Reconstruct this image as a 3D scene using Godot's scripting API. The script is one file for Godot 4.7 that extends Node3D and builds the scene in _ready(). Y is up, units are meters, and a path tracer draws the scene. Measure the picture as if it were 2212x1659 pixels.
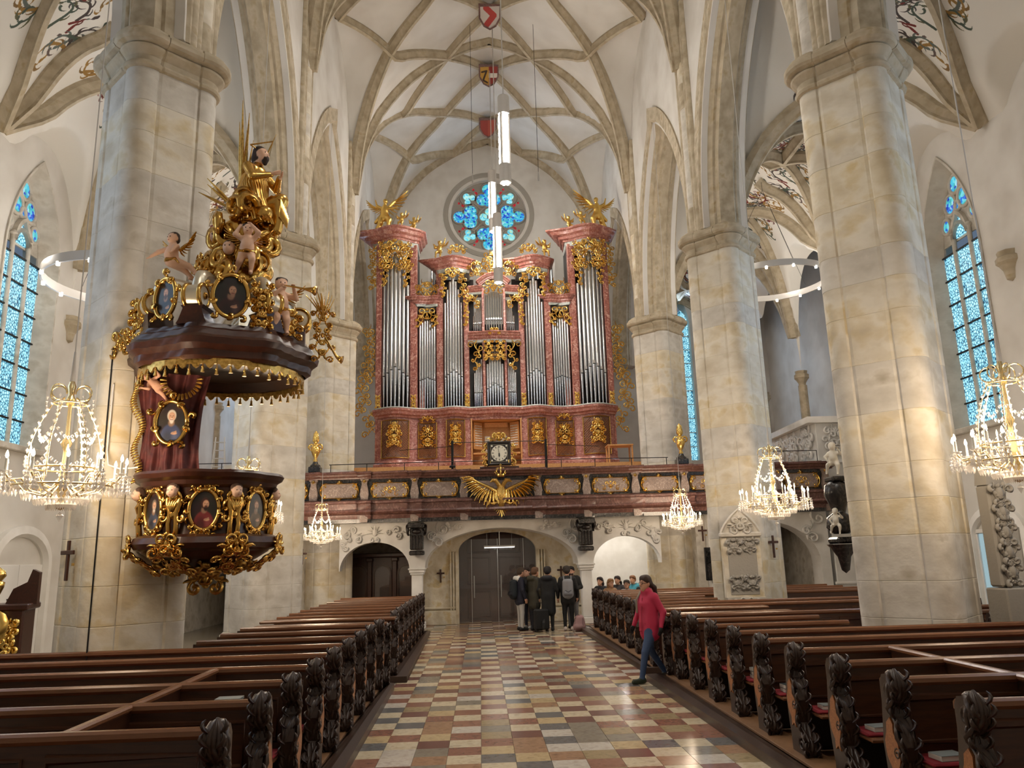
extends Node3D
# World: x = 0 on the nave axis, y up, -z towards the organ. Camera stands on the chancel step.
const L := 7.2            # bay length
const PZ := [-4.1, -11.3, -18.5, -25.7]
const WEST := -32.9
const PX := 5.6           # pillar axis
var M := {}
var used := {}
var rng := RandomNumberGenerator.new()

class MB:
	var v := PackedVector3Array()
	var n := PackedVector3Array()
	var uv := PackedVector2Array()
	var col := PackedColorArray()
	var ix := PackedInt32Array()
	var xf := Transform3D.IDENTITY
	var ink := Color.WHITE
	var flip := false
	func at(p: Vector3, turn := 0.0, s := 1.0) -> MB:
		xf = Transform3D(Basis(Vector3.UP, turn).scaled(Vector3(s, s, s)), p)
		return self
	func pose(t: Transform3D) -> MB:
		xf = t
		return self
	func add(p: Vector3, u := Vector2.ZERO) -> int:
		v.append(xf * p)
		uv.append(u)
		col.append(ink.srgb_to_linear())
		return v.size() - 1
	func tri_i(a: int, b: int, c: int) -> void:
		# a, b, c counter-clockwise seen from outside
		if flip != (xf.basis.determinant() < 0.0):
			ix.append_array(PackedInt32Array([a, b, c]))
		else:
			ix.append_array(PackedInt32Array([a, c, b]))
	func tri(a: Vector3, b: Vector3, c: Vector3) -> void:
		tri_i(add(a), add(b), add(c))
	func quad(a: Vector3, b: Vector3, c: Vector3, d: Vector3, uvs := false) -> void:
		var i := add(a, Vector2(0, 1) if uvs else Vector2.ZERO)
		add(b, Vector2(1, 1) if uvs else Vector2.ZERO)
		add(c, Vector2(1, 0) if uvs else Vector2.ZERO)
		add(d, Vector2(0, 0) if uvs else Vector2.ZERO)
		tri_i(i, i + 1, i + 2)
		tri_i(i, i + 2, i + 3)
	func grid(rows: Array, rev := false) -> void:
		var w: int = rows[0].size()
		var base := v.size()
		for i in rows.size():
			for j in w:
				add(rows[i][j], Vector2(float(j) / (w - 1), float(i) / maxf(1.0, rows.size() - 1)))
		for i in rows.size() - 1:
			for j in w - 1:
				var a := base + i * w + j
				if rev:
					tri_i(a, a + w, a + w + 1)
					tri_i(a, a + w + 1, a + 1)
				else:
					tri_i(a, a + 1, a + w + 1)
					tri_i(a, a + w + 1, a + w)
	func box(c: Vector3, s: Vector3, ch := 0.0) -> void:
		var h := s / 2.0
		if ch <= 0.0:
			for k in 3:
				for sg in [-1.0, 1.0]:
					var ax := Vector3.ZERO
					ax[k] = sg
					var u := Vector3.ZERO
					u[(k + 1) % 3] = sg
					var w := Vector3.ZERO
					w[(k + 2) % 3] = 1.0
					quad(c + (ax - u - w) * h, c + (ax + u - w) * h, c + (ax + u + w) * h, c + (ax - u + w) * h)
			return
		ch = minf(ch, minf(h.x, minf(h.y, h.z)) * 0.9)
		var g := h - Vector3(ch, ch, ch)
		for k in 3:
			for sg in [-1.0, 1.0]:
				var a := Vector3.ZERO
				a[k] = sg * h[k]
				var u := Vector3.ZERO
				u[(k + 1) % 3] = sg * g[(k + 1) % 3]
				var w := Vector3.ZERO
				w[(k + 2) % 3] = g[(k + 2) % 3]
				quad(c + a - u - w, c + a + u - w, c + a + u + w, c + a - u + w)
		for k in 3:
			var k1 := (k + 1) % 3
			var k2 := (k + 2) % 3
			for s1 in [-1.0, 1.0]:
				for s2 in [-1.0, 1.0]:
					var p := Vector3.ZERO
					var q := Vector3.ZERO
					p[k1] = s1 * h[k1]
					p[k2] = s2 * g[k2]
					q[k1] = s1 * g[k1]
					q[k2] = s2 * h[k2]
					var e := Vector3.ZERO
					e[k] = g[k]
					if s1 * s2 > 0:
						quad(c + p - e, c + q - e, c + q + e, c + p + e)
						quad_fix(c)
					else:
						quad(c + q - e, c + p - e, c + p + e, c + q + e)
						quad_fix(c)
		for sx in [-1.0, 1.0]:
			for sy in [-1.0, 1.0]:
				for sz in [-1.0, 1.0]:
					var a := c + Vector3(sx * h.x, sy * g.y, sz * g.z)
					var b := c + Vector3(sx * g.x, sy * h.y, sz * g.z)
					var d := c + Vector3(sx * g.x, sy * g.y, sz * h.z)
					if sx * sy * sz > 0:
						tri(a, b, d)
					else:
						tri(a, d, b)
	func quad_fix(c: Vector3) -> void:
		# turn the last quad so that it faces away from c (c in local space)
		var k := ix.size() - 6
		var i0 := ix[k]
		var a := v[ix[k]]
		var b := v[ix[k + 1]]
		var d := v[ix[k + 2]]
		var nn := (d - a).cross(b - a)
		if nn.dot((a + b + d) / 3.0 - xf * c) < 0.0:
			for q in [k, k + 3]:
				var t := ix[q + 1]
				ix[q + 1] = ix[q + 2]
				ix[q + 2] = t
		i0 = i0
	func bar(a: Vector3, b: Vector3, w: float, h: float, ch := 0.0) -> void:
		# a beam from a to b, w wide and h high
		var keep := xf
		var d := b - a
		var z := d.normalized()
		var up := Vector3.UP if absf(z.y) < 0.95 else Vector3.BACK
		var x := up.cross(z).normalized()
		xf = keep * Transform3D(Basis(x, z.cross(x), z), (a + b) / 2.0)
		box(Vector3.ZERO, Vector3(w, h, d.length()), ch)
		xf = keep
	func lathe(prof: Array, seg := 16, from := 0.0, to := TAU) -> void:
		# prof: Vector2(radius, height) from the bottom up, outside on the right
		for k in prof.size() - 1:
			var a: Vector2 = prof[k]
			var b: Vector2 = prof[k + 1]
			if a.is_equal_approx(b):
				continue
			var r0 := []
			var r1 := []
			for j in seg + 1:
				var t := lerpf(from, to, float(j) / seg)
				r0.append(Vector3(sin(t) * a.x, a.y, cos(t) * a.x))
				r1.append(Vector3(sin(t) * b.x, b.y, cos(t) * b.x))
			grid([r0, r1])
	func slathe(prof: Array, seg := 16) -> void:
		# smooth profile
		var rows := []
		for p in prof:
			var r := []
			for j in seg + 1:
				var t := TAU * j / seg
				r.append(Vector3(sin(t) * p.x, p.y, cos(t) * p.x))
			rows.append(r)
		grid(rows)
	func ball(c: Vector3, r, seg := 8) -> void:
		var rr: Vector3 = r if r is Vector3 else Vector3(r, r, r)
		var rows := []
		var h := maxi(3, seg / 2 + 1)
		for i in h + 1:
			var a := -PI / 2 + PI * i / h
			var row := []
			for j in seg + 1:
				var t := TAU * j / seg
				row.append(c + Vector3(sin(t) * cos(a), sin(a), cos(t) * cos(a)) * rr)
			rows.append(row)
		grid(rows)
	func tube(path: Array, rad, seg := 6, flat := 1.0) -> void:
		var m := path.size()
		if m < 2:
			return
		var rows := []
		var t: Vector3 = (path[1] - path[0]).normalized()
		var u := t.cross(Vector3.UP)
		if u.length() < 0.05:
			u = t.cross(Vector3.BACK)
		u = u.normalized()
		for i in m:
			var d: Vector3 = (path[mini(i + 1, m - 1)] - path[maxi(i - 1, 0)]).normalized()
			u = (u - d * u.dot(d)).normalized()
			var w := d.cross(u)
			var r: float = rad if not rad is Array else rad[i]
			var row := []
			for j in seg + 1:
				var a := TAU * j / seg
				row.append(path[i] + (u * cos(a) + w * sin(a) * flat) * r)
			rows.append(row)
		var c0 := []
		var c1 := []
		for j in seg + 1:
			c0.append(path[0])
			c1.append(path[m - 1])
		rows.push_front(c0)
		rows.append(c1)
		grid(rows)
	func sweep(path: Array, sec: Array, up, closed := false, smooth := false) -> void:
		# sec: Vector2(side, up) counter-clockwise; up: Vector3 or one per point
		var rings := []
		var m := path.size()
		for i in m:
			var d: Vector3
			var mit := 1.0
			if closed:
				d = (path[(i + 1) % m] - path[(i - 1 + m) % m]).normalized()
			else:
				d = (path[mini(i + 1, m - 1)] - path[maxi(i - 1, 0)]).normalized()
			var e: Vector3 = (path[(i + 1) % m] - path[i]) if (i < m - 1 or closed) else (path[i] - path[i - 1])
			mit = 1.0 / maxf(0.35, absf(d.dot(e.normalized())))
			var uu: Vector3 = up if up is Vector3 else up[i]
			var s := d.cross(uu).normalized()
			var nn := s.cross(d)
			var ring := []
			for q in sec:
				ring.append(path[i] + s * q.x * mit + nn * q.y)
			rings.append(ring)
		if closed:
			rings.append(rings[0])
		var k := sec.size()
		if smooth:
			for r in rings:
				r.append(r[0])
			grid(rings, true)
		else:
			for j in k:
				var rows := []
				for r in rings:
					rows.append([r[j], r[(j + 1) % k]])
				grid(rows, true)
		if not closed:
			cap(rings[0], false)
			cap(rings[rings.size() - 1], true)
	func cap(ring: Array, rev: bool) -> void:
		var k := ring.size()
		var base := v.size()
		var c := Vector3.ZERO
		for p in ring:
			add(p)
			c += p
		add(c / k)
		for j in k:
			if rev:
				tri_i(base + (j + 1) % k, base + j, base + k)
			else:
				tri_i(base + j, base + (j + 1) % k, base + k)
	func prism(poly: Array, z0: float, z1: float, uvs := false) -> void:
		var p := PackedVector2Array()
		for q in poly:
			if p.is_empty() or p[p.size() - 1].distance_to(q) > 1e-4:
				p.append(q)
		if p[0].distance_to(p[p.size() - 1]) < 1e-4:
			p.remove_at(p.size() - 1)
		var area := 0.0
		for i in p.size():
			area += p[i].cross(p[(i + 1) % p.size()])
		if area < 0:
			p.reverse()
		var t := Geometry2D.triangulate_polygon(p)
		var lo := p[0]
		var hi := p[0]
		for q in p:
			lo = lo.min(q)
			hi = hi.max(q)
		var b := v.size()
		for z in [z1, z0]:
			for q in p:
				add(Vector3(q.x, q.y, z), Vector2((q.x - lo.x) / (hi.x - lo.x), (hi.y - q.y) / (hi.y - lo.y)) if uvs else Vector2.ZERO)
		var c := p.size()
		for i in range(0, t.size(), 3):
			var sg := (p[t[i + 1]] - p[t[i]]).cross(p[t[i + 2]] - p[t[i]])
			var o := [t[i], t[i + 1], t[i + 2]] if sg > 0 else [t[i], t[i + 2], t[i + 1]]
			tri_i(b + o[0], b + o[1], b + o[2])
			tri_i(b + c + o[0], b + c + o[2], b + c + o[1])
		for i in c:
			var a := p[i]
			var d := p[(i + 1) % c]
			quad(Vector3(a.x, a.y, z0), Vector3(d.x, d.y, z0), Vector3(d.x, d.y, z1), Vector3(a.x, a.y, z1))
	func mesh(m: Material = null) -> ArrayMesh:
		var nn := PackedVector3Array()
		nn.resize(v.size())
		for i in range(0, ix.size(), 3):
			var a := ix[i]
			var b := ix[i + 1]
			var c := ix[i + 2]
			var f := (v[c] - v[a]).cross(v[b] - v[a])
			nn[a] += f
			nn[b] += f
			nn[c] += f
		for i in nn.size():
			nn[i] = nn[i].normalized() if nn[i].length_squared() > 1e-20 else Vector3.UP
		var ar := []
		ar.resize(Mesh.ARRAY_MAX)
		ar[Mesh.ARRAY_VERTEX] = v
		ar[Mesh.ARRAY_NORMAL] = nn
		ar[Mesh.ARRAY_TEX_UV] = uv
		if col.size() and tinted():
			ar[Mesh.ARRAY_COLOR] = col
		ar[Mesh.ARRAY_INDEX] = ix
		var am := ArrayMesh.new()
		am.add_surface_from_arrays(Mesh.PRIMITIVE_TRIANGLES, ar)
		if m:
			am.surface_set_material(0, m)
		return am
	func tinted() -> bool:
		for c in col:
			if c != Color.WHITE:
				return true
		return false

	# ---- carved ornament, drawn in the local xy plane with relief towards +z
	func scroll(p: Vector2, ang: float, size: float, turns := 1.1, r := 0.02, hand := 1.0, z := 0.0) -> void:
		var path := []
		var rad := []
		var k := 9 + int(turns * 5)
		var c := p
		for i in k:
			var t := float(i) / (k - 1)
			var a := ang + hand * (turns * TAU * t)
			var step := size * (1.0 - t * 0.82) * TAU * turns / k * 0.36
			path.append(Vector3(c.x, c.y, z + r * 0.8 + sin(t * PI) * r))
			rad.append(r * (0.45 + 0.75 * sin(PI * (0.15 + 0.7 * t))))
			c += Vector2(cos(a), sin(a)) * step
		tube(path, rad, 5)
		ball(path[k - 1], r * 1.25, 5)
	func leaf(p: Vector2, ang: float, len: float, w: float, bend := 0.6, z := 0.0, lift := 0.0) -> void:
		var path := []
		var rad := []
		for i in 6:
			var t := i / 5.0
			var a := ang + bend * t
			path.append(Vector3(p.x + cos(a) * len * t, p.y + sin(a) * len * t, z + w * 0.35 + lift * t * t + sin(t * PI) * w * 0.4))
			rad.append(w * (0.25 + 0.75 * sin(PI * (0.12 + 0.8 * t))))
		tube(path, rad, 5, 0.5)
	func stem(sw: float, sl: float, g: RandomNumberGenerator, th: float, dens: float) -> void:
		# a sinuous stalk along y with scrolls and leaves on alternating sides
		var path := []
		var rad := []
		var k := maxi(8, int(sl / sw * 7))
		var ph := g.randf_range(0, 1.0)
		var wave := TAU / (1.7 * sw)
		for i in k + 1:
			var y := sl * (float(i) / k - 0.5)
			path.append(Vector3(sw * 0.2 * sin(y * wave + ph), y, th * (0.7 + 0.4 * sin(i * 1.3))))
			rad.append(th * (0.8 if i > 0 and i < k else 0.3))
		tube(path, rad, 5)
		var n := maxi(3, int(sl / sw * 3.0 * dens))
		for i in n:
			var p: Vector3 = path[clampi(int((i + 0.5) / n * k), 0, k)]
			var sd := 1.0 if i % 2 == 0 else -1.0
			var up := 1.0 if g.randf() < 0.7 else -1.0
			var a := PI / 2 * up - sd * up * g.randf_range(0.5, 0.9)
			scroll(Vector2(p.x, p.y), a, sw * g.randf_range(0.75, 1.05), g.randf_range(0.95, 1.3), th * g.randf_range(0.75, 1.0), -sd * up, th * 0.3)
			leaf(Vector2(p.x, p.y), PI / 2 + sd * g.randf_range(0.5, 1.1), sw * g.randf_range(0.4, 0.62), th * 1.25, -sd * 0.7, 0.0, th * 0.8)
			leaf(Vector2(p.x, p.y), -PI / 2 + sd * g.randf_range(0.3, 1.0), sw * g.randf_range(0.3, 0.45), th * 1.1, sd * 0.8, 0.0, th)
			if i % 2:
				ball(p + Vector3(sd * sw * 0.16, 0, th * 0.6), th * 1.2, 6)
	func rocaille(w: float, h: float, seed: int, dens := 1.0, thick := 0.0, c := Vector2.ZERO, mirror := true) -> void:
		# openwork of stalks, C-scrolls and leaves that fills w x h
		var g := RandomNumberGenerator.new()
		var th := thick * 0.95 if thick > 0.0 else minf(w, h) * 0.035
		var keep := xf
		var wide := w > h * 1.25
		for side in ([1.0, -1.0] if mirror else [1.0]):
			g.seed = seed
			var b := Basis.from_scale(Vector3(side, 1, 1))
			if wide:
				var o := Vector3(c.x + side * w * 0.25, c.y, 0) if mirror else Vector3(c.x, c.y, 0)
				xf = keep * Transform3D(b * Basis(Vector3.BACK, -PI / 2), o)
				stem(h, w * (0.5 if mirror else 1.0), g, th, dens * 0.8)
			else:
				var o2 := Vector3(c.x + side * w * 0.25, c.y, 0) if mirror else Vector3(c.x, c.y, 0)
				xf = keep * Transform3D(b, o2)
				stem(w * (0.55 if mirror else 1.0), h, g, th, dens * 0.75)
		xf = keep
		if mirror:
			ball(Vector3(c.x, c.y - h * 0.05, th), Vector3(th * 1.8, th * 2.6, th * 1.6), 6)
			for a in 5:
				leaf(Vector2(c.x, c.y + h * 0.3), PI / 2 + (a - 2) * 0.5, minf(w, h) * 0.26, th * 1.3, 0.0, 0.0, th)
				leaf(Vector2(c.x, c.y - h * 0.3), -PI / 2 + (a - 2) * 0.5, minf(w, h) * 0.2, th * 1.2, 0.0, 0.0, th)

# A body joined from tapered capsules, meshed as surface nets. bones: [a, b, ra, rb, colour, blend]
func nets(m: MB, bones: Array, cell: float) -> void:
	var lo := Vector3(1e9, 1e9, 1e9)
	var hi := -lo
	for b in bones:
		var r := maxf(b[2], b[3]) + cell * 3
		var rv := Vector3(r, r, r)
		lo = lo.min(b[0] - rv).min(b[1] - rv)
		hi = hi.max(b[0] + rv).max(b[1] + rv)
	var nx := int((hi.x - lo.x) / cell) + 2
	var ny := int((hi.y - lo.y) / cell) + 2
	var nz := int((hi.z - lo.z) / cell) + 2
	var f := PackedFloat32Array()
	f.resize(nx * ny * nz)
	f.fill(1.0)
	var who := PackedByteArray()
	who.resize(nx * ny * nz)
	var best := PackedFloat32Array()
	best.resize(nx * ny * nz)
	best.fill(1e9)
	for bi in bones.size():
		var b: Array = bones[bi]
		var a: Vector3 = b[0]
		var d: Vector3 = b[1] - b[0]
		var ra: float = b[2]
		var dr: float = b[3] - b[2]
		var dd := maxf(1e-9, d.length_squared())
		var kk: float = b[5] if b.size() > 5 else 0.03
		var r := maxf(b[2], b[3]) + cell * 2 + kk
		var rv := Vector3(r, r, r)
		var i0 := Vector3i(((a.min(b[1]) - rv - lo) / cell).floor()).max(Vector3i.ZERO)
		var i1 := Vector3i(((a.max(b[1]) + rv - lo) / cell).ceil()).min(Vector3i(nx - 1, ny - 1, nz - 1))
		for k in range(i0.z, i1.z + 1):
			for j in range(i0.y, i1.y + 1):
				var row := (k * ny + j) * nx
				var p := lo + Vector3(i0.x, j, k) * cell - a
				for i in range(i0.x, i1.x + 1):
					var t := clampf(p.dot(d) / dd, 0.0, 1.0)
					var s := (p - d * t).length() - ra - dr * t
					p.x += cell
					var o := f[row + i]
					if s < best[row + i]:
						best[row + i] = s
						who[row + i] = bi
					var h := maxf(kk - absf(o - s), 0.0) / kk
					f[row + i] = minf(o, s) - h * h * kk * 0.25
	var vid := PackedInt32Array()
	vid.resize(nx * ny * nz)
	vid.fill(-1)
	var off := [0, 1, nx, nx + 1, nx * ny, nx * ny + 1, nx * ny + nx, nx * ny + nx + 1]
	var cor := [Vector3(0, 0, 0), Vector3(1, 0, 0), Vector3(0, 1, 0), Vector3(1, 1, 0), Vector3(0, 0, 1), Vector3(1, 0, 1), Vector3(0, 1, 1), Vector3(1, 1, 1)]
	var edges := [[0, 1], [2, 3], [4, 5], [6, 7], [0, 2], [1, 3], [4, 6], [5, 7], [0, 4], [1, 5], [2, 6], [3, 7]]
	for k in nz - 1:
		for j in ny - 1:
			var row := (k * ny + j) * nx
			for i in nx - 1:
				var q := row + i
				var s0 := f[q] < 0.0
				if s0 == (f[q + 1] < 0.0) and s0 == (f[q + nx] < 0.0) and s0 == (f[q + nx + 1] < 0.0):
					var z := q + nx * ny
					if s0 == (f[z] < 0.0) and s0 == (f[z + 1] < 0.0) and s0 == (f[z + nx] < 0.0) and s0 == (f[z + nx + 1] < 0.0):
						continue
				var c := Vector3.ZERO
				var cnt := 0
				for e in edges:
					var fa := f[q + off[e[0]]]
					var fb := f[q + off[e[1]]]
					if (fa < 0.0) != (fb < 0.0):
						c += cor[e[0]].lerp(cor[e[1]], fa / (fa - fb))
						cnt += 1
				m.ink = bones[who[q]][4]
				vid[q] = m.add(lo + (Vector3(i, j, k) + c / cnt) * cell)
	m.ink = Color.WHITE
	var sx := 1
	var sy := nx
	var sz := nx * ny
	for k in range(1, nz - 1):
		for j in range(1, ny - 1):
			var row := (k * ny + j) * nx
			for i in range(1, nx - 1):
				var q := row + i
				var a := f[q] < 0.0
				for ax in 3:
					var st: int = [sx, sy, sz][ax]
					if a != (f[q + st] < 0.0):
						var u: int = [sy, sz, sx][ax]
						var w: int = [sz, sx, sy][ax]
						var p0 := vid[q]
						var p1 := vid[q - u]
						var p2 := vid[q - u - w]
						var p3 := vid[q - w]
						if p0 < 0 or p1 < 0 or p2 < 0 or p3 < 0:
							continue
						if a:
							m.tri_i(p0, p1, p2)
							m.tri_i(p0, p2, p3)
						else:
							m.tri_i(p0, p2, p1)
							m.tri_i(p0, p3, p2)

# ---- naming and placing
func numbered(s: String) -> String:
	if not used.has(s):
		used[s] = 0
		return s
	used[s] += 1
	return "%s_%03d" % [s, used[s]]
func part(par: Node, called: String, mesh: Mesh, mat: Material = null, xf := Transform3D.IDENTITY) -> MeshInstance3D:
	var o := MeshInstance3D.new()
	o.name = called if par != self else numbered(called)
	o.mesh = mesh
	if mat:
		o.material_override = mat
	o.transform = xf
	par.add_child(o, true)
	return o
func bit(par: Node, called: String, b: MB, mat: Material, xf := Transform3D.IDENTITY) -> MeshInstance3D:
	return part(par, called, b.mesh(mat), null, xf)
func thing(called: String, label: String, cat: String, at := Vector3.ZERO, turn := 0.0, group := "") -> Node3D:
	var o := Node3D.new()
	o.name = numbered(called)
	add_child(o)
	o.position = at
	o.rotation.y = turn
	tag(o, label, cat, group)
	return o
func tag(o: Node, label: String, cat := "", group := "", kind := "") -> Node:
	if label:
		o.set_meta("label", label)
	if cat:
		o.set_meta("category", cat)
	if group:
		o.set_meta("group", group)
	if kind:
		o.set_meta("kind", kind)
	return o
func struct(called: String) -> Node3D:
	var o := Node3D.new()
	o.name = numbered(called)
	add_child(o)
	o.set_meta("kind", "structure")
	return o
func copy(o: Node3D, at: Vector3, turn := 0.0, label := "") -> Node3D:
	var c: Node3D = o.duplicate()
	c.name = numbered(o.name)
	add_child(c)
	c.position = at
	c.rotation.y = turn
	if label:
		c.set_meta("label", label)
	return c
func T(p: Vector3, turn := 0.0, s := 1.0) -> Transform3D:
	return Transform3D(Basis(Vector3.UP, turn).scaled(Vector3(s, s, s)), p)
func V(x: float, y: float, z := 0.0) -> Vector3:
	return Vector3(x, y, z)
func arc_pts(c: Vector2, r: Vector2, a0: float, a1: float, k: int) -> Array:
	var o := []
	for i in k + 1:
		var a := lerpf(a0, a1, float(i) / k)
		o.append(c + Vector2(cos(a) * r.x, sin(a) * r.y))
	return o
# pointed (ogival) arch from (-h, y0) over (0, y1) to (h, y0)
func gothic(h: float, y0: float, y1: float, k := 10) -> Array:
	var o := []
	for i in range(-k, k + 1):
		var x := h * sin(PI / 2 * float(i) / k)
		o.append(Vector2(x, ogive(absf(x) / h, y0, y1, h)))
	return o
func ogive(t: float, y0: float, y1: float, h: float) -> float:
	# circle through (h, y0) with vertical tangent and (0, y1)
	var rise := y1 - y0
	var r := (h * h + rise * rise) / (2.0 * h)
	if r < h:
		r = h
	var x := t * h - (h - r)
	return y0 + sqrt(maxf(0.0, r * r - x * x)) * (rise / sqrt(maxf(1e-6, r * r - (r - h) * (r - h))))
# one wall leaf in the local xy plane with an opening: curve runs left to right over the opening
func wall_open(m: MB, x0: float, x1: float, y0: float, y1: float, curve: Array, sill: float, z0: float, z1: float) -> void:
	var a: Vector2 = curve[0]
	var b: Vector2 = curve[curve.size() - 1]
	var mid := curve.size() / 2
	var top: Vector2 = curve[mid]
	var lp := [Vector2(x0, sill), Vector2(a.x, sill)]
	lp.append_array(curve.slice(0, mid + 1))
	lp.append_array([Vector2(top.x, y1), Vector2(x0, y1)])
	m.prism(lp, z0, z1)
	var rp := [Vector2(x1, y1), Vector2(top.x, y1)]
	rp.append_array(curve.slice(mid))
	rp.append_array([Vector2(b.x, sill), Vector2(x1, sill)])
	m.prism(rp, z0, z1)
	if sill > y0 + 0.01:
		m.prism([Vector2(x0, y0), Vector2(x1, y0), Vector2(x1, sill), Vector2(x0, sill)], z0, z1)
# ---------------------------------------------------------------- materials
func ntex(seed: int, freq: float, ramp: Array, oct := 4, warp := 0.0, type := FastNoiseLite.TYPE_SIMPLEX_SMOOTH, ridged := false, size := 512) -> NoiseTexture2D:
	var f := FastNoiseLite.new()
	f.seed = seed
	f.noise_type = type
	f.frequency = freq
	f.fractal_octaves = oct
	f.fractal_type = FastNoiseLite.FRACTAL_RIDGED if ridged else (FastNoiseLite.FRACTAL_NONE if oct == 0 else FastNoiseLite.FRACTAL_FBM)
	if warp > 0.0:
		f.domain_warp_enabled = true
		f.domain_warp_amplitude = warp
		f.domain_warp_frequency = freq * 1.5
	if type == FastNoiseLite.TYPE_CELLULAR:
		f.cellular_return_type = FastNoiseLite.RETURN_CELL_VALUE if oct == 0 else FastNoiseLite.RETURN_DISTANCE2_SUB
		f.fractal_type = FastNoiseLite.FRACTAL_NONE
	var g := Gradient.new()
	g.offsets = PackedFloat32Array(ramp.map(func(r): return r[0]))
	g.colors = PackedColorArray(ramp.map(func(r): return r[1]))
	var t := NoiseTexture2D.new()
	t.width = size
	t.height = size
	t.seamless = true
	t.noise = f
	t.color_ramp = g
	return t
func C(r: float, g: float, b: float) -> Color:
	return Color(r / 255.0, g / 255.0, b / 255.0)
func smat(called: String, col: Color, rough := 0.7, metal := 0.0, tex: Texture2D = null, scale := 0.5, bump := 0.0, bumptex: Texture2D = null) -> StandardMaterial3D:
	var m := StandardMaterial3D.new()
	m.resource_name = called
	m.albedo_color = col
	m.roughness = rough
	m.metallic = metal
	if tex or bumptex:
		m.uv1_triplanar = true
		m.uv1_world_triplanar = true
		m.uv1_scale = Vector3(scale, scale, scale)
	if tex:
		m.albedo_texture = tex
	if bump > 0.0:
		m.heightmap_enabled = true
		m.heightmap_texture = bumptex
		m.heightmap_scale = bump
	M[called] = m
	return m
func glow(called: String, col: Color, e: float, tex: Texture2D = null, scale := 1.0) -> StandardMaterial3D:
	var m := smat(called, C(40, 40, 40), 0.4)
	m.emission_enabled = true
	m.emission_energy_multiplier = e
	if tex:
		m.emission_texture = tex
		m.emission_operator = BaseMaterial3D.EMISSION_OP_MULTIPLY
		m.uv1_triplanar = true
		m.uv1_world_triplanar = true
		m.uv1_scale = Vector3(scale, scale, scale)
	m.emission = col
	return m
func materials() -> void:
	var W := Color.WHITE
	var grit := ntex(3, 0.03, [[0.0, Color(0.3, 0.3, 0.3)], [1.0, W]], 5)
	# plain lime plaster
	smat("plaster", W, 0.9, 0, ntex(5, 0.006, [[0.2, C(203, 198, 190)], [0.5, C(213, 209, 202)], [0.85, C(221, 218, 212)]], 4), 0.18, 0.25, grit)
	smat("white_stucco", W, 0.75, 0, ntex(6, 0.008, [[0.2, C(222, 219, 213)], [0.8, C(238, 236, 232)]], 4), 0.3)
	# ashlar: warm limestone with ochre stains
	smat("stone", W, 0.85, 0, ntex(11, 0.0075, [[0.0, C(178, 166, 144)], [0.3, C(198, 188, 168)], [0.48, C(213, 206, 191)], [0.62, C(219, 211, 194)], [0.8, C(200, 183, 146)], [1.0, C(180, 166, 142)]], 5, 20.0), 0.32, 1.1, grit)
	smat("stone_warm", W, 0.85, 0, ntex(16, 0.008, [[0.0, C(188, 172, 142)], [0.35, C(206, 194, 168)], [0.6, C(218, 209, 189)], [0.8, C(204, 184, 140)], [1.0, C(190, 174, 142)]], 5, 20.0), 0.4, 1.1, grit)
	smat("stone_grey", W, 0.85, 0, ntex(17, 0.008, [[0.0, C(168, 161, 148)], [0.4, C(196, 190, 179)], [0.7, C(212, 207, 197)], [1.0, C(168, 158, 140)]], 5, 20.0), 0.36, 0.9, grit)
	smat("rib_stone", W, 0.8, 0, ntex(12, 0.01, [[0.0, C(146, 132, 108)], [0.4, C(172, 159, 135)], [0.7, C(190, 178, 156)], [1.0, C(160, 140, 102)]], 4), 0.45, 0.5, grit)
	smat("mono_grey", C(160, 155, 146), 0.85, 0, null, 1.0, 0.5, grit)
	# marbles
	var vein := func(sd: int, a: Color, b: Color, c: Color, d: Color): return ntex(sd, 0.007, [[0.0, b], [0.22, a], [0.34, c], [0.37, d], [0.4, a], [0.5, b], [0.56, a], [0.6, c], [0.62, d], [0.65, b], [0.8, a], [1.0, c]], 4, 50.0)
	smat("marble_pink", W, 0.3, 0, vein.call(21, C(162, 100, 88), C(132, 74, 66), C(184, 130, 116), C(224, 198, 186)), 0.6)
	smat("marble_red", W, 0.4, 0, vein.call(22, C(98, 64, 56), C(82, 53, 47), C(116, 80, 71), C(142, 110, 100)), 0.6)
	smat("marble_black", W, 0.25, 0, vein.call(23, C(38, 36, 36), C(30, 29, 29), C(50, 46, 44), C(92, 84, 78)), 0.7)
	smat("marble_grey", W, 0.35, 0, vein.call(24, C(140, 122, 112), C(124, 108, 100), C(152, 136, 126), C(178, 164, 152)), 0.8)
	smat("marble_pale", W, 0.35, 0, vein.call(25, C(176, 182, 176), C(160, 166, 160), C(196, 198, 192), C(220, 220, 214)), 0.9)
	# floor marbles
	var tints := [C(212, 198, 170), C(198, 176, 136), C(146, 104, 88), C(122, 84, 76), C(144, 136, 122), C(166, 132, 104), C(206, 198, 186), C(112, 112, 112), C(154, 114, 96), C(168, 150, 116)]
	for i in tints.size():
		var c: Color = tints[i]
		var t: Texture2D = M["tile_0"].albedo_texture if i > 3 and i % 2 == 0 else null
		if t == null:
			t = ntex(40 + i, 0.012, [[0.0, Color(0.8, 0.79, 0.78)], [0.45, W], [0.8, Color(0.93, 0.92, 0.9)], [0.95, Color(0.86, 0.84, 0.82)], [1.0, W]], 5, 30.0)
		smat("tile_%d" % i, c, 0.2, 0, t, 0.9)
	smat("grout", C(110, 92, 72), 0.6)
	# woods
	var grain := func(sd: int, a: Color, b: Color, c: Color):
		var t: NoiseTexture2D = ntex(sd, 0.012, [[0.0, a], [0.45, b], [0.7, a], [1.0, c]], 4, 14.0)
		return t
	smat("wood", W, 0.32, 0, grain.call(61, C(56, 32, 19), C(70, 41, 24), C(84, 52, 32)), 0.9)
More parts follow.
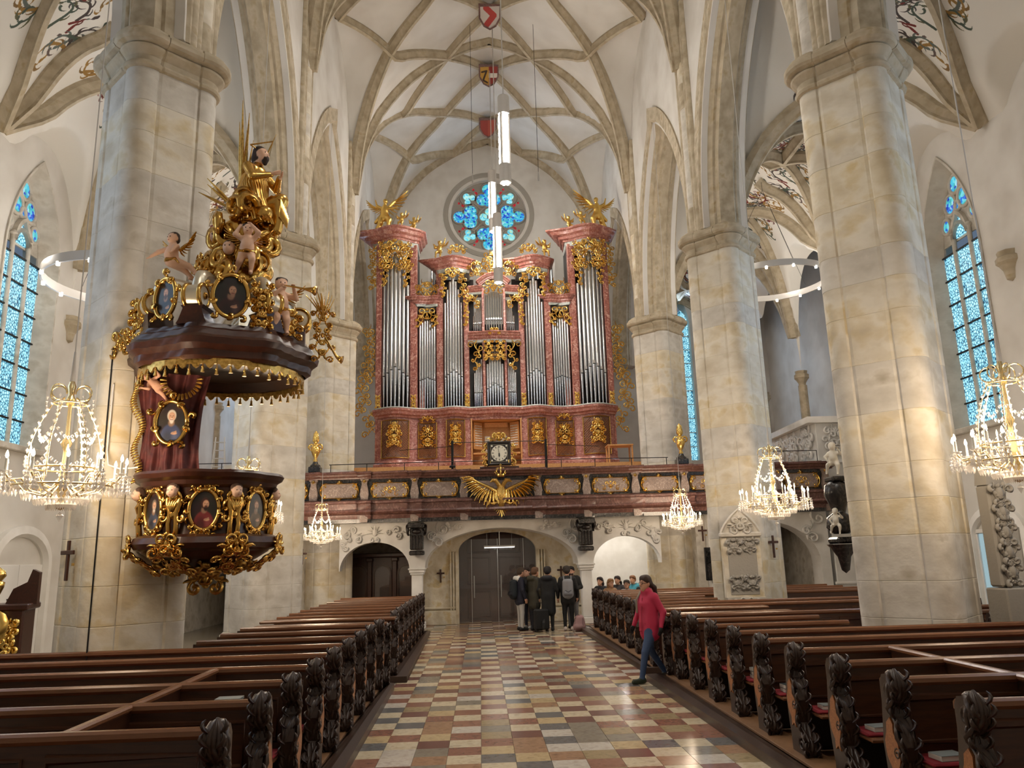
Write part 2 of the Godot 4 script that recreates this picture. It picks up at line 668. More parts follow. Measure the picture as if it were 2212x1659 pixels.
	M.wood.uv1_scale = Vector3(0.25, 2.4, 2.4)
	smat("wood_rail", W, 0.26, 0, grain.call(62, C(108, 70, 46), C(122, 81, 54), C(138, 94, 65)), 0.9)
	M.wood_rail.uv1_scale = Vector3(0.25, 3, 3)
	smat("wood_dark", W, 0.34, 0, grain.call(63, C(52, 26, 16), C(66, 33, 20), C(80, 42, 26)), 1.2)
	smat("wood_carved", W, 0.36, 0, grain.call(64, C(48, 33, 25), C(60, 42, 32), C(74, 54, 42)), 1.5)
	smat("wood_black", C(30, 22, 18), 0.4)
	smat("wood_inlay", W, 0.4, 0, ntex(65, 0.02, [[0.0, C(132, 80, 46)], [0.7, C(162, 104, 62)], [0.86, C(168, 110, 66)], [0.92, C(210, 160, 100)], [1.0, C(214, 164, 104)]], 3, 40.0, FastNoiseLite.TYPE_SIMPLEX_SMOOTH, true), 2.0)
	smat("wood_light", W, 0.45, 0, grain.call(66, C(196, 140, 84), C(208, 154, 96), C(218, 168, 112)), 1.0)
	smat("wood_floor", W, 0.4, 0, grain.call(67, C(112, 82, 56), C(126, 94, 66), C(140, 106, 76)), 1.0)
	# metals
	smat("gold", Color(0.93, 0.79, 0.46), 0.26, 1.0)
	smat("gold_deep", Color(0.84, 0.67, 0.36), 0.24, 1.0)
	smat("pale_gold", Color(0.9, 0.82, 0.62), 0.25, 0.9)
	smat("gold_old", W, 0.36, 0.9, ntex(71, 0.02, [[0.0, Color(0.55, 0.42, 0.2)], [0.5, Color(0.8, 0.64, 0.34)], [1.0, Color(0.92, 0.77, 0.46)]], 3), 1.5)
	smat("tin", Color(0.82, 0.83, 0.84), 0.26, 1.0)
	smat("lattice_back", C(120, 90, 76), 0.6)
	smat("iron", C(34, 32, 31), 0.5, 0.6)
	smat("steel", C(190, 190, 188), 0.3, 0.9)
	smat("black", C(14, 13, 13), 0.8)
	smat("white_paint", C(226, 224, 220), 0.5)
	smat("lamp_white", C(186, 182, 176), 0.45)
	smat("cable", C(150, 145, 136), 0.6)
	smat("silver_leaf", Color(0.85, 0.82, 0.74), 0.35, 0.6)
	# glass, cloth, paper
	var g := smat("glass", Color(0.85, 0.9, 0.88, 0.02), 0.02)
	g.transparency = BaseMaterial3D.TRANSPARENCY_ALPHA
	var k := smat("crystal", Color(0.97, 0.95, 0.92, 0.45), 0.04)
	k.transparency = BaseMaterial3D.TRANSPARENCY_ALPHA
	k.metallic_specular = 0.9
	smat("cushion", C(132, 22, 34), 0.85)
	smat("page", C(232, 228, 216), 0.8)
	smat("book_cover", C(52, 60, 62), 0.5)
	smat("book_grey", C(128, 134, 132), 0.5)
	smat("card", C(176, 136, 96), 0.9)
	smat("skin_paint", C(214, 170, 142), 0.45)
	smat("velvet", W, 0.7, 0, ntex(81, 0.01, [[0.0, C(64, 26, 26)], [0.6, C(92, 40, 38)], [1.0, C(112, 54, 48)]], 3), 1.2)
	var body := smat("body", Color.WHITE, 0.75)
	body.vertex_color_use_as_albedo = true
	# light
	glow("bulb", Color(1.0, 0.9, 0.74), 60.0)
	glow("led", Color(1.0, 0.96, 0.9), 40.0)
	glow("led_spot", Color(1.0, 0.96, 0.9), 30.0)
	glow("tube_light", Color(1.0, 0.98, 0.95), 12.0)
	glow("pale_window", Color(0.72, 0.86, 0.9), 1.8)
	glow("lead_glass", Color(0.88, 0.97, 1.0), 4.4, ntex(91, 0.05, [[0.0, C(16, 44, 60)], [0.1, C(40, 96, 122)], [0.16, C(140, 200, 216)], [0.5, C(190, 232, 240)], [1.0, C(244, 253, 255)]], 1, 0.0, FastNoiseLite.TYPE_CELLULAR), 0.55)
	glow("stained_blue", Color(0.88, 0.98, 1.0), 3.2, ntex(92, 0.05, [[0.0, C(14, 40, 150)], [0.2, C(30, 110, 220)], [0.4, C(60, 190, 215)], [0.6, C(120, 220, 225)], [0.75, C(40, 150, 130)], [0.9, C(190, 240, 240)], [1.0, C(30, 70, 190)]], 0, 0.0, FastNoiseLite.TYPE_CELLULAR), 0.55)
	glow("stained_cyan", Color(0.9, 0.98, 1.0), 3.4, ntex(93, 0.04, [[0.0, C(70, 180, 210)], [0.4, C(130, 220, 230)], [0.7, C(200, 240, 240)], [0.85, C(220, 220, 140)], [1.0, C(60, 150, 220)]], 0, 0.0, FastNoiseLite.TYPE_CELLULAR), 0.9)
	glow("stained_red", Color(1.0, 0.4, 0.5), 2.2, ntex(94, 0.06, [[0.0, C(90, 8, 20)], [0.5, C(190, 30, 60)], [1.0, C(240, 120, 150)]], 0, 0.0, FastNoiseLite.TYPE_CELLULAR), 1.0)

# a picture drawn in memory: flat print, painting or dial
func canvas(w: int, h: int, bg: Color) -> Image:
	var im := Image.create(w, h, false, Image.FORMAT_RGB8)
	im.fill(bg)
	return im
func disc(im: Image, c: Vector2, r: Vector2, col: Color, soft := 0.0) -> void:
	for y in range(maxi(0, int(c.y - r.y)), mini(im.get_height(), int(c.y + r.y) + 1)):
		for x in range(maxi(0, int(c.x - r.x)), mini(im.get_width(), int(c.x + r.x) + 1)):
			var d := ((Vector2(x, y) - c) / r).length()
			if d <= 1.0:
				im.set_pixel(x, y, col if soft <= 0.0 else im.get_pixel(x, y).lerp(col, clampf((1.0 - d) / soft, 0, 1)))
func stroke(im: Image, pts: Array, w: float, col: Color, taper := false) -> void:
	for i in pts.size() - 1:
		var a: Vector2 = pts[i]
		var b: Vector2 = pts[i + 1]
		var k := maxi(1, int(a.distance_to(b) / maxf(0.7, w * 0.5)))
		for j in k + 1:
			var t := (i + float(j) / k) / (pts.size() - 1)
			var r := w * (1.0 - 0.8 * t if taper else 1.0)
			disc(im, a.lerp(b, float(j) / k), Vector2(r, r), col)
func pmat(called: String, im: Image, rough := 0.5) -> StandardMaterial3D:
	var m := smat(called, Color.WHITE, rough)
	m.albedo_texture = ImageTexture.create_from_image(im)
	return m
# ---------------------------------------------------------------- camera, sky, large lights
func area(at: Vector3, look: Vector3, size: Vector2, col: Color, e: float, called := "window_light") -> void:
	var a := AreaLight3D.new()
	a.name = numbered(called)
	a.area_size = size
	a.light_color = col
	a.light_energy = e
	a.area_range = 60.0
	a.shadow_enabled = true
	add_child(a)
	a.look_at_from_position(at, at + look, Vector3.UP if absf(look.y) < 0.9 else Vector3.BACK)
func omni(par: Node, at: Vector3, col: Color, e: float, size := 0.1) -> void:
	var o := OmniLight3D.new()
	o.name = "lamp_light"
	o.light_color = col
	o.light_energy = e
	o.light_size = size
	o.omni_range = 60.0
	o.omni_attenuation = 2.0
	o.shadow_enabled = true
	par.add_child(o, true)
	o.position = at
func spot(par: Node, at: Vector3, dir: Vector3, col: Color, e: float, angle := 60.0, size := 0.1) -> void:
	var o := SpotLight3D.new()
	o.name = "lamp_light"
	o.light_color = col
	o.light_energy = e
	o.light_size = size
	o.spot_range = 60.0
	o.spot_attenuation = 2.0
	o.spot_angle = angle
	o.spot_angle_attenuation = 0.6
	o.shadow_enabled = true
	par.add_child(o, true)
	o.position = at
	o.basis = Basis.looking_at(dir, Vector3.UP if absf(dir.y) < 0.9 else Vector3.BACK)
const CAMX := Vector3(0.998853, -0.027109, 0.039481)
const CAMY := Vector3(0.017918, 0.976040, 0.216854)
const CAMZ := Vector3(-0.044413, -0.215897, 0.975405)
const EXPOSURE := 0.34
const WARM := Color(1.0, 0.9, 0.78)
const LED := Color(1.0, 0.965, 0.92)
const DAY := Color(0.76, 0.87, 1.0)
func setup() -> void:
	var cam := Camera3D.new()
	cam.name = "camera"
	cam.fov = 52.55
	cam.near = 0.05
	cam.far = 200.0
	add_child(cam)
	cam.transform = Transform3D(Basis(CAMX, CAMY, CAMZ).orthonormalized(), Vector3(-0.66, 2.1, 0.0))
	cam.current = true
	var env := Environment.new()
	env.background_mode = Environment.BG_SKY
	env.sky = Sky.new()
	var sm := ProceduralSkyMaterial.new()
	sm.sky_top_color = Color(0.55, 0.66, 0.8)
	sm.sky_horizon_color = Color(0.75, 0.8, 0.86)
	sm.ground_bottom_color = Color(0.3, 0.3, 0.3)
	sm.ground_horizon_color = Color(0.6, 0.62, 0.65)
	sm.sun_angle_max = 0.0
	env.sky.sky_material = sm
	env.tonemap_mode = Environment.TONE_MAPPER_LINEAR
	env.tonemap_exposure = EXPOSURE
	env.sdfgi_enabled = true
	env.ssao_enabled = true
	env.ssil_enabled = true
	var we := WorldEnvironment.new()
	we.name = "environment"
	we.environment = env
	add_child(we)
	# daylight behind the aisle windows, the rose and the west windows
	for s in [-1.0, 1.0]:
		for z in [-16.7, -9.5]:
			area(V(s * 10.0, 7.8, z), V(-s, 0, 0), Vector2(1.5, 5.6), DAY, 30.0)
		area(V(s * 8.2, 9.8, WEST + 0.45), V(0, 0, 1), Vector2(1.0, 6.5), DAY, 45.0)
	area(V(0, 17.29, WEST + 0.45), V(0, 0, 1), Vector2(2.8, 2.8), DAY, 22.0)

# ---------------------------------------------------------------- vaults
const NP := [Vector2(0, 21.05), Vector2(0.8, 20.83), Vector2(1.62, 20.44), Vector2(2.4, 19.95), Vector2(3.0, 19.47), Vector2(3.6, 18.8), Vector2(4.13, 18.05), Vector2(4.5, 17.25), Vector2(4.75, 16.5), Vector2(4.95, 15.6), Vector2(5.05, 14.6)]
func barrel(x: float) -> float:
	var a := absf(x)
	for i in NP.size() - 1:
		if a <= NP[i + 1].x:
			var p0: Vector2 = NP[maxi(i - 1, 0)]
			var p3: Vector2 = NP[mini(i + 2, NP.size() - 1)]
			return cubic_interpolate(NP[i].y, NP[i + 1].y, p0.y, p3.y, (a - NP[i].x) / (NP[i + 1].x - NP[i].x)) if i > 0 else lerpf(NP[0].y, NP[1].y, a / NP[1].x)
	return NP[NP.size() - 1].y
func cell(d: float, half: float, y0: float, y1: float) -> float:
	var t := clampf(absf(d) / half, 0, 1)
	return y0 + (y1 - y0) * sqrt(maxf(0.0, 1.0 - pow(t, 2.2)))
func phase(z: float, per: float) -> float:
	return fposmod(-z - 4.1, per)
func nave_y(x: float, z: float) -> float:
	var s := phase(z, L)
	return maxf(barrel(x), cell(s - L / 2, L / 2, 14.6, 19.3) + (5.05 - absf(x)) * 0.27)
func aisle_y(a: float, z: float) -> float:
	var b: float
	if a < 8.3:
		b = 9.7 + 3.5 * sqrt(maxf(0.0, 1.0 - pow((8.3 - a) / 2.3, 2)))
	else:
		b = 8.0 + 5.2 * sqrt(maxf(0.0, 1.0 - pow((a - 8.3) / 2.22, 2)))
	var wc := cell(phase(z, L / 2) - L / 4, L / 4, 8.0, 11.7) + (10.5 - a) * 0.35
	var ac := cell(phase(z, L) - L / 2, L / 2, 9.9, 15.8) - (a - 6.15) * 1.1
	return maxf(b, maxf(wc, ac))
const RIB := [Vector2(-0.13, 0.12), Vector2(-0.13, -0.05), Vector2(-0.085, -0.13), Vector2(-0.05, -0.2), Vector2(-0.05, -0.27), Vector2(0.05, -0.27), Vector2(0.05, -0.2), Vector2(0.085, -0.13), Vector2(0.13, -0.05), Vector2(0.13, 0.12)]
func rib(par: Node, a: Vector2, b: Vector2, nave: bool, side := 1.0, k := 14, scl := 1.0) -> void:
	# a, b: plan points (x, z)
	var path := []
	var ups := []
	for i in k + 1:
		var t := float(i) / k
		var q := a.lerp(b, t)
		var y := nave_y(q.x, q.y) if nave else aisle_y(q.x, q.y)
		path.append(V(q.x * side, y - 0.02, q.y))
		ups.append(V(q.x * side * 0.8, y - 12.5, 0).normalized() if nave else V((q.x - 8.3) * side * 0.9, maxf(1.0, y - 9.0), 0).normalized())
	var m := MB.new()
	m.sweep(path, RIB.map(func(p): return p * scl), ups)
	bit(par, "rib", m, M.rib_stone)
func vaults() -> void:
	var ceil := struct("ceiling")
	# nave webs, one mesh a bay, and the net of ribs
	for bay in 4:
		var z0: float = PZ[bay]
		var m := MB.new()
		var rows := []
		for i in 41:
			var z := z0 - L * i / 40.0
			var row := []
			for j in 73:
				var x := 5.06 * sin(PI / 2 * (j - 36) / 36.0)
				row.append(V(x, nave_y(x, z), z))
			rows.append(row)
		m.grid(rows, true)
		bit(ceil, "vault_web", m, M.plaster)
	for i in 5:
		var z := -4.1 - L * i
		for s in [-1.0, 1.0]:
			# transverse arch half
			var pts := [V2(5.02, z), V2(1.6, z), V2(0, z)]
			for k in 2:
				rib(ceil, pts[k] * Vector2(s, 1), pts[k + 1] * Vector2(s, 1), true, 1.0, 16 if k == 0 else 6)
			for d in [-1.0, 1.0]:
				if (i == 0 and d > 0) or (i == 4 and d < 0):
					continue
				var f := func(x: float, dz: float): return Vector2(x * s, z + d * dz)
				var seq := [[f.call(5.02, 0.0), f.call(3.5, 1.9)], [f.call(3.5, 1.9), f.call(1.8, 3.6)], [f.call(1.6, 0.0), f.call(3.5, 1.9)], [f.call(1.6, 0.0), f.call(0.0, 1.7)], [f.call(0.0, 1.7), f.call(1.8, 3.6)], [f.call(3.5, 1.9), f.call(5.0, 3.6)]]
				for q in seq:
					rib(ceil, q[0], q[1], true, 1.0, 12)
	# painted shields on the bosses
	var shields := [[-24.0, C(206, 196, 190), C(176, 62, 58)], [-27.4, C(196, 152, 66), C(150, 54, 46)], [-31.2, C(150, 60, 52), C(170, 80, 66)], [-20.2, C(200, 190, 180), C(60, 70, 110)]]
	for q in shields:
		var im := canvas(64, 72, q[1])
		im.fill_rect(Rect2i(32, 0, 32, 72), q[2])
		if q[0] == -24.0:
			im.fill(q[1])
			stroke(im, [Vector2(20, 8), Vector2(44, 30), Vector2(20, 60)], 9, q[2])
		elif q[0] == -27.4:
			im.fill_rect(Rect2i(32, 26, 32, 16), C(232, 226, 216))
			stroke(im, [Vector2(8, 22), Vector2(24, 18), Vector2(12, 50), Vector2(26, 58)], 3, C(60, 44, 30))
		var b := struct_part(ceil, "boss_shield")
		var m := MB.new()
		m.prism([V2(-0.36, 0.3), V2(-0.36, -0.1), V2(-0.2, -0.36), V2(0, -0.46), V2(0.2, -0.36), V2(0.36, -0.1), V2(0.36, 0.3)], -0.05, 0.05, true)
		var sh := bit(b, "shield_plate", m, pmat("boss_paint%d" % int(-q[0]), im, 0.7))
		m = MB.new()
		m.sweep([V(-0.36, 0.3), V(-0.36, -0.1), V(-0.2, -0.36), V(0, -0.46), V(0.2, -0.36), V(0.36, -0.1), V(0.36, 0.3)], [V2(-0.03, -0.08), V2(0.03, -0.08), V2(0.03, 0.08), V2(-0.03, 0.08)], V(0, 0, 1), true)
		bit(b, "shield_rim", m, M.marble_red)
		b.position = V(0, 20.55, q[0] + 0.3)
		b.rotation.x = 0.65
		sh.set_meta("label", "painted coat of arms on a vault boss")
	# aisle webs with painted foliage along the crown
	pmat("painted_web", foliage_paint(), 0.85)
	for s in [-1.0, 1.0]:
		for bay in 4:
			var z0: float = PZ[bay]
			var m := MB.new()
			var rows := []
			for i in 41:
				var z := z0 - L * i / 40.0
				var row := []
				for j in 45:
					var a := 6.15 + (10.52 - 6.15) * 0.5 * (1.0 - cos(PI * j / 44.0))
					row.append(V(a * s, aisle_y(a, z), z))
				rows.append(row)
			var b0 := m.v.size()
			m.grid(rows, s > 0)
			for i in range(b0, m.v.size()):
				var p := m.v[i]
				m.uv[i] = Vector2(-p.z / 3.6, (absf(p.x) - 6.1) / 4.42)
			bit(ceil, "aisle_web", m, M.painted_web)
		for i in 5:
			var z := -4.1 - L * i
			rib(ceil, V2(6.2, z), V2(8.3, z), false, s, 8)
			rib(ceil, V2(8.3, z), V2(10.45, z), false, s, 12)
			for d in [-1.0, 1.0]:
				if (i == 0 and d > 0) or (i == 4 and d < 0):
					continue
				rib(ceil, V2(6.2, z), V2(8.3, z + d * 1.8), false, s, 12)
				rib(ceil, V2(8.3, z), V2(8.3, z + d * 1.8), false, s, 4)
				rib(ceil, V2(10.45, z), V2(8.3, z + d * 1.8), false, s, 14)
				rib(ceil, V2(10.45, z + d * 3.6), V2(8.3, z + d * 1.8), false, s, 14)
				rib(ceil, V2(8.3, z + d * 1.8), V2(6.4, z + d * 3.6), false, s, 10)
			if i < 4:
				rib(ceil, V2(10.45, z - 3.6), V2(8.3, z - 3.6), false, s, 12)
	# roof over the vaults closes the room
	var m := MB.new()
	m.box(V(0, 22.6, -14.5), V(26, 0.4, 39))
	bit(ceil, "roof_slab", m, M.plaster)
func struct_part(par: Node, called: String) -> Node3D:
	var o := Node3D.new()
	o.name = called
	par.add_child(o, true)
	return o
func V2(x: float, y: float) -> Vector2:
	return Vector2(x, y)
func foliage_paint() -> Image:
	var im := canvas(512, 512, C(226, 223, 216))
	var g := RandomNumberGenerator.new()
	g.seed = 77
	var tones := [C(110, 44, 40), C(74, 86, 76), C(150, 116, 62), C(70, 62, 60), C(96, 104, 100)]
	for k in 60:
		var p := Vector2(g.randf_range(0, 512), 512 * g.randf_range(0.26, 0.7))
		var c: Color = tones[k % 5]
		var a := g.randf_range(0, TAU)
		var hand := 1.0 if g.randf() < 0.5 else -1.0
		var pts := []
		var q := p
		for i in 26:
			pts.append(q)
			q += Vector2(cos(a), sin(a)) * 7.5 * (1.0 - i / 34.0)
			a += hand * (0.05 + i * 0.016)
			if i % 4 == 2:
				var lp := [q]
				var la := a - hand * 1.1
				var lq := q
				for j in 6:
					lq += Vector2(cos(la), sin(la)) * 4.5
					la += hand * 0.35
					lp.append(lq)
				stroke(im, lp, 3.6, c.lerp(tones[(k + 1) % 5], 0.3 if i % 8 == 2 else 0.0), true)
		stroke(im, pts, 4.2, c, true)
	return im

# ---------------------------------------------------------------- pillars
func pier_strips(sc: float, off := 0.0) -> Array:
	var out := []
	for q in 4:
		var a0 := q * PI / 2
		var arc := []
		for i in 9:
			var a := a0 + deg_to_rad(-62.0 + 124.0 * i / 8)
			arc.append((Vector2(cos(a0), sin(a0)) * 0.58 + Vector2(cos(a), sin(a)) * (0.27 + off)) * sc)
		out.append(arc)
		var nrm := Vector2(cos(a0 + PI / 4), sin(a0 + PI / 4))
		var tn := Vector2(-nrm.y, nrm.x)
		var e0: Vector2 = arc[8]
		var g0 := e0 - Vector2(cos(a0), sin(a0)) * 0.035 * sc
		var f0 := (nrm * (0.66 + off) - tn * 0.26) * sc
		var f1 := (nrm * (0.66 + off) + tn * 0.26) * sc
		var nx := (Vector2(cos(a0 + PI / 2), sin(a0 + PI / 2)) * 0.58 + Vector2(cos(a0 + PI / 2 - deg_to_rad(62)), sin(a0 + PI / 2 - deg_to_rad(62))) * (0.27 + off)) * sc
		var g1 := nx - Vector2(cos(a0 + PI / 2), sin(a0 + PI / 2)) * 0.035 * sc
		for pr in [[e0, g0], [g0, f0], [f0, f1], [f1, g1], [g1, nx]]:
			out.append(pr)
	return out
func pier_loft(m: MB, prof: Array, sc: float) -> void:
	# prof: Vector2(offset, y)
	for k in prof.size() - 1:
		var s0 := pier_strips(sc, prof[k].x)
		var s1 := pier_strips(sc, prof[k + 1].x)
		for i in s0.size():
			var r0 := s0[i].map(func(p): return V(p.x, prof[k].y, p.y)) as Array
			var r1 := s1[i].map(func(p): return V(p.x, prof[k + 1].y, p.y)) as Array
			m.grid([r0, r1], true)
var course := {}
func course_mesh(h: float, sc: float, mat: String) -> Mesh:
	var key := "%s%.2f%.2f" % [mat, h, sc]
	if not course.has(key):
		var m := MB.new()
		pier_loft(m, [V2(-0.006, 0.0), V2(0, 0.008), V2(0, h - 0.008), V2(-0.006, h)], sc)
		course[key] = m.mesh(M[mat])
	return course[key]
func pillars() -> void:
	var cap := MB.new()
	pier_loft(cap, [V2(-0.01, -0.05), V2(0.045, -0.03), V2(0.06, 0.01), V2(0.045, 0.05), V2(0.0, 0.07), V2(0.02, 0.15), V2(0.1, 0.25), V2(0.11, 0.28), V2(0.08, 0.31), V2(0.17, 0.34), V2(0.2, 0.38), V2(0.2, 0.46), V2(0.15, 0.49), V2(0.14, 0.54), V2(0.02, 0.63), V2(-0.2, 0.66)], 1.0)
	var capm := cap.mesh(M.rib_stone)
	var base := MB.new()
	pier_loft(base, [V2(0.14, 0), V2(0.14, 0.35), V2(0.08, 0.45), V2(0.08, 0.55), V2(0, 0.62)], 1.0)
	var basem := base.mesh(M.stone)
	var who := ["pulpit", "stone epitaph with pointed top", "organ gallery"]
	for s in [-1.0, 1.0]:
		for i in 4:
			var lab: String = ["stone pillar outside the pews, beside the chancel step", "tall clustered stone pillar carrying the pulpit" if s < 0 else "tall clustered stone pillar rising behind the pew with a carved relief tablet", "clustered stone pillar standing between pulpit pillar and organ gallery" if s < 0 else "clustered stone pillar with the pointed stone epitaph", "clustered stone pillar against the organ gallery, beside the gilded vase" ][i]
			var t := thing("stone_pillar", lab, "pillar", V(PX * s, 0, PZ[i]), 0.0, "nave pillars")
			part(t, "pillar_base", basem)
			var y := 0.62
			rng.seed = 100 + i * 2 + int(s)
			while y < 9.30:
				var h: float = [0.5, 0.62, 0.74][rng.randi() % 3]
				h = minf(h, 9.36 - y)
				if 9.36 - y - h < 0.25:
					h = 9.36 - y
				h = snappedf(h, 0.01)
				part(t, "stone_course", course_mesh(h, 1.0, "stone_warm" if rng.randf() < (0.4 if y < 3.5 else (0.2 if y < 7.0 else 0.05)) else ("stone" if rng.randf() < 0.6 else "stone_grey")), null, T(V(0, y, 0)))
				y += h
			part(t, "capital", capm, null, T(V(0, 9.4, 0)))
			y = 10.0
			while y < 15.9:
				var h2: float = [0.5, 0.62, 0.74][rng.randi() % 3]
				part(t, "stone_course", course_mesh(h2, 0.84, ["stone", "stone_grey", "rib_stone"][rng.randi() % 3]), null, T(V(0, y, 0)))
				y += h2
			# slender shafts that carry the ribs down the nave side
			for d in [-0.42, -0.24, 0.24, 0.42]:
				var m := MB.new()
				m.lathe([V2(0.1, 9.95), V2(0.1, 16.6)], 10)
				bit(t, "rib_shaft", m, M.rib_stone, T(V(-s * 0.56, 0, d)))

# ---------------------------------------------------------------- walls
func side_xf(zc: float) -> Transform3D:
	return Transform3D(Basis(V(0, 0, -1), V(0, 1, 0), V(1, 0, 0)), V(0, 0, zc))
func arch_ring(par: Node, called: String, curve: Array, zc: float, sec: Array, xf: Transform3D, mat: Material) -> void:
	var path := []
	var ups := []
	var k := curve.size()
	for i in k:
		path.append(V(curve[i].x, curve[i].y, zc))
		var d: Vector2 = (curve[mini(i + 1, k - 1)] - curve[maxi(i - 1, 0)]).normalized()
		ups.append(V(-d.y, d.x, 0))
	var m := MB.new()
	m.pose(xf)
	m.sweep(path, sec, ups)
	bit(par, called, m, mat)
const ARCADE := [Vector2(-0.6, 0.5), Vector2(-0.6, 0.1), Vector2(-0.5, 0.02), Vector2(-0.42, 0.02), Vector2(-0.3, -0.1), Vector2(-0.24, -0.1), Vector2(-0.18, -0.2), Vector2(0.18, -0.2), Vector2(0.24, -0.1), Vector2(0.3, -0.1), Vector2(0.42, 0.02), Vector2(0.5, 0.02), Vector2(0.6, 0.1), Vector2(0.6, 0.5)]
func walls() -> void:
	for s in [-1.0, 1.0]:
		var w := struct("wall_arcade_north" if s > 0 else "wall_arcade_south")
		for bay in 4:
			var zc: float = PZ[bay] - L / 2
			var m := MB.new()
			m.pose(side_xf(zc))
			var curve := gothic(2.95, 9.95, 15.4, 14)
			wall_open(m, -L / 2, L / 2, 9.95, 22.4, curve, 9.95, PX * s - 0.55, PX * s + 0.55)
			bit(w, "arcade_wall", m, M.plaster)
			arch_ring(w, "arcade_arch", curve, PX * s, ARCADE, side_xf(zc), M.rib_stone)
		# wall ribs along the nave wall (half hidden in the web)
		var o := struct("wall_north" if s > 0 else "wall_south")
		var m2 := MB.new()
		var last := -22.1 if s > 0 else WEST
		m2.box(V(s * 10.9, 7, (3.0 - 7.7) / 2), V(0.8, 18, 10.7))
		# window bays, each 3.6 m
		var zz := -7.7
		while zz > last + 0.5:
			var zc2 := zz - 1.8
			if absf(zc2 + 9.5) < 0.1 or absf(zc2 + 16.7) < 0.1:
				m2.pose(side_xf(zc2))
				var cv := gothic(1.02, 8.7, 11.15, 8)
				wall_open(m2, -1.8, 1.8, -0.1, 16.0, cv, 4.6, s * 10.9 - 0.4, s * 10.9 + 0.4)
				m2.pose(Transform3D.IDENTITY)
				lancet(V(s * 10.82, 0, zc2), s)
			else:
				m2.box(V(s * 10.9, 7.95, zc2), V(0.8, 16.1, 3.6))
			zz -= 3.6
		if s > 0:
			var m3 := MB.new()
			m3.box(V(12.6, 7.95, (last + WEST) / 2 - 0.2), V(0.8, 16.1, last - WEST))
			m3.box(V(11.9, 7.95, last + 0.6), V(1.6, 16.1, 0.8))
			bit(struct("wall_north_bay"), "outer_wall", m3, M.plaster)
		bit(o, "outer_wall", m2, M.plaster)
		# corbels with short shafts where the aisle ribs land
		for k in 8:
			var zk := -4.1 - 3.6 * k
			var cm := MB.new()
			cm.at(V(s * 10.5, 7.75, zk))
			cm.lathe([V2(0.0, -0.35), V2(0.1, -0.3), V2(0.14, -0.1), V2(0.2, 0.0), V2(0.26, 0.06), V2(0.26, 0.16), V2(0.2, 0.2), V2(0.22, 0.3), V2(0, 0.34)], 8)
			if k == 6 or k == 7:
				cm.lathe([V2(0.15, -7.6), V2(0.15, -0.2)], 10)
			bit(o, "corbel", cm, M.rib_stone)
	# west wall: nave part with the rose, aisle parts with a lancet each
	var ww := struct("wall_west")
	var m := MB.new()
	var circ := arc_pts(V2(0, 17.29), V2(1.72, 1.72), PI * 1.5, -PI / 2, 32)
	var lp := [V2(-6.2, 0), V2(0, 0)]
	lp.append_array(circ.slice(0, 17).map(func(p): return p))
	lp.append_array([V2(0, 22.4), V2(-6.2, 22.4)])
	m.at(V(0, 0, WEST))
	m.prism(lp, -0.8, 0.0)
	var rp := [V2(6.2, 22.4), V2(0, 22.4)]
	rp.append_array(circ.slice(16))
	rp.append_array([V2(0, 0), V2(6.2, 0)])
	m.prism(rp, -0.8, 0.0)
	for s in [-1.0, 1.0]:
		m.pose(Transform3D(Basis.IDENTITY, V(s * 8.2, 0, WEST)))
		var cv := gothic(0.62, 11.8, 13.6, 8)
		var inner := -2.0
		if s > 0:
			wall_open(m, -2.0, 4.6, 0, 18, cv, 5.9, -0.8, 0.0)
		else:
			wall_open(m, -3.0, 2.0, 0, 18, cv, 5.9, -0.8, 0.0)
		inner = inner
	bit(ww, "west_wall", m, M.plaster)
	for s in [-1.0, 1.0]:
		west_lancet(s)
	rose(ww)
	# wall behind the camera closes the nave
	var e := struct("wall_east")
	m = MB.new()
	m.box(V(0, 11, 3.3), V(26, 24, 0.6))
	bit(e, "east_wall", m, M.plaster)

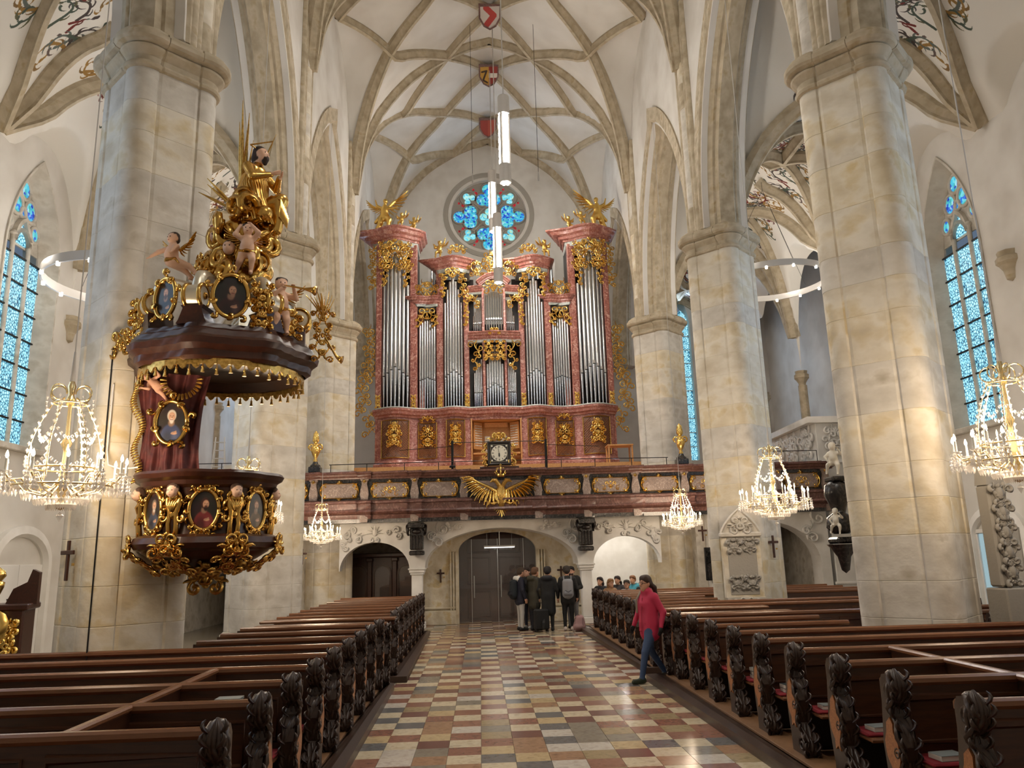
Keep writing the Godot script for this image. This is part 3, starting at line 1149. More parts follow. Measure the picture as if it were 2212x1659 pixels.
func lancet(at: Vector3, s: float) -> void:
	# three lights of leaded glass with stone mullions and a traceried head; turned so that local +z looks into the room
	var w := struct("window_%d" % (used.get("win", 0) + 1))
	used["win"] = used.get("win", 0) + 1
	w.position = at
	w.rotation.y = -s * PI / 2
	# splayed jamb stones
	var curve := gothic(1.02, 8.7, 11.15, 10)
	var path := [V(-1.02, 4.6)]
	for p in curve:
		path.append(V(p.x, p.y))
	path.append(V(1.02, 4.6))
	var m := MB.new()
	m.sweep(path, [V2(-0.05, -0.05), V2(0.22, -0.05), V2(0.22, 0.0), V2(0.0, 0.36), V2(-0.05, 0.36)], V(0, 0, 1))
	bit(w, "jamb_stones", m, M.stone_grey)
	m = MB.new()
	m.box(V(0, 4.62, 0.2), V(2.1, 0.14, 0.5), 0.02)
	bit(w, "window_sill", m, M.stone_grey)
	var pw := 0.5
	var pane := MB.new()
	pane.box(Vector3.ZERO, V(pw, 0.56, 0.02))
	var pm := pane.mesh(M.lead_glass)
	var barm := MB.new()
	barm.box(Vector3.ZERO, V(pw + 0.04, 0.035, 0.06))
	var bm := barm.mesh(M.iron)
	for i in 3:
		var x := (i - 1) * 0.6
		for k in 7:
			part(w, "pane", pm, null, T(V(x, 5.0 + k * 0.6, 0)))
			part(w, "saddle_bar", bm, null, T(V(x, 5.3 + k * 0.6, 0.02)))
		var h := MB.new()
		var hp := gothic(pw / 2, 9.2, 9.75 if i == 1 else 9.5, 6)
		h.prism(hp, -0.01, 0.01)
		bit(w, "pane", h, M.lead_glass)
		arch_ring(w, "cusped_arch", hp, 0.03, [V2(-0.06, -0.02), V2(0.06, -0.02), V2(0.06, 0.07), V2(-0.06, 0.07)], Transform3D.IDENTITY, M.stone_grey)
	for x in [-0.3, 0.3]:
		var mm := MB.new()
		mm.lathe([V2(0.055, 4.6), V2(0.055, 9.3), V2(0.09, 9.34), V2(0.05, 9.4)], 8)
		bit(w, "mullion", mm, M.stone_grey, T(V(x, 0, 0.03)))
	# tracery: a stone plate pierced by small lights, each light proud in its ring
	var plate := MB.new()
	var pp := [V2(-0.92, 9.15)]
	for p in gothic(0.95, 9.2, 11.0, 10):
		pp.append(p)
	pp.append(V2(0.92, 9.15))
	plate.prism(pp, -0.06, -0.02)
	bit(w, "tracery_plate", plate, M.stone_grey)
	for q in [[0.0, 10.5, 0.17], [-0.26, 10.08, 0.19], [0.26, 10.08, 0.19], [-0.52, 9.62, 0.14], [0.52, 9.62, 0.14], [0.0, 9.95, 0.09]]:
		var g := MB.new()
		g.prism(arc_pts(V2(q[0], q[1]), V2(q[2], q[2] * 1.2), 0, TAU * 15 / 16, 15), -0.02, 0.0)
		bit(w, "tracery_light", g, M.stained_blue)
		var rg := MB.new()
		rg.tube(arc_pts(V2(q[0], q[1]), V2(q[2] * 1.12, q[2] * 1.32), 0, TAU, 18).map(func(p): return V(p.x, p.y, 0.0)), 0.045, 6)
		bit(w, "tracery_ring", rg, M.stone_grey)
func west_lancet(s: float) -> void:
	var w := struct("window_%d" % (used.get("win", 0) + 1))
	used["win"] = used.get("win", 0) + 1
	w.position = V(s * 8.2, 0, WEST - 0.3)
	var pane := MB.new()
	pane.box(Vector3.ZERO, V(0.6, 0.6, 0.02))
	var pm := pane.mesh(M.lead_glass)
	for x in [-0.31, 0.31]:
		for k in 10:
			part(w, "pane", pm, null, T(V(x, 6.2 + k * 0.62, 0)))
		var h := MB.new()
		h.prism(gothic(0.29, 12.1, 12.7, 6), -0.01, 0.01)
		bit(w, "pane", h, M.lead_glass, T(V(x, 0, 0)))
	var b := MB.new()
	b.box(V(0, 9.3, 0.02), V(0.1, 6.9, 0.12))
	for k in 10:
		b.box(V(0, 6.51 + k * 0.62, 0.02), V(1.24, 0.03, 0.05))
	bit(w, "mullion", b, M.stone_grey)
func rose(par: Node) -> void:
	var w := struct("window_%d" % (used.get("win", 0) + 1))
	used["win"] = used.get("win", 0) + 1
	w.position = V(0, 17.29, WEST)
	var m := MB.new()
	m.sweep(arc_pts(V2(0, 0), V2(1.9, 1.9), 0, TAU * 47 / 48, 47).map(func(p): return V(p.x, p.y)), [V2(-0.22, -0.3), V2(-0.12, -0.16), V2(-0.05, 0.0), V2(0.06, 0.03), V2(0.17, 0.04), V2(0.17, -0.1)].map(func(q): return Vector2(q.x, q.y)), V(0, 0, 1), true)
	bit(w, "stone_ring", m, M.mono_grey)
	m = MB.new()
	m.prism(arc_pts(V2(0, 0), V2(1.75, 1.75), 0, TAU * 47 / 48, 47), -0.34, -0.26)
	bit(w, "tracery_plate", m, M.mono_grey)
	var lobes := []
	for q in 4:
		var a := q * PI / 2
		var d := Vector2(cos(a), sin(a))
		var t := Vector2(-d.y, d.x)
		lobes.append([d * 0.25, V2(0.17, 0.17), "stained_cyan"])
		lobes.append([d * 0.84 + t * 0.27, V2(0.29, 0.29), "stained_blue"])
		lobes.append([d * 0.84 - t * 0.27, V2(0.29, 0.29), "stained_blue"])
		lobes.append([d * 0.72, V2(0.2, 0.2), "stained_blue"])
		lobes.append([d * 1.34, V2(0.29, 0.27), "stained_blue"])
		var e := Vector2(cos(a + PI / 4), sin(a + PI / 4))
		var et := Vector2(-e.y, e.x)
		lobes.append([e * 1.42, V2(0.16, 0.16), "stained_cyan"])
		lobes.append([e * 1.2 + et * 0.16, V2(0.13, 0.13), "stained_cyan"])
		lobes.append([e * 1.2 - et * 0.16, V2(0.13, 0.13), "stained_cyan"])
		for k in [-1.0, 1.0]:
			var r := Vector2(cos(a + k * 0.47), sin(a + k * 0.47))
			lobes.append([r * 1.3, V2(0.09, 0.09), "stained_red"])
			lobes.append([r * 1.52, V2(0.05, 0.05), "stained_red"])
	var i := 0
	for l in lobes:
		var g := MB.new()
		g.prism(arc_pts(l[0], l[1], 0, TAU * 17 / 18, 17), -0.26, -0.235 - 0.001 * (i % 5))
		bit(w, "pane", g, M[l[2]])
		i += 1
	# moulded tracery bars around the lights
	m = MB.new()
	var ringp := func(c: Vector2, r: float, a0: float, a1: float): return arc_pts(c, V2(r, r), a0, a1, 16).map(func(p): return V(p.x, p.y, -0.22))
	for q in 4:
		var a := q * PI / 2
		var d := Vector2(cos(a), sin(a))
		var t := Vector2(-d.y, d.x)
		m.tube(ringp.call(d * 0.84 + t * 0.27, 0.33, a - 0.3, a + PI + 0.4), 0.05, 5)
		m.tube(ringp.call(d * 0.84 - t * 0.27, 0.33, a + 0.3, a - PI - 0.4), 0.05, 5)
		m.tube(ringp.call(d * 1.34, 0.33, a - 2.3, a + 2.3), 0.05, 5)
		var e := Vector2(cos(a + PI / 4), sin(a + PI / 4))
		m.tube(ringp.call(e * 1.32, 0.36, 0, TAU), 0.05, 5)
		m.tube([V(e.x * 0.42, e.y * 0.42, -0.22), V(e.x * 0.98, e.y * 0.98, -0.22)], 0.06, 5)
	m.tube(ringp.call(V2(0, 0), 0.47, 0, TAU), 0.05, 5)
	bit(w, "tracery_bars", m, M.mono_grey)
	tag(w, "")
	par = par
# ---------------------------------------------------------------- floor
func floors() -> void:
	var f := struct("floor")
	var m := MB.new()
	m.box(V(0, -0.3, -14.5), V(26, 0.56, 39))
	bit(f, "floor_slab", m, M.grout)
	var p := 0.367
	var tm := []
	var b := MB.new()
	b.box(Vector3.ZERO, V(p - 0.004, 0.024, p - 0.004), 0.0015)
	for i in 10:
		tm.append(b.mesh(M["tile_%d" % i]))
	rng.seed = 4
	var light := [0, 0, 1, 0, 6, 9, 1, 0, 4, 5]
	var dark := [2, 3, 8, 2, 3, 5, 2, 7, 4, 8]
	var rest := {}
	var n := 0
	for r in range(-13, 55):
		var z := -7.86 - r * p
		var half := 2.5 if z > -23.2 else 4.8
		for c in range(-14, 14):
			var x := -0.69 + p / 2 + c * p
			if x < -half or x > half:
				continue
			var k: int = (light if posmod(r + c, 2) == 0 else dark)[rng.randi() % 10]
			if rng.randf() < 0.08:
				k = rng.randi() % 10
			if n < 300 and r >= 0:
				part(f, "floor_tile", tm[k], null, T(V(x, -0.012, z)))
				n += 1
			else:
				if not rest.has(k):
					rest[k] = MB.new()
				rest[k].box(V(x, -0.012, z), V(p - 0.004, 0.024, p - 0.004))
	for k in rest:
		var o := bit(f, "far_floor_tiles", rest[k], M["tile_%d" % k])
		o.set_meta("kind", "stuff")
	# plain paving in the aisles, the cross passage and before the first row
	m = MB.new()
	for s in [-1.0, 1.0]:
		m.box(V(s * 6.6, -0.014, -14.5), V(8.1, 0.024, 38))
	m.box(V(0, -0.014, -0.1), V(5.2, 0.024, 5.5))
	m.box(V(0, -0.014, -30.3), V(5.2, 0.024, 5.0))
	bit(f, "aisle_paving", m, M.tile_4)

# ---------------------------------------------------------------- pews
var pew_end: Mesh
var pew_inlay: Mesh
var pew_head: Mesh
func pew_profile() -> Array:
	# outline of the end board, x = towards the altar, y up
	return [V2(-0.1, 0.0), V2(0.26, 0.0), V2(0.29, 0.08), V2(0.27, 0.17), V2(0.18, 0.25), V2(0.13, 0.33), V2(0.15, 0.45), V2(0.17, 0.57), V2(0.12, 0.7), V2(0.05, 0.79), V2(0.03, 0.86), V2(0.1, 0.93), V2(0.13, 1.02), V2(0.1, 1.1), V2(0.03, 1.14), V2(-0.06, 1.12), V2(-0.1, 1.05), V2(-0.1, 0.9), V2(-0.12, 0.75), V2(-0.15, 0.55), V2(-0.13, 0.3), V2(-0.1, 0.15)]
func pew_parts() -> void:
	# local: x across the board (0.11 thick), y up, z towards the altar
	var turn := Transform3D(Basis(V(0, 0, 1), V(0, 1, 0), V(-1, 0, 0)), Vector3.ZERO)
	var m := MB.new()
	m.pose(turn)
	m.prism(pew_profile(), -0.045, 0.045)
	# acanthus ridges that run along the front edge
	m.pose(Transform3D.IDENTITY)
	var pr := pew_profile().slice(1, 15)
	for k in 5:
		var x := -0.056 + 0.028 * k
		var path := []
		var rad := []
		for i in pr.size() * 2 - 1:
			var q: Vector2 = pr[i / 2] if i % 2 == 0 else (pr[i / 2] + pr[i / 2 + 1]) / 2
			var wob := sin(i * 1.3 + k * 1.9)
			path.append(V(x + 0.012 * wob, q.y, q.x - 0.012 + 0.012 * cos(i * 1.7 + k)))
			rad.append(0.017 + 0.007 * sin(i * 1.1 + k * 2.3))
		m.tube(path, rad, 5)
	# leaves curling off the front edge
	for i in 13:
		var q: Vector2 = pr[i]
		for sx in [-1.0, 1.0]:
			var lp := []
			var lr := []
			for j in 6:
				var t := j / 5.0
				lp.append(V(sx * (0.025 + 0.05 * sin(t * 2.4)), q.y + 0.1 * t - 0.02, q.x + 0.018 * sin(t * 3.0) + 0.006))
				lr.append(0.016 * sin(0.3 + t * 2.6))
			m.tube(lp, lr, 5)
	# foot volute and head knob
	for sx in [-1.0, 1.0]:
		for v in [[V2(0.19, 0.12), 0.085, 0.02], [V2(0.05, 1.0), 0.075, 0.018], [V2(0.08, 0.5), 0.05, 0.014]]:
			var sp := []
			var sr := []
			for j in 16:
				var t := j / 15.0
				var a := t * TAU * 1.4 + 0.5
				var rr: float = v[1] * (1.0 - 0.8 * t)
				sp.append(V(sx * (0.05 + 0.012 * t), v[0].y + sin(a) * rr, v[0].x + cos(a) * rr))
				sr.append(v[2] * (1.0 - 0.4 * t))
			m.tube(sp, sr, 5)
	pew_end = m.mesh(M.wood_carved)
	m = MB.new()
	for k in 7:
		var a := PI * (k - 3) / 7.0
		var lp := []
		var lr := []
		for j in 7:
			var t := j / 6.0
			lp.append(V(sin(a) * 0.075 * sin(t * 2.2), 1.16 - 0.24 * t + 0.02 * cos(a), 0.06 + 0.06 * sin(t * 2.6) * cos(a) ))
			lr.append(0.024 * sin(0.45 + t * 2.3))
		m.tube(lp, lr, 6)
	m.ball(V(0, 1.13, 0.03), V(0.055, 0.04, 0.06), 8)
	pew_head = m.mesh(M.wood_carved)
	m = MB.new()
	m.pose(turn)
	m.prism([V2(0.02, 0.78), V2(0.055, 0.73), V2(0.05, 0.66), V2(0.105, 0.58), V2(0.11, 0.45), V2(0.07, 0.35), V2(0.075, 0.27), V2(0.03, 0.31), V2(-0.02, 0.27), V2(-0.02, 0.36), V2(-0.08, 0.45), V2(-0.09, 0.57), V2(-0.05, 0.66), V2(-0.04, 0.73)], 0.045, 0.062)
	pew_inlay = m.mesh(M.wood_inlay)
func pew(label: String, group: String, x0: float, x1: float, z: float, ends: int, panels := true, far := false) -> Node3D:
	# a bench from x0 (aisle end) to x1, its rail at z; the seat lies towards the altar (+z)
	var t := thing("pew", label, "pew", V(x0, 0.1, z), 0.0, group)
	var d := signf(x1 - x0)
	var w := absf(x1 - x0)
	if ends:
		var xf := Transform3D(Basis.from_scale(V(d, 0.9, 1)), V(d * 0.06, 0, 0.08))
		var e := part(t, "bench_end", pew_end, null, xf)
		part(e, "carved_head", pew_head)
		tag(part(e, "inlay_panel", pew_inlay), "light inlaid wooden panel with curling lines")
	var c := d * (0.1 + w / 2)
	var m := MB.new()
	m.bar(V(c, 0.28, 0.03), V(c, 0.925, -0.04), w - 0.1, 0.03)
	bit(t, "backrest", m, M.wood)
	m = MB.new()
	m.sweep([V(d * 0.05, 0.94, -0.045), V(d * w, 0.94, -0.045)] if d > 0 else [V(d * w, 0.94, -0.045), V(d * 0.05, 0.94, -0.045)], [V2(-0.045, -0.03), V2(0.03, -0.035), V2(0.05, -0.01), V2(0.045, 0.02), V2(0.02, 0.035), V2(-0.02, 0.035), V2(-0.045, 0.015)], V(0, 1, 0))
	bit(t, "top_rail", m, M.wood_rail)
	if panels:
		var k := maxi(1, int(w / 1.15))
		for i in k:
			var pc := d * (0.14 + (w - 0.14) * (i + 0.5) / k)
			var pw := (w - 0.14) / k - 0.16
			m = MB.new()
			var fr := [V(pc - pw / 2, 0.5, 0.032), V(pc + pw / 2, 0.5, 0.032), V(pc + pw / 2, 0.82, 0.0), V(pc - pw / 2, 0.82, 0.0)]
			m.sweep(fr, [V2(-0.012, -0.01), V2(0.012, -0.01), V2(0.006, 0.014), V2(-0.006, 0.014)], V(0, 0.1, 1), true)
			bit(t, "panel_moulding", m, M.wood)
	m = MB.new()
	m.box(V(c, 0.38, 0.24), V(w - 0.1, 0.035, 0.4), 0.012)
	bit(t, "seat", m, M.wood_rail)
	if not far:
		m = MB.new()
		m.box(V(d * (0.12 + minf(w, 6.0) / 2), 0.412, 0.22), V(minf(w, 6.0) - 0.06, 0.03, 0.32), 0.012)
		bit(t, "cushion", m, M.cushion)
		m = MB.new()
		m.box(V(c, 0.19, 0.1), V(w - 0.1, 0.36, 0.025))
		bit(t, "seat_front", m, M.wood_black)
	return t
func book(label: String, at: Vector3, turn: float, thick: float, grey: bool) -> void:
	var t := thing("hymn_book", label, "book", at, turn, "hymn books lying on the pew seats")
	var m := MB.new()
	m.box(V(0, thick / 2, 0), V(0.2, thick * 0.84, 0.15))
	bit(t, "pages", m, M.page)
	m = MB.new()
	m.box(V(0.004, thick * 0.95, 0), V(0.205, thick * 0.08, 0.155))
	m.box(V(0.004, thick * 0.05, 0), V(0.205, thick * 0.08, 0.155))
	m.box(V(0.103, thick * 0.5, 0), V(0.006, thick, 0.155))
	bit(t, "cover", m, M.book_grey if grey else M.book_cover)
func platform(called: String, label: String, x0: float, x1: float, z0: float, z1: float) -> void:
	# boarded pew platform with a moulded black kerb along the aisle
	var t := thing(called, label, "platform", V(x0, 0, z0))
	var d := signf(x1 - x0)
	var w := absf(x1 - x0)
	var len := z0 - z1
	var k := int(w / 0.3)
	var bm := MB.new()
	bm.box(Vector3.ZERO, V(w / k - 0.004, 0.03, len), 0.004)
	var bmesh := bm.mesh(M.wood_floor)
	var n := mini(k, 4)
	for i in n:
		part(t, "floor_board", bmesh, null, T(V(d * (0.1 + (i + 0.5) * w / k), 0.085, -len / 2)))
	var m := MB.new()
	m.box(V(d * (0.1 + n * w / k + (w - n * w / k) / 2), 0.085, -len / 2), V(w - n * w / k, 0.03, len))
	bit(t, "boarded_floor", m, M.wood_floor)
	m = MB.new()
	var path := [V(0, 0, 0), V(0, 0, -len)]
	if d < 0:
		path.reverse()
	m.sweep([V(d * w, 0, 0)] + path + [V(d * w, 0, -len)] if d > 0 else [V(d * w, 0, -len)] + path + [V(d * w, 0, 0)], [V2(0.08, 0.0), V2(0.08, 0.105), V2(0.02, 0.115), V2(0.0, 0.1), V2(-0.03, 0.085), V2(-0.05, 0.06), V2(-0.07, 0.055), V2(-0.09, 0.03), V2(-0.1, 0.0)].map(func(q): return Vector2(-q.x if d > 0 else -q.x, q.y)), V(0, 1, 0))
	bit(t, "kerb_moulding", m, M.wood_carved)
func desk_front(label: String, x0: float, x1: float, z: float) -> void:
	# panelled prayer-desk front with a sloping shelf, closing a block of pews
	var t := thing("prayer_desk", label, "prayer desk", V(x0, 0.1, z))
	var d := signf(x1 - x0)
	var w := absf(x1 - x0)
	var m := MB.new()
	m.box(V(d * w / 2, 0.46, 0), V(w, 0.9, 0.05), 0.008)
	m.box(V(d * 0.03, 0.46, -0.2), V(0.05, 0.9, 0.4), 0.008)
	bit(t, "front_board", m, M.wood)
	m = MB.new()
	m.box(V(d * w / 2, 0.95, -0.1), V(w + 0.08, 0.05, 0.34), 0.015)
	bit(t, "shelf", m, M.wood_rail)
	m = MB.new()
	m.box(V(d * w / 2, 0.88, 0.035), V(w + 0.06, 0.06, 0.03), 0.008)
	m.box(V(d * w / 2, 0.06, 0.035), V(w + 0.06, 0.12, 0.03), 0.008)
	bit(t, "moulding", m, M.wood_dark)
	var e := part(t, "bench_end", pew_end, null, Transform3D(Basis.from_scale(V(d, 0.83, 1)), V(-d * 0.02, 0, -0.08)))
	e.set_meta("label", "carved dark wooden end board")
	part(t, "bench_end", pew_end, null, Transform3D(Basis.from_scale(V(d, 0.83, 1)), V(d * 0.02, 0, -0.3)))
	var k := int(w / 0.8)
	for i in k:
		m = MB.new()
		var pc := d * (w * (i + 0.5) / k)
		var pw := w / k - 0.16
		m.sweep([V(pc - pw / 2, 0.2, 0.03), V(pc + pw / 2, 0.2, 0.03), V(pc + pw / 2, 0.78, 0.03), V(pc - pw / 2, 0.78, 0.03)], [V2(-0.015, -0.01), V2(0.015, -0.01), V2(0.006, 0.015), V2(-0.006, 0.015)], V(0, 0, 1), true)
		bit(t, "panel_moulding", m, M.wood_dark)
const ORD := ["first", "second", "third", "fourth", "fifth", "sixth", "seventh", "eighth", "ninth", "tenth"]
func pews() -> void:
	pew_parts()
	rng.seed = 9
	for s in [-1.0, 1.0]:
		var side := "pulpit" if s < 0 else "epitaph"
		var xa: float = 2.48 if s > 0 else -2.26
		platform("pew_platform", "boarded platform with dark moulded kerb under the front pews on the %s side" % side, 2.3 if s > 0 else -2.2, 4.44 * s, -3.8, -13.66)
		platform("pew_platform", "boarded platform with dark moulded kerb under the rear pews on the %s side" % side, 2.3 if s > 0 else -2.2, 4.44 * s, -14.45, -23.0)
		for i in 9:
			var z := -5.42 - 1.0 * i
			var x1: float = 9.3 * s
			if i == 0 or z < -10.43 and (z > -12.6 or s < 0):
				x1 = 4.6 * s
			var lab := "dark wooden pew with carved end, %s row of the front block on the %s side" % [ORD[i], side]
			pew(lab, "front pews on the %s side" % side, xa, x1, z, 1)
			if absf(x1) < 6 and s > 0 and i > 0:
				pew("short wooden pew between pillar and aisle wall, %s row on the %s side" % [ORD[i], side], "aisle pews on the %s side" % side, 6.6 * s, 9.3 * s, z, 1)
			if i > 0:
				var cnt: int = [1, 1, 1, 2, 3, 1, 2, 3][i - 1]
				for b in cnt:
					book("hymn book on the %s front pew, %s side%s" % [ORD[i], side, "" if cnt == 1 else [", bottom of its stack", ", second of its stack", ", third of its stack"][b]], V(xa + s * 0.33, 0.527 + b * 0.042, z + 0.25), rng.randf_range(-0.12, 0.12) + (PI if s < 0 else 0.0), 0.04, b % 2 == 0)
		# low partition that closes off the inner seats
		var dv := thing("pew_partition", "low wooden partition with pale rail across three pews on the %s side" % side, "partition", V((3.64 if s > 0 else -3.36), 0.1, 0))
		var m := MB.new()
		m.box(V(0, 0.6, -6.95), V(0.04, 0.66, 2.9))
		bit(dv, "board", m, M.wood)
		m = MB.new()
		m.box(V(0, 0.945, -6.96), V(0.075, 0.05, 2.96), 0.015)
		bit(dv, "rail", m, M.wood_rail)
		desk_front("panelled wooden desk front before the rear pews on the %s side" % side, xa, 4.6 * s if s > 0 else 4.6 * s, -14.75)
		for i in 8:
			var z := -15.75 - 1.0 * i
			var x1: float = (9.3 if absf(z + 18.5) > 1.2 and s > 0 else 4.6) * s
			pew("dark wooden pew with carved end, %s row of the rear block on the %s side" % [ORD[i], side], "rear pews on the %s side" % side, xa, x1, z, 1, i < 2, true)
		# closing front panel behind the last front row
		var bk := thing("pew_back_panel", "tall panelled back behind the last front pew on the %s side" % side, "panel", V(xa, 0.1, -13.95 + 0.16))
		m = MB.new()
		m.box(V(s * 1.1, 0.46, 0), V(2.0, 0.9, 0.04), 0.006)
		bit(bk, "board", m, M.wood)
		m = MB.new()
		m.box(V(s * 1.1, 0.945, 0), V(2.2, 0.045, 0.26), 0.012)
		bit(bk, "shelf", m, M.wood_rail)
		part(bk, "bench_end", pew_end, null, Transform3D(Basis.from_scale(V(s, 0.83, 1)), V(0, 0, 0.0)))
	book("pale thin hymn book lying on the rail of a front pew, pulpit side", V(-2.78, 0.99, -7.0), 0.05, 0.02, true)
# ---------------------------------------------------------------- organ gallery
const GZ := -23.9
const PILS := [-10.1, -8.6, -7.1, -5.66, -4.13, -2.62, -1.13, 1.13, 2.62, 4.13, 5.66, 7.1, 8.6, 10.1]
func loft_path(y: float, z: float) -> Array:
	var p := [V(-10.45, y, z)]
	for x in PILS:
		p.append_array([V(x - 0.2, y, z), V(x - 0.17, y, z + 0.07), V(x + 0.17, y, z + 0.07), V(x + 0.2, y, z)])
	p.append(V(10.34, y, z))
	return p
func gilt_scroll_frame(m: MB, w: float, h: float, seed: int) -> void:
	# C-scrolls at both ends of a long panel, flowers above and below
	for s in [-1.0, 1.0]:
		var keep := m.xf
		m.xf = keep * Transform3D(Basis.from_scale(V(s, 1, 1)), Vector3.ZERO)
		m.tube(arc_pts(V2(w * 0.38, 0), V2(0.17, h * 0.52), -1.75, 1.75, 14).map(func(p): return V(p.x, p.y, 0.03)), 0.02, 5)
		m.scroll(V2(w * 0.5, 0), 0.9, 0.16, 0.9, 0.018, 1.0)
		m.scroll(V2(w * 0.46, h * 0.2), 1.2, 0.2, 0.9, 0.018, 1.0)
		m.scroll(V2(w * 0.46, -h * 0.2), -1.2, 0.2, 0.9, 0.018, -1.0)
		for k in 4:
			m.leaf(V2(w * 0.47, h * (0.36 - 0.24 * k)), 0.5 - 0.5 * k, 0.12, 0.02, 0.8)
		m.xf = keep
	for s in [-1.0, 1.0]:
		for k in 7:
			m.leaf(V2(0, s * h * 0.5), (k - 3) * 0.5 + (PI / 2) * s, 0.11, 0.022, 0.3 * s)
		m.ball(V(0, s * h * 0.5, 0.02), 0.03, 6)
	if seed % 2:
		m.rocaille(w * 0.5, h * 0.5, seed, 0.7, 0.016)
func loft() -> void:
	var t := thing("organ_gallery", "dark red marble gallery parapet with gilded panels below the organ", "gallery", V(0, 0, 0))
	var m := MB.new()
	m.box(V(0, 3.36, (GZ - 0.2 + WEST) / 2), V(20.5, 0.3, absf(WEST - GZ) - 0.2))
	bit(t, "gallery_floor", m, M.white_stucco)
	m = MB.new()
	m.sweep(loft_path(4.5, GZ), [V2(-0.2, 0), V2(0.05, 0), V2(0.06, 0.04), V2(0.11, 0.07), V2(0.13, 0.12), V2(0.19, 0.15), V2(0.19, 0.21), V2(-0.2, 0.22)], V(0, 1, 0))
	bit(t, "top_cornice", m, M.marble_red)
	m = MB.new()
	m.sweep(loft_path(3.79, GZ), [V2(-0.2, -0.24), V2(0.14, -0.24), V2(0.15, -0.05), V2(0.2, -0.03), V2(0.2, 0.03), V2(0.1, 0.05), V2(0.06, 0.08), V2(-0.2, 0.08)], V(0, 1, 0))
	bit(t, "ledge", m, M.marble_red)
	m = MB.new()
	m.sweep(loft_path(3.4, GZ), [V2(-0.2, -0.1), V2(0.06, -0.1), V2(0.08, 0.02), V2(0.16, 0.06), V2(0.2, 0.1), V2(0.18, 0.16), V2(-0.2, 0.16)], V(0, 1, 0))
	bit(t, "lower_moulding", m, M.marble_red)
	m = MB.new()
	m.sweep(loft_path(3.27, GZ), [V2(-0.2, -0.08), V2(0.06, -0.08), V2(0.06, 0.06), V2(-0.2, 0.06)], V(0, 1, 0))
	bit(t, "dark_base", m, M.marble_black)
	var pil := MB.new()
	pil.prism([V2(-0.11, -0.3), V2(0.11, -0.3), V2(0.11, -0.26), V2(0.13, -0.14), V2(0.11, 0.0), V2(0.075, 0.16), V2(0.09, 0.26), V2(0.12, 0.28), V2(0.12, 0.32), V2(-0.12, 0.32), V2(-0.12, 0.28), V2(-0.09, 0.26), V2(-0.075, 0.16), V2(-0.11, 0.0), V2(-0.13, -0.14), V2(-0.11, -0.26)], -0.1, 0.1)
	var pm := pil.mesh(M.marble_grey)
	var tw := MB.new()
	for k in 5:
		tw.leaf(V2(0, 0.0), PI / 2 + (k - 2) * 0.6, 0.09, 0.02, 0)
	tw.ball(V(0, 0, 0.03), 0.03, 6)
	var twm := tw.mesh(M.gold)
	var con := MB.new()
	con.prism([V2(-0.11, 0), V2(0.11, 0), V2(0.12, 0.1), V2(0.12, 0.2), V2(-0.12, 0.2), V2(-0.12, 0.1)], -0.05, 0.12)
	var cm := con.mesh(M.marble_grey)
	for x in PILS:
		var p := part(t, "pilaster", pm, null, T(V(x, 4.18, GZ + 0.02)))
		part(p, "gilt_leaf", twm, null, T(V(0, 0.22, 0.1)))
		part(t, "bracket", cm, null, T(V(x, 3.2, GZ + 0.06)))
	for i in PILS.size() - 1:
		var xc: float = (PILS[i] + PILS[i + 1]) / 2
		var w: float = PILS[i + 1] - PILS[i]
		m = MB.new()
		m.box(V(xc, 4.18, GZ - 0.06), V(w, 0.66, 0.1))
		bit(t, "dark_field", m, M.marble_black)
		m = MB.new()
		m.box(Vector3.ZERO, V(w - 0.46, 0.44, 0.05), 0.015)
		var pn := bit(t, "stone_panel", m, M.marble_grey, T(V(xc, 4.16, GZ + 0.0)))
		if absf(xc) > 0.5 and absf(xc) < 10:
			m = MB.new()
			var hw := w / 2 - 0.24
			m.tube([V(-hw, 0.22, 0.03), V(hw, 0.22, 0.03), V(hw, -0.22, 0.03), V(-hw, -0.22, 0.03), V(-hw, 0.22, 0.03)], 0.012, 5)
			gilt_scroll_frame(m, w - 0.46, 0.44, 5 + i)
			bit(pn, "gilt_frame", m, M.gold)
	# wooden floor and organ podium behind the parapet
	m = MB.new()
	m.box(V(0, 4.3, -29.4), V(10.2, 1.6, 6.8))
	m.box(V(-7.6, 4.2, -29.2), V(4.6, 1.0, 6.2))
	m.box(V(8.0, 4.2, -29.2), V(5.0, 1.0, 6.2))
	bit(t, "wooden_podium", m, M.wood_light)
	# iron hand rail above the parapet
	m = MB.new()
	for sg in [-1.0, 1.0]:
		m.tube([V(sg * 5.25, 4.98, GZ - 0.15), V(sg * 2.0, 5.0, GZ - 0.15), V(sg * 0.4, 5.0, GZ - 0.15)], 0.013, 6)
		for x in [5.2, 4.1, 2.95, 1.9, 1.4]:
			m.tube([V(sg * x, 4.6, GZ - 0.15), V(sg * x, 4.98, GZ - 0.15)], 0.012, 6)
		m.tube([V(sg * 1.5, 5.58, GZ - 0.9), V(sg * 3.2, 5.5, GZ - 1.0)], 0.01, 6)
		m.tube([V(sg * 7.0, 5.1, GZ - 0.15), V(sg * 10.0, 5.1, GZ - 0.15)], 0.013, 6)
		for x in [7.0, 8.5, 10.0]:
			m.tube([V(sg * x, 4.6, GZ - 0.15), V(sg * x, 5.1, GZ - 0.15)], 0.012, 6)
	m.tube([V(-1.5, 5.7, GZ - 0.9), V(1.5, 5.7, GZ - 0.9)], 0.012, 6)
	bit(t, "hand_rail", m, M.iron)
	m = MB.new()
	for sg in [-1.0, 1.0]:
		m.lathe([V2(0.1, 4.9), V2(0.1, 4.95), V2(0.035, 4.98), V2(0.035, 5.72), V2(0, 5.73)], 8)
		m.xf = T(V(sg * 1.5, 0, GZ - 0.9))
		m.lathe([V2(0.04, 4.6), V2(0.04, 5.75), V2(0, 5.76)], 8)
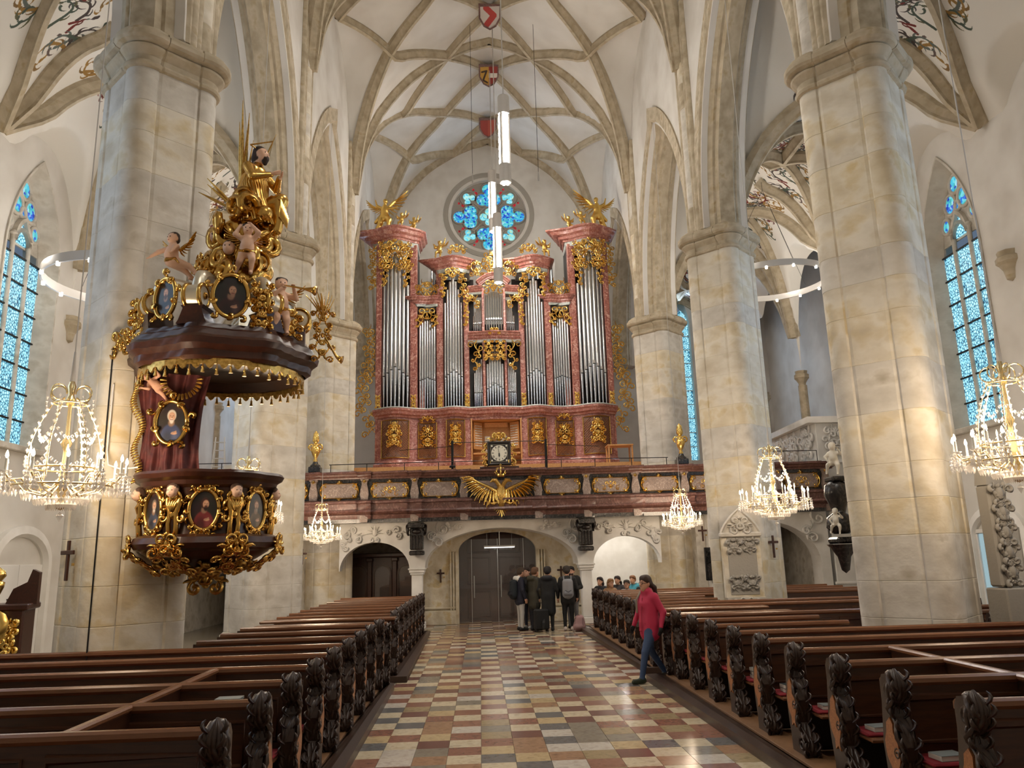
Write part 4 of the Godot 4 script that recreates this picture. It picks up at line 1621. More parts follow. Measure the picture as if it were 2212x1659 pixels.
	bit(t, "rail_posts", m, M.black)
	eagle()
	clock()
	for s in [-1.0, 1.0]:
		gilt_vase(s)
		# big black console under the parapet
		var c := thing("black_console", "black carved marble console under the gallery on the %s side of the entrance" % ("pulpit" if s < 0 else "epitaph"), "console", V(s * 2.6, 2.19, GZ - 0.66))
		m = MB.new()
		m.box(V(0, 0.9, 0.25), V(0.5, 0.16, 0.7), 0.02)
		m.box(V(0, 0.5, 0.12), V(0.4, 0.66, 0.44), 0.03)
		m.box(V(0, 0.08, 0.08), V(0.46, 0.14, 0.36), 0.03)
		bit(c, "console_block", m, M.marble_black)
		m = MB.new()
		for sx in [-1.0, 1.0]:
			m.pose(Transform3D(Basis(Vector3.UP, sx * PI / 2), V(sx * 0.2, 0.62, 0.3)))
			m.scroll(V2(0, 0), 0, 0.5, 1.3, 0.04, 1)
		m.pose(T(V(0, 0.3, 0.34)))
		for k in 4:
			m.tube([V(-0.14 + 0.093 * k, -0.1, 0), V(-0.14 + 0.093 * k, 0.2, 0), V(-0.14 + 0.093 * k, 0.3, 0.05)], 0.03, 6)
		m.ball(V(0, 0.42, 0.02), V(0.15, 0.08, 0.06), 8)
		bit(c, "carving", m, M.wood_black)
	under_loft()
func eagle() -> void:
	var t := thing("double_headed_eagle", "gilded double-headed eagle with crown and spread wings on the gallery parapet", "sculpture", V(0, 3.3, GZ + 0.2))
	var m := MB.new()
	m.slathe([V2(0, 0.2), V2(0.08, 0.24), V2(0.13, 0.4), V2(0.17, 0.6), V2(0.16, 0.75), V2(0.1, 0.86), V2(0.07, 0.92), V2(0, 0.94)], 14)
	for s in [-1.0, 1.0]:
		m.tube([V(s * 0.03, 0.84, 0), V(s * 0.08, 0.95, 0.03), V(s * 0.16, 1.05, 0.05), V(s * 0.25, 1.06, 0.06), V(s * 0.33, 1.0, 0.06)], [0.07, 0.065, 0.07, 0.055, 0.012], 8)
		m.tube([V(s * 0.14, 0.4, 0.06), V(s * 0.26, 0.34, 0.1), V(s * 0.36, 0.38, 0.12)], [0.05, 0.04, 0.02], 7)
		for k in 4:
			m.tube([V(s * 0.36, 0.38, 0.12), V(s * (0.42 + 0.01 * k), 0.44 - 0.05 * k, 0.15), V(s * 0.44, 0.4 - 0.06 * k, 0.17)], [0.018, 0.014, 0.005], 5)
	bit(t, "body", m, M.gold_old)
	for s in [-1.0, 1.0]:
		m = MB.new()
		m.tube([V(s * 0.12, 0.72, 0.0), V(s * 0.4, 0.86, 0.06), V(s * 0.7, 1.0, 0.08), V(s * 0.98, 1.2, 0.05)], [0.06, 0.055, 0.04, 0.02], 7)
		for k in 11:
			var f := k / 10.0
			var x0 := 0.16 + 0.66 * f
			var y0 := 0.74 + 0.4 * f * f
			var len := 0.36 + 0.1 * sin(f * 3)
			var a := -1.45 + f * 1.75
			for q in 2:
				m.leaf(V2(s * x0, y0 - 0.06 * q), (a if s > 0 else PI - a), len * (1.1 - 0.35 * q), 0.058, -0.3 * s, 0.03 + 0.03 * q, 0.06)
		bit(t, "wing", m, M.gold)
	m = MB.new()
	for k in 9:
		m.leaf(V2(0, 0.3), -PI / 2 + (k - 4) * 0.22, 0.3 + 0.05 * cos(k - 4.0), 0.035, 0.15 * (k - 4) / 4.0, 0.02, 0.04)
	bit(t, "tail", m, M.gold)
	m = MB.new()
	m.lathe([V2(0.1, 1.16), V2(0.13, 1.2), V2(0.14, 1.24), V2(0.12, 1.25)], 14)
	for k in 8:
		var a := TAU * k / 8
		m.tube([V(sin(a) * 0.13, 1.24, cos(a) * 0.13), V(sin(a) * 0.19, 1.33, cos(a) * 0.17), V(sin(a) * 0.13, 1.42, cos(a) * 0.12), V(0, 1.42, 0)], 0.02, 5)
	m.ball(V(0, 1.45, 0), 0.035, 6)
	m.box(V(0, 1.52, 0), V(0.02, 0.09, 0.02))
	m.box(V(0, 1.53, 0), V(0.07, 0.02, 0.02))
	bit(t, "crown", m, M.gold)
func clock() -> void:
	var t := thing("gallery_clock", "square black clock with white dial and gilded frame on the gallery parapet", "clock", V(-0.03, 4.72, GZ - 0.02))
	var m := MB.new()
	m.box(V(0, 0.04, 0), V(1.2, 0.07, 0.3), 0.015)
	bit(t, "wooden_base", m, M.wood_dark)
	m = MB.new()
	m.box(V(0, 0.48, 0), V(0.72, 0.74, 0.24), 0.02)
	m.sweep([V(-0.33, 0.14, 0.12), V(0.33, 0.14, 0.12), V(0.33, 0.82, 0.12), V(-0.33, 0.82, 0.12)], [V2(-0.03, 0), V2(0.03, 0), V2(0.03, 0.02), V2(0.0, 0.05), V2(-0.03, 0.04)], V(0, 0, 1), true)
	bit(t, "case", m, M.wood_black)
	var im := canvas(256, 256, C(34, 26, 24))
	for q in [V2(22, 22), V2(234, 22), V2(22, 234), V2(234, 234)]:
		disc(im, q, V2(13, 13), C(214, 208, 190))
	im.fill_rect(Rect2i(4, 4, 248, 3), C(190, 180, 150))
	im.fill_rect(Rect2i(4, 249, 248, 3), C(190, 180, 150))
	im.fill_rect(Rect2i(4, 4, 3, 248), C(190, 180, 150))
	im.fill_rect(Rect2i(249, 4, 3, 248), C(190, 180, 150))
	disc(im, V2(128, 128), V2(116, 116), C(216, 210, 192))
	# Roman hour figures, drawn as radial strokes
	var fig := ["XII", "I", "II", "III", "IIII", "V", "VI", "VII", "VIII", "IX", "X", "XI"]
	for h in 12:
		var a := h * TAU / 12
		var r := Vector2(sin(a), -cos(a))
		var n := Vector2(cos(a), sin(a))
		var s: String = fig[h]
		for k in s.length():
			var o := (k - (s.length() - 1) / 2.0) * 9.0
			var b0 := V2(128, 128) + r * 82 + n * o
			var b1 := V2(128, 128) + r * 106 + n * o
			if s[k] == "I":
				stroke(im, [b0, b1], 2.2, C(24, 20, 18))
			elif s[k] == "V":
				stroke(im, [b1 - n * 4, b0, b1 + n * 4], 2.2, C(24, 20, 18))
			else:
				stroke(im, [b1 - n * 4, b0 + n * 4], 2.2, C(24, 20, 18))
				stroke(im, [b0 - n * 4, b1 + n * 4], 2.2, C(24, 20, 18))
	m = MB.new()
	m.quad(V(-0.27, -0.27, 0), V(0.27, -0.27, 0), V(0.27, 0.27, 0), V(-0.27, 0.27, 0), true)
	var d := bit(t, "dial", m, pmat("clock_dial", im, 0.4), T(V(0, 0.48, 0.125)))
	d.set_meta("label", "white dial with black Roman figures")
	for hnd in [[deg_to_rad(348.0), 0.2, 0.012], [deg_to_rad(179.0), 0.13, 0.018]]:
		m = MB.new()
		var a: float = hnd[0]
		m.tube([V(0, 0, 0), V(sin(a), cos(a), 0) * hnd[1] * 0.6, V(sin(a), cos(a), 0) * hnd[1]], [hnd[2], hnd[2] * 1.3, 0.004], 5, 0.4)
		bit(d, "hand", m, M.black, T(V(0, 0, 0.012)))
	m = MB.new()
	m.at(V(0, 0.98, 0.02))
	m.rocaille(0.62, 0.3, 31, 1.1, 0.028)
	for s in [-1.0, 1.0]:
		m.at(V(s * 0.42, 0.42, 0.02))
		m.rocaille(0.16, 0.75, 32, 0.8, 0.02, Vector2.ZERO, false)
		m.at(V(s * 0.5, 0.14, 0.05))
		m.scroll(V2(0, 0), 1.5, 0.4, 1.1, 0.03, s)
	bit(t, "gilt_frame", m, M.gold)
func gilt_vase(s: float) -> void:
	var t := thing("gilded_vase", "gilded flame vase on black plinth on the gallery parapet, %s side" % ("pulpit" if s < 0 else "epitaph"), "vase", V(s * 5.64, 4.725, GZ))
	var m := MB.new()
	m.box(V(0, 0.09, 0), V(0.36, 0.18, 0.36), 0.02)
	m.lathe([V2(0.16, 0.18), V2(0.16, 0.22), V2(0.09, 0.28), V2(0.07, 0.34)], 12)
	bit(t, "plinth", m, M.marble_black)
	m = MB.new()
	m.slathe([V2(0.05, 0.32), V2(0.07, 0.38), V2(0.04, 0.44), V2(0.1, 0.56), V2(0.15, 0.68), V2(0.13, 0.76), V2(0.07, 0.82), V2(0.1, 0.86), V2(0.06, 0.9), V2(0, 0.92)], 12)
	bit(t, "vase_body", m, M.gold)
	m = MB.new()
	for k in 7:
		var a := TAU * k / 7
		m.pose(Transform3D(Basis(Vector3.UP, a), V(0, 0.9, 0)))
		m.tube([V(0, 0, 0), V(0.04, 0.1, 0.05), V(0.0, 0.2, 0.06), V(0.05, 0.3, 0.02), V(0.0, 0.4, 0.0)], [0.04, 0.045, 0.04, 0.03, 0.006], 6)
	for sx in [-1.0, 1.0]:
		m.pose(T(V(sx * 0.14, 0.7, 0)))
		m.scroll(V2(0, 0), 0.6 if sx > 0 else PI - 0.6, 0.3, 1.1, 0.025, sx)
		m.leaf(V2(0, 0), 0.3 if sx > 0 else PI - 0.3, 0.16, 0.03, 0.6 * sx)
	bit(t, "flame_and_handles", m, M.gold)
func cross(label: String, at: Vector3, turn: float, h := 0.5, dark := true) -> void:
	var t := thing("wall_cross", label, "cross", at, turn)
	var m := MB.new()
	m.box(V(0, 0, 0.02), V(0.055, h, 0.03), 0.006)
	bit(t, "upright", m, M.wood_dark if dark else M.gold_old)
	m = MB.new()
	m.box(V(0, h * 0.2, 0.028), V(h * 0.6, 0.055, 0.03), 0.006)
	bit(t, "crossbar", m, M.wood_dark if dark else M.gold_old)
	m = MB.new()
	m.box(V(0.11, -h * 0.1, 0.005), V(0.05, 0.035, 0.012))
	bit(t, "number_plate", m, M.gold_old)
func under_loft() -> void:
	var w := struct("wall_gallery_arcade")
	var m := MB.new()
	m.at(V(0, 0, -24.8))
	var mid := arc_pts(V2(0, 1.85), V2(2.38, 1.13), PI, 0, 24)
	wall_open(m, -2.64, 2.64, 1.8, 3.22, mid, 1.8, -1.4, 0.0)
	for s in [-1.0, 1.0]:
		var cv := arc_pts(V2(s * 3.93, 1.78), V2(1.07, 0.85), PI, 0, 20)
		wall_open(m, minf(s * 2.64, s * 5.02), maxf(s * 2.64, s * 5.02), 1.78, 3.22, cv, 1.78, -0.45, 0.0)
		# aisle wall under the gallery with one wide arch
		var av := arc_pts(V2(s * 8.25, 1.65), V2(1.72, 1.3), PI, 0, 20)
		wall_open(m, minf(s * 6.46, s * 10.28), maxf(s * 6.46, s * 10.28), 0.0, 3.22, av, 0.0, -0.4, 0.3)
	m.flip = false
	bit(w, "arcade_wall", m, M.white_stucco)
	# stucco foliage in the spandrels
	for s in [-1.0, 1.0]:
		for q in [[s * 3.3, 2.95, 0.5, 0.35], [s * 4.55, 2.9, 0.55, 0.4], [s * 2.1, 2.82, 0.5, 0.5], [s * 1.55, 3.03, 0.6, 0.2], [s * 4.85, 2.6, 0.25, 0.4]]:
			m = MB.new()
			m.at(V(q[0], q[1], -24.79))
			m.rocaille(q[2], q[3], int(absf(q[0]) * 10), 0.8, 0.034, Vector2.ZERO, false)
			bit(w, "stucco_relief", m, M.white_stucco)
		for q in [[s * 7.0, 2.8, 0.6, 0.7], [s * 9.7, 2.75, 0.6, 0.8]]:
			m = MB.new()
			m.at(V(q[0], q[1], -24.49))
			m.rocaille(q[2], q[3], int(absf(q[0]) * 10), 0.9, 0.045, Vector2.ZERO, false)
			bit(w, "stucco_relief", m, M.white_stucco)
		m = MB.new()
		m.at(V(s * 3.93, 2.98, -24.79))
		for k in 7:
			m.leaf(V2(0, -0.1), PI / 2 + (k - 3) * 0.42, 0.26, 0.035, 0.1 * (k - 3))
		m.ball(V(0, -0.05, 0.03), V(0.08, 0.12, 0.06), 8)
		m.scroll(V2(-0.05, -0.22), PI, 0.2, 1.0, 0.025, 1)
		m.scroll(V2(0.05, -0.22), 0, 0.2, 1.0, 0.025, -1)
		bit(w, "keystone_shell", m, M.white_stucco)
		# free column
		var c := thing("white_column", "white square column between the gallery arches, %s side of the entrance" % ("pulpit" if s < 0 else "epitaph"), "column", V(s * 2.63, 0, -25.0))
		m = MB.new()
		m.box(V(0, 0.1, 0), V(0.5, 0.2, 0.5), 0.02)
		m.box(V(0, 0.95, 0), V(0.34, 1.5, 0.34), 0.02)
		bit(c, "shaft", m, M.white_stucco)
		m = MB.new()
		m.box(V(0, 1.64, 0), V(0.42, 0.06, 0.42), 0.015)
		m.box(V(0, 1.72, 0), V(0.48, 0.1, 0.48), 0.02)
		m.box(V(0, 1.79, 0), V(0.54, 0.05, 0.54), 0.01)
		bit(c, "capital", m, M.white_stucco)
		# stone piers beside the doorway
		cross("dark wooden cross on the yellow stone beside the entrance, %s side" % ("pulpit" if s < 0 else "epitaph"), V(s * 1.97, 1.53, -26.18), 0, 0.42)
	# door wall
	var d := struct("wall_entrance")
	m = MB.new()
	m.at(V(0, 0, -26.2))
	wall_open(m, -2.64, 2.64, 0, 3.22, arc_pts(V2(-0.1, 2.3), V2(1.28, 0.6), PI, 0, 20), 0.0, -0.5, 0.0)
	bit(d, "door_wall", m, M.stone_warm)
	for s in [-1.0, 1.0]:
		m = MB.new()
		m.box(V(s * 2.05, 0.22, -26.14), V(1.15, 0.44, 0.14), 0.02)
		m.box(V(s * 2.05, 0.52, -26.16), V(1.1, 0.06, 0.1), 0.015)
		for k in 3:
			m.box(V(-0.1 + s * (1.36 + 0.09 * k), 1.3, -26.15), V(0.05, 2.0, 0.08), 0.01)
		bit(d, "stone_plinth", m, M.stone_warm)
	door()
	# side rooms: dark confessional bay and lit white bay
	var r := struct("wall_under_gallery")
	m = MB.new()
	for s in [-1.0, 1.0]:
		m.box(V(s * 2.7, 1.6, -27.4), V(0.2, 3.2, 3.4))
	bit(r, "cross_wall", m, M.plaster)
	m = MB.new()
	m.box(V(4.0, 1.6, -28.4), V(2.8, 3.2, 0.2))
	bit(r, "lit_back_wall", m, M.white_stucco)
	m = MB.new()
	m.box(V(-4.0, 1.6, -28.6), V(2.8, 3.2, 0.2))
	for s in [-1.0, 1.0]:
		m.box(V(s * 8.3, 1.6, -32.6), V(4.4, 3.2, 0.2))
		m.box(V(s * 6.3, 1.6, -28.7), V(0.3, 3.2, 7.8))
		m.box(V(s * 10.16, 1.6, -28.9), V(0.2, 3.2, 7.4))
		m.box(V(s * 5.45, 1.6, -27.5), V(0.2, 3.2, 2.0))
	bit(r, "plain_back_wall", m, M.stone_grey)
	confessional()
	# lamp strip inside the entrance
	var lp := thing("hanging_strip_lamp", "white strip lamp hanging in the entrance arch", "lamp", V(-0.05, 2.4, -25.45))
	m = MB.new()
	m.box(V(0, 0.02, 0), V(1.0, 0.05, 0.16), 0.01)
	bit(lp, "housing", m, M.lamp_white)
	m = MB.new()
	m.box(V(0, -0.015, 0), V(0.96, 0.02, 0.12))
	bit(lp, "lamp_tube", m, M.tube_light)
	m = MB.new()
	m.tube([V(0, 0.04, 0), V(0, 0.5, 0)], 0.012, 6)
	m.tube([V(-0.4, 0.04, 0), V(-0.4, 0.45, 0)], 0.003, 4)
	m.tube([V(0.4, 0.04, 0), V(0.4, 0.45, 0)], 0.003, 4)
	bit(lp, "suspension", m, M.steel)
	area(V(-0.05, 2.35, -25.45), V(0, -1, 0), Vector2(0.95, 0.12), LED, 2.5, "strip_lamp_light")
	# a lamp in the lit bay and one behind the parapet for the organ
	for q in [[V(4.0, 3.12, -26.6), "flat ceiling lamp of the white bay under the gallery"]]:
		var l := thing("ceiling_lamp", q[1], "lamp", q[0])
		m = MB.new()
		m.lathe([V2(0, -0.06), V2(0.2, -0.05), V2(0.24, 0.0), V2(0.24, 0.06), V2(0, 0.07)], 16)
		bit(l, "lamp_bowl", m, M.tube_light)
		omni(l, V(0, -0.14, 0), LED, 7.0, 0.15)
	var cam := thing("security_camera", "small white security camera under the gallery near the black console", "camera", V(2.3, 3.1, -24.6))
	m = MB.new()
	m.box(V(0, 0.06, 0), V(0.12, 0.04, 0.08))
	m.tube([V(0, 0.05, 0), V(0.05, -0.04, 0.08)], 0.02, 6)
	bit(cam, "mount", m, M.white_paint)
	m = MB.new()
	m.ball(V(0.06, -0.12, 0.1), 0.06, 10)
	bit(cam, "lens_dome", m, M.white_paint)
func door() -> void:
	var t := struct("door_1")
	t.position = V(-0.1, 0, -26.35)
	# dark panelled wooden door behind
	var m := MB.new()
	m.box(V(0, 1.5, -0.7), V(2.8, 3.0, 0.08))
	bit(t, "wooden_leaf", m, M.wood_dark)
	for x in [-0.62, 0.42]:
		for y in [0.55, 1.65, 2.55]:
			m = MB.new()
			var hh := 0.42 if y < 2 else 0.3
			m.sweep([V(x - 0.36, y - hh, -0.65), V(x + 0.36, y - hh, -0.65), V(x + 0.36, y + hh, -0.65), V(x - 0.36, y + hh, -0.65)], [V2(-0.03, 0), V2(0.03, 0), V2(0.01, 0.03), V2(-0.01, 0.03)], V(0, 0, 1), true)
			bit(t, "door_panel", m, M.wood_dark)
	for q in [[-1.08, 0.38], [-0.45, 0.85], [0.42, 0.85], [1.08, 0.38]]:
		m = MB.new()
		m.box(V(q[0], 1.35, 0), V(q[1], 2.66, 0.014))
		bit(t, "glass_pane", m, M.glass)
	for x in [-0.86, 0.0, 0.86]:
		m = MB.new()
		m.box(V(x, 1.35, 0.0), V(0.02, 2.66, 0.03))
		bit(t, "door_frame", m, M.steel)
	for x in [-0.78, 0.1]:
		m = MB.new()
		m.tube([V(x, 0.8, 0.06), V(x, 1.5, 0.06)], 0.016, 8)
		m.tube([V(x, 0.95, 0), V(x, 0.95, 0.06)], 0.01, 6)
		m.tube([V(x, 1.35, 0), V(x, 1.35, 0.06)], 0.01, 6)
		bit(t, "door_handle", m, M.steel)
func confessional() -> void:
	var t := thing("confessional", "dark wooden confessional with three arched glazed doors under the gallery", "confessional", V(-4.0, 0, -27.3))
	var m := MB.new()
	m.box(V(0, 1.1, -0.3), V(2.5, 2.2, 0.5))
	m.box(V(0, 2.25, -0.2), V(2.6, 0.14, 0.8), 0.03)
	bit(t, "body", m, M.wood_dark)
	for x in [-1.2, -0.42, 0.42, 1.2]:
		m = MB.new()
		m.box(V(x, 1.1, 0.02), V(0.16, 2.1, 0.14), 0.02)
		m.box(V(x, 2.1, 0.05), V(0.22, 0.12, 0.2), 0.02)
		bit(t, "pilaster", m, M.wood_dark)
	for x in [-0.81, 0.0, 0.81]:
		m = MB.new()
		var cv := [V2(-0.28, 0.6)]
		cv.append_array(arc_pts(V2(0, 1.65), V2(0.28, 0.26), PI, 0, 10))
		cv.append(V2(0.28, 0.6))
		m.prism(cv, 0, 0.02)
		var d := bit(t, "door_glass", m, M.glass, T(V(x, 0, -0.02)))
		m = MB.new()
		m.sweep(cv.map(func(p): return V(p.x, p.y, 0.02)), [V2(-0.03, 0), V2(0.03, 0), V2(0.03, 0.03), V2(-0.03, 0.03)], V(0, 0, 1), true)
		bit(d, "door_frame", m, M.wood)
# ---------------------------------------------------------------- small carved figures
func putto(m: MB, skin: Color, hair: Color, arms: Array, legs: Array, cell := 0.026) -> void:
	# about 0.95 m tall; arms: [elbowR, handR, elbowL, handL]; legs: [kneeR, footR, kneeL, footL]
	var b := []
	b.append([V(0, 0.42, 0), V(0, 0.52, 0.03), 0.115, 0.12, skin, 0.05])
	b.append([V(0, 0.52, 0.03), V(0, 0.67, 0), 0.11, 0.1, skin, 0.05])
	b.append([V(0, 0.67, 0), V(0, 0.8, 0.01), 0.06, 0.05, skin, 0.03])
	b.append([V(0, 0.86, 0.02), V(0, 0.83, 0.04), 0.1, 0.085, skin, 0.02])
	b.append([V(0, 0.9, -0.02), V(0, 0.85, -0.05), 0.1, 0.08, hair, 0.02])
	b.append([V(0.06, 0.93, 0.03), V(-0.06, 0.93, 0.03), 0.045, 0.045, hair, 0.02])
	b.append([V(0, 0.85, 0.115), V(0, 0.835, 0.125), 0.016, 0.018, skin, 0.02])
	for k in 2:
		var s := 1.0 if k == 0 else -1.0
		b.append([V(s * 0.1, 0.68, 0), arms[k * 2], 0.055, 0.045, skin, 0.03])
		b.append([arms[k * 2], arms[k * 2 + 1], 0.045, 0.03, skin, 0.02])
		b.append([V(s * 0.07, 0.4, 0), legs[k * 2], 0.085, 0.06, skin, 0.04])
		b.append([legs[k * 2], legs[k * 2 + 1], 0.06, 0.035, skin, 0.02])
		b.append([legs[k * 2 + 1], legs[k * 2 + 1] + V(0, -0.02, 0.09), 0.035, 0.025, skin, 0.02])
	nets(m, b, cell)
	for k in 2:
		var h: Vector3 = arms[k * 2 + 1]
		var d: Vector3 = (h - arms[k * 2]).normalized()
		m.ink = skin
		for f in 5:
			var o := V((f - 2) * 0.013, 0, 0.01 * (f % 2))
			m.tube([h + o, h + o + d * (0.035 + 0.008 * (2 - absi(f - 2))), h + o + d * 0.05 + V(0, -0.01, 0.01)], 0.009, 5)
		m.ink = Color.WHITE
func wing(m: MB, at: Vector3, s: float, len: float, up := 0.6) -> void:
	for k in 8:
		var f := k / 7.0
		var p := at + V(s * len * 0.5 * f, len * up * 0.6 * f, -0.05)
		var keep := m.xf
		m.xf = keep * Transform3D(Basis.IDENTITY, p)
		var a := -1.0 + f * 1.5
		m.leaf(Vector2.ZERO, a if s > 0 else PI - a, len * (0.45 + 0.2 * f), len * 0.07, 0.2 * s, 0, 0.02)
		m.xf = keep
	m.tube([at, at + V(s * len * 0.3, len * up * 0.4, -0.04), at + V(s * len * 0.6, len * up * 0.65, -0.05)], [len * 0.09, len * 0.09, len * 0.03], 6)

# ---------------------------------------------------------------- organ
const OZ := -28.0
func of(x: float) -> float:
	# plan line of the organ front: towers swing out, flats swing in
	var a := absf(x)
	var z := OZ
	z += 0.42 * pow(maxf(0.0, cos(clampf((a - 3.65) / 0.85, -1, 1) * PI / 2)), 2)
	z += 0.3 * pow(maxf(0.0, cos(clampf((a - 1.5) / 0.62, -1, 1) * PI / 2)), 2)
	z += 0.18 * pow(maxf(0.0, cos(clampf(a / 1.0, -1, 1) * PI / 2)), 2)
	z -= 0.1 * pow(maxf(0.0, cos(clampf((a - 2.5) / 0.4, -1, 1) * PI / 2)), 2)
	return z
func of_path(x0: float, x1: float, y: float, dz := 0.0, k := 24) -> Array:
	var o := []
	for i in k + 1:
		var x := lerpf(x0, x1, float(i) / k)
		o.append(V(x, y, of(x) + dz))
	return o
func of_wall(m: MB, x0: float, x1: float, y0: float, y1: float, dz := 0.0, k := 24) -> void:
	m.grid([of_path(x0, x1, y0, dz, k), of_path(x0, x1, y1, dz, k)])
func pipe(par: Node, x: float, y0: float, y1: float, r: float, foot: float, dz := -0.16) -> void:
	var m := MB.new()
	var b := y0 + foot
	m.lathe([V2(r * 0.35, y0), V2(r * 0.96, b - 0.03), V2(r, b), V2(r, y1), V2(r * 0.9, y1), V2(0, y1 - 0.02)], 12)
	# mouth: a flattened shield with a dark slit and an upper lip
	var w := r * 1.1
	m.box(V(0, b + 0.06 + r * 0.5, r * 0.9), V(w, r * 1.6, r * 0.22), 0.004)
	var o := bit(par, "pipe", m, M.tin, T(V(x, 0, of(x) + dz)))
	m = MB.new()
	m.box(V(0, b + 0.035, r * 0.96), V(w * 0.95, 0.03, r * 0.16))
	bit(o, "mouth", m, M.black)
const CORN := [Vector2(-0.3, 0.0), Vector2(0.04, 0.0), Vector2(0.05, 0.07), Vector2(0.1, 0.1), Vector2(0.12, 0.2), Vector2(0.2, 0.26), Vector2(0.24, 0.36), Vector2(0.3, 0.4), Vector2(0.3, 0.46), Vector2(-0.3, 0.5)]
func cornice(par: Node, x0: float, x1: float, y: float, back0: float, back1: float, sc := 1.0, dz := 0.0) -> void:
	var p := []
	if back0 > 0:
		p.append(V(x0 + 0.0, y, of(x0) - back0))
	p.append_array(of_path(x0, x1, y, dz, 16))
	if back1 > 0:
		p.append(V(x1, y, of(x1) - back1))
	var m := MB.new()
	m.sweep(p, CORN.map(func(q): return q * sc), V(0, 1, 0))
	bit(par, "cornice", m, M.marble_pink)
	m = MB.new()
	m.sweep(p, [V2(-0.2, -0.16), V2(0.0, -0.16), V2(0.02, 0.0), V2(-0.2, 0.0)].map(func(q): return q * sc), V(0, 1, 0))
	bit(par, "frieze", m, M.marble_pale)
	# top board closes the tower
	m = MB.new()
	var rows := [of_path(x0, x1, y + 0.45 * sc, dz, 16), of_path(x0, x1, y + 0.45 * sc, dz, 16).map(func(q): return V(q.x, q.y, OZ - 1.2))]
	m.grid(rows)
	bit(par, "top_board", m, M.marble_pink)
func organ() -> void:
	var t := thing("pipe_organ", "large pipe organ with pink marbled case, silver pipes and gilded carving", "organ", Vector3.ZERO)
	var m: MB
	# case: back box, base with podium mouldings
	m = MB.new()
	m.box(V(0, 9.2, OZ - 1.35), V(8.3, 3.6, 0.1))
	for s in [-1.0, 1.0]:
		m.box(V(s * 3.62, 10.5, OZ - 1.2), V(1.5, 6.6, 0.1))
		m.box(V(s * 1.5, 10.2, OZ - 1.2), V(1.5, 5.2, 0.1))
		m.box(V(s * 2.5, 9.4, OZ - 1.2), V(0.9, 4.2, 0.1))
	bit(t, "case_back", m, M.wood_black)
	for s in [-1.0, 1.0]:
		var xa: float = minf(s * 0.9, s * 4.38)
		var xb: float = maxf(s * 0.9, s * 4.38)
		m = MB.new()
		of_wall(m, xa, xb, 5.1, 7.2, -0.06, 40)
		bit(t, "base_wall", m, M.marble_pink)
		m = MB.new()
		m.sweep(of_path(xa, xb, 5.1, 0.0, 40), [V2(-0.1, 0), V2(0.12, 0), V2(0.12, 0.3), V2(0.06, 0.36), V2(0.02, 0.42), V2(-0.1, 0.42)], V(0, 1, 0))
		bit(t, "base_plinth", m, M.marble_pink)
		m = MB.new()
		m.box(V(s * 4.36, 6.2, OZ - 0.6), V(0.06, 2.2, 1.2))
		bit(t, "base_side", m, M.marble_pink)
	m = MB.new()
	m.sweep(of_path(-4.4, 4.4, 7.08, 0.0, 90), [V2(-0.2, 0), V2(0.03, 0), V2(0.05, 0.06), V2(0.12, 0.1), V2(0.14, 0.18), V2(0.18, 0.24), V2(0.18, 0.3), V2(-0.2, 0.3)], V(0, 1, 0))
	bit(t, "base_cornice", m, M.marble_pink)
	m = MB.new()
	m.sweep(of_path(-4.35, 4.35, 7.38, 0.0, 90), [V2(-0.9, 0), V2(0.13, 0), V2(0.15, 0.03), V2(0.13, 0.06), V2(-0.9, 0.06)], V(0, 1, 0))
	bit(t, "pale_ledge", m, M.marble_pale)
	m = MB.new()
	of_wall(m, -0.95, 0.95, 6.98, 7.15, -0.02, 10)
	bit(t, "console_lintel", m, M.marble_pink)
	# lattice panels with gilded ornament
	for s in [-1.0, 1.0]:
		for q in [[3.65, 0.98, 5.62, 6.98, 0.44, 0.84], [2.5, 0.66, 5.62, 6.92, 0.5, 0.74], [1.48, 0.66, 5.62, 6.98, 0.36, 0.74]]:
			var xc: float = s * q[0]
			var hw: float = q[1] / 2
			m = MB.new()
			of_wall(m, xc - hw, xc + hw, q[2], q[3], -0.045, 10)
			var pn := bit(t, "lattice_panel", m, M.lattice_back)
			m = MB.new()
			var k := 11
			var hh: float = q[3] - q[2]
			var n := int(hh / (q[1] / k)) + k
			for dgn in [1.0, -1.0]:
				for i in range(-k, n):
					var pts := []
					for j in 5:
						var u := j / 4.0
						var yy: float = (i + u * k) * q[1] / k
						if yy < 0 or yy > hh:
							continue
						var x: float = xc + dgn * (u - 0.5) * q[1]
						pts.append(V(x, q[2] + yy, of(x) - 0.03))
					if pts.size() > 1:
						m.tube(pts, 0.01, 3)
			bit(pn, "lattice", m, M.wood_inlay)
			m = MB.new()
			var fr := of_path(xc - hw, xc + hw, q[2], -0.02, 8)
			var top := of_path(xc - hw, xc + hw, q[3], -0.02, 8)
			top.reverse()
			fr.append_array(top)
			fr.append(fr[0])
			m.tube(fr, 0.022, 5)
			bit(pn, "gilt_moulding", m, M.gold_old)
			m = MB.new()
			m.at(V(xc, (q[2] + q[3]) / 2 + 0.12, of(xc) + 0.0))
			m.rocaille(q[4], q[5], 60 + int(q[0] * 10), 1.6, 0.026)
			bit(pn, "gilt_ornament", m, M.gold)
			if q[0] == 2.5:
				m = MB.new()
				m.at(V(xc, 7.06, of(xc) + 0.06))
				m.rocaille(0.6, 0.2, 66, 0.9, 0.022)
				bit(pn, "gilt_crest", m, M.gold)
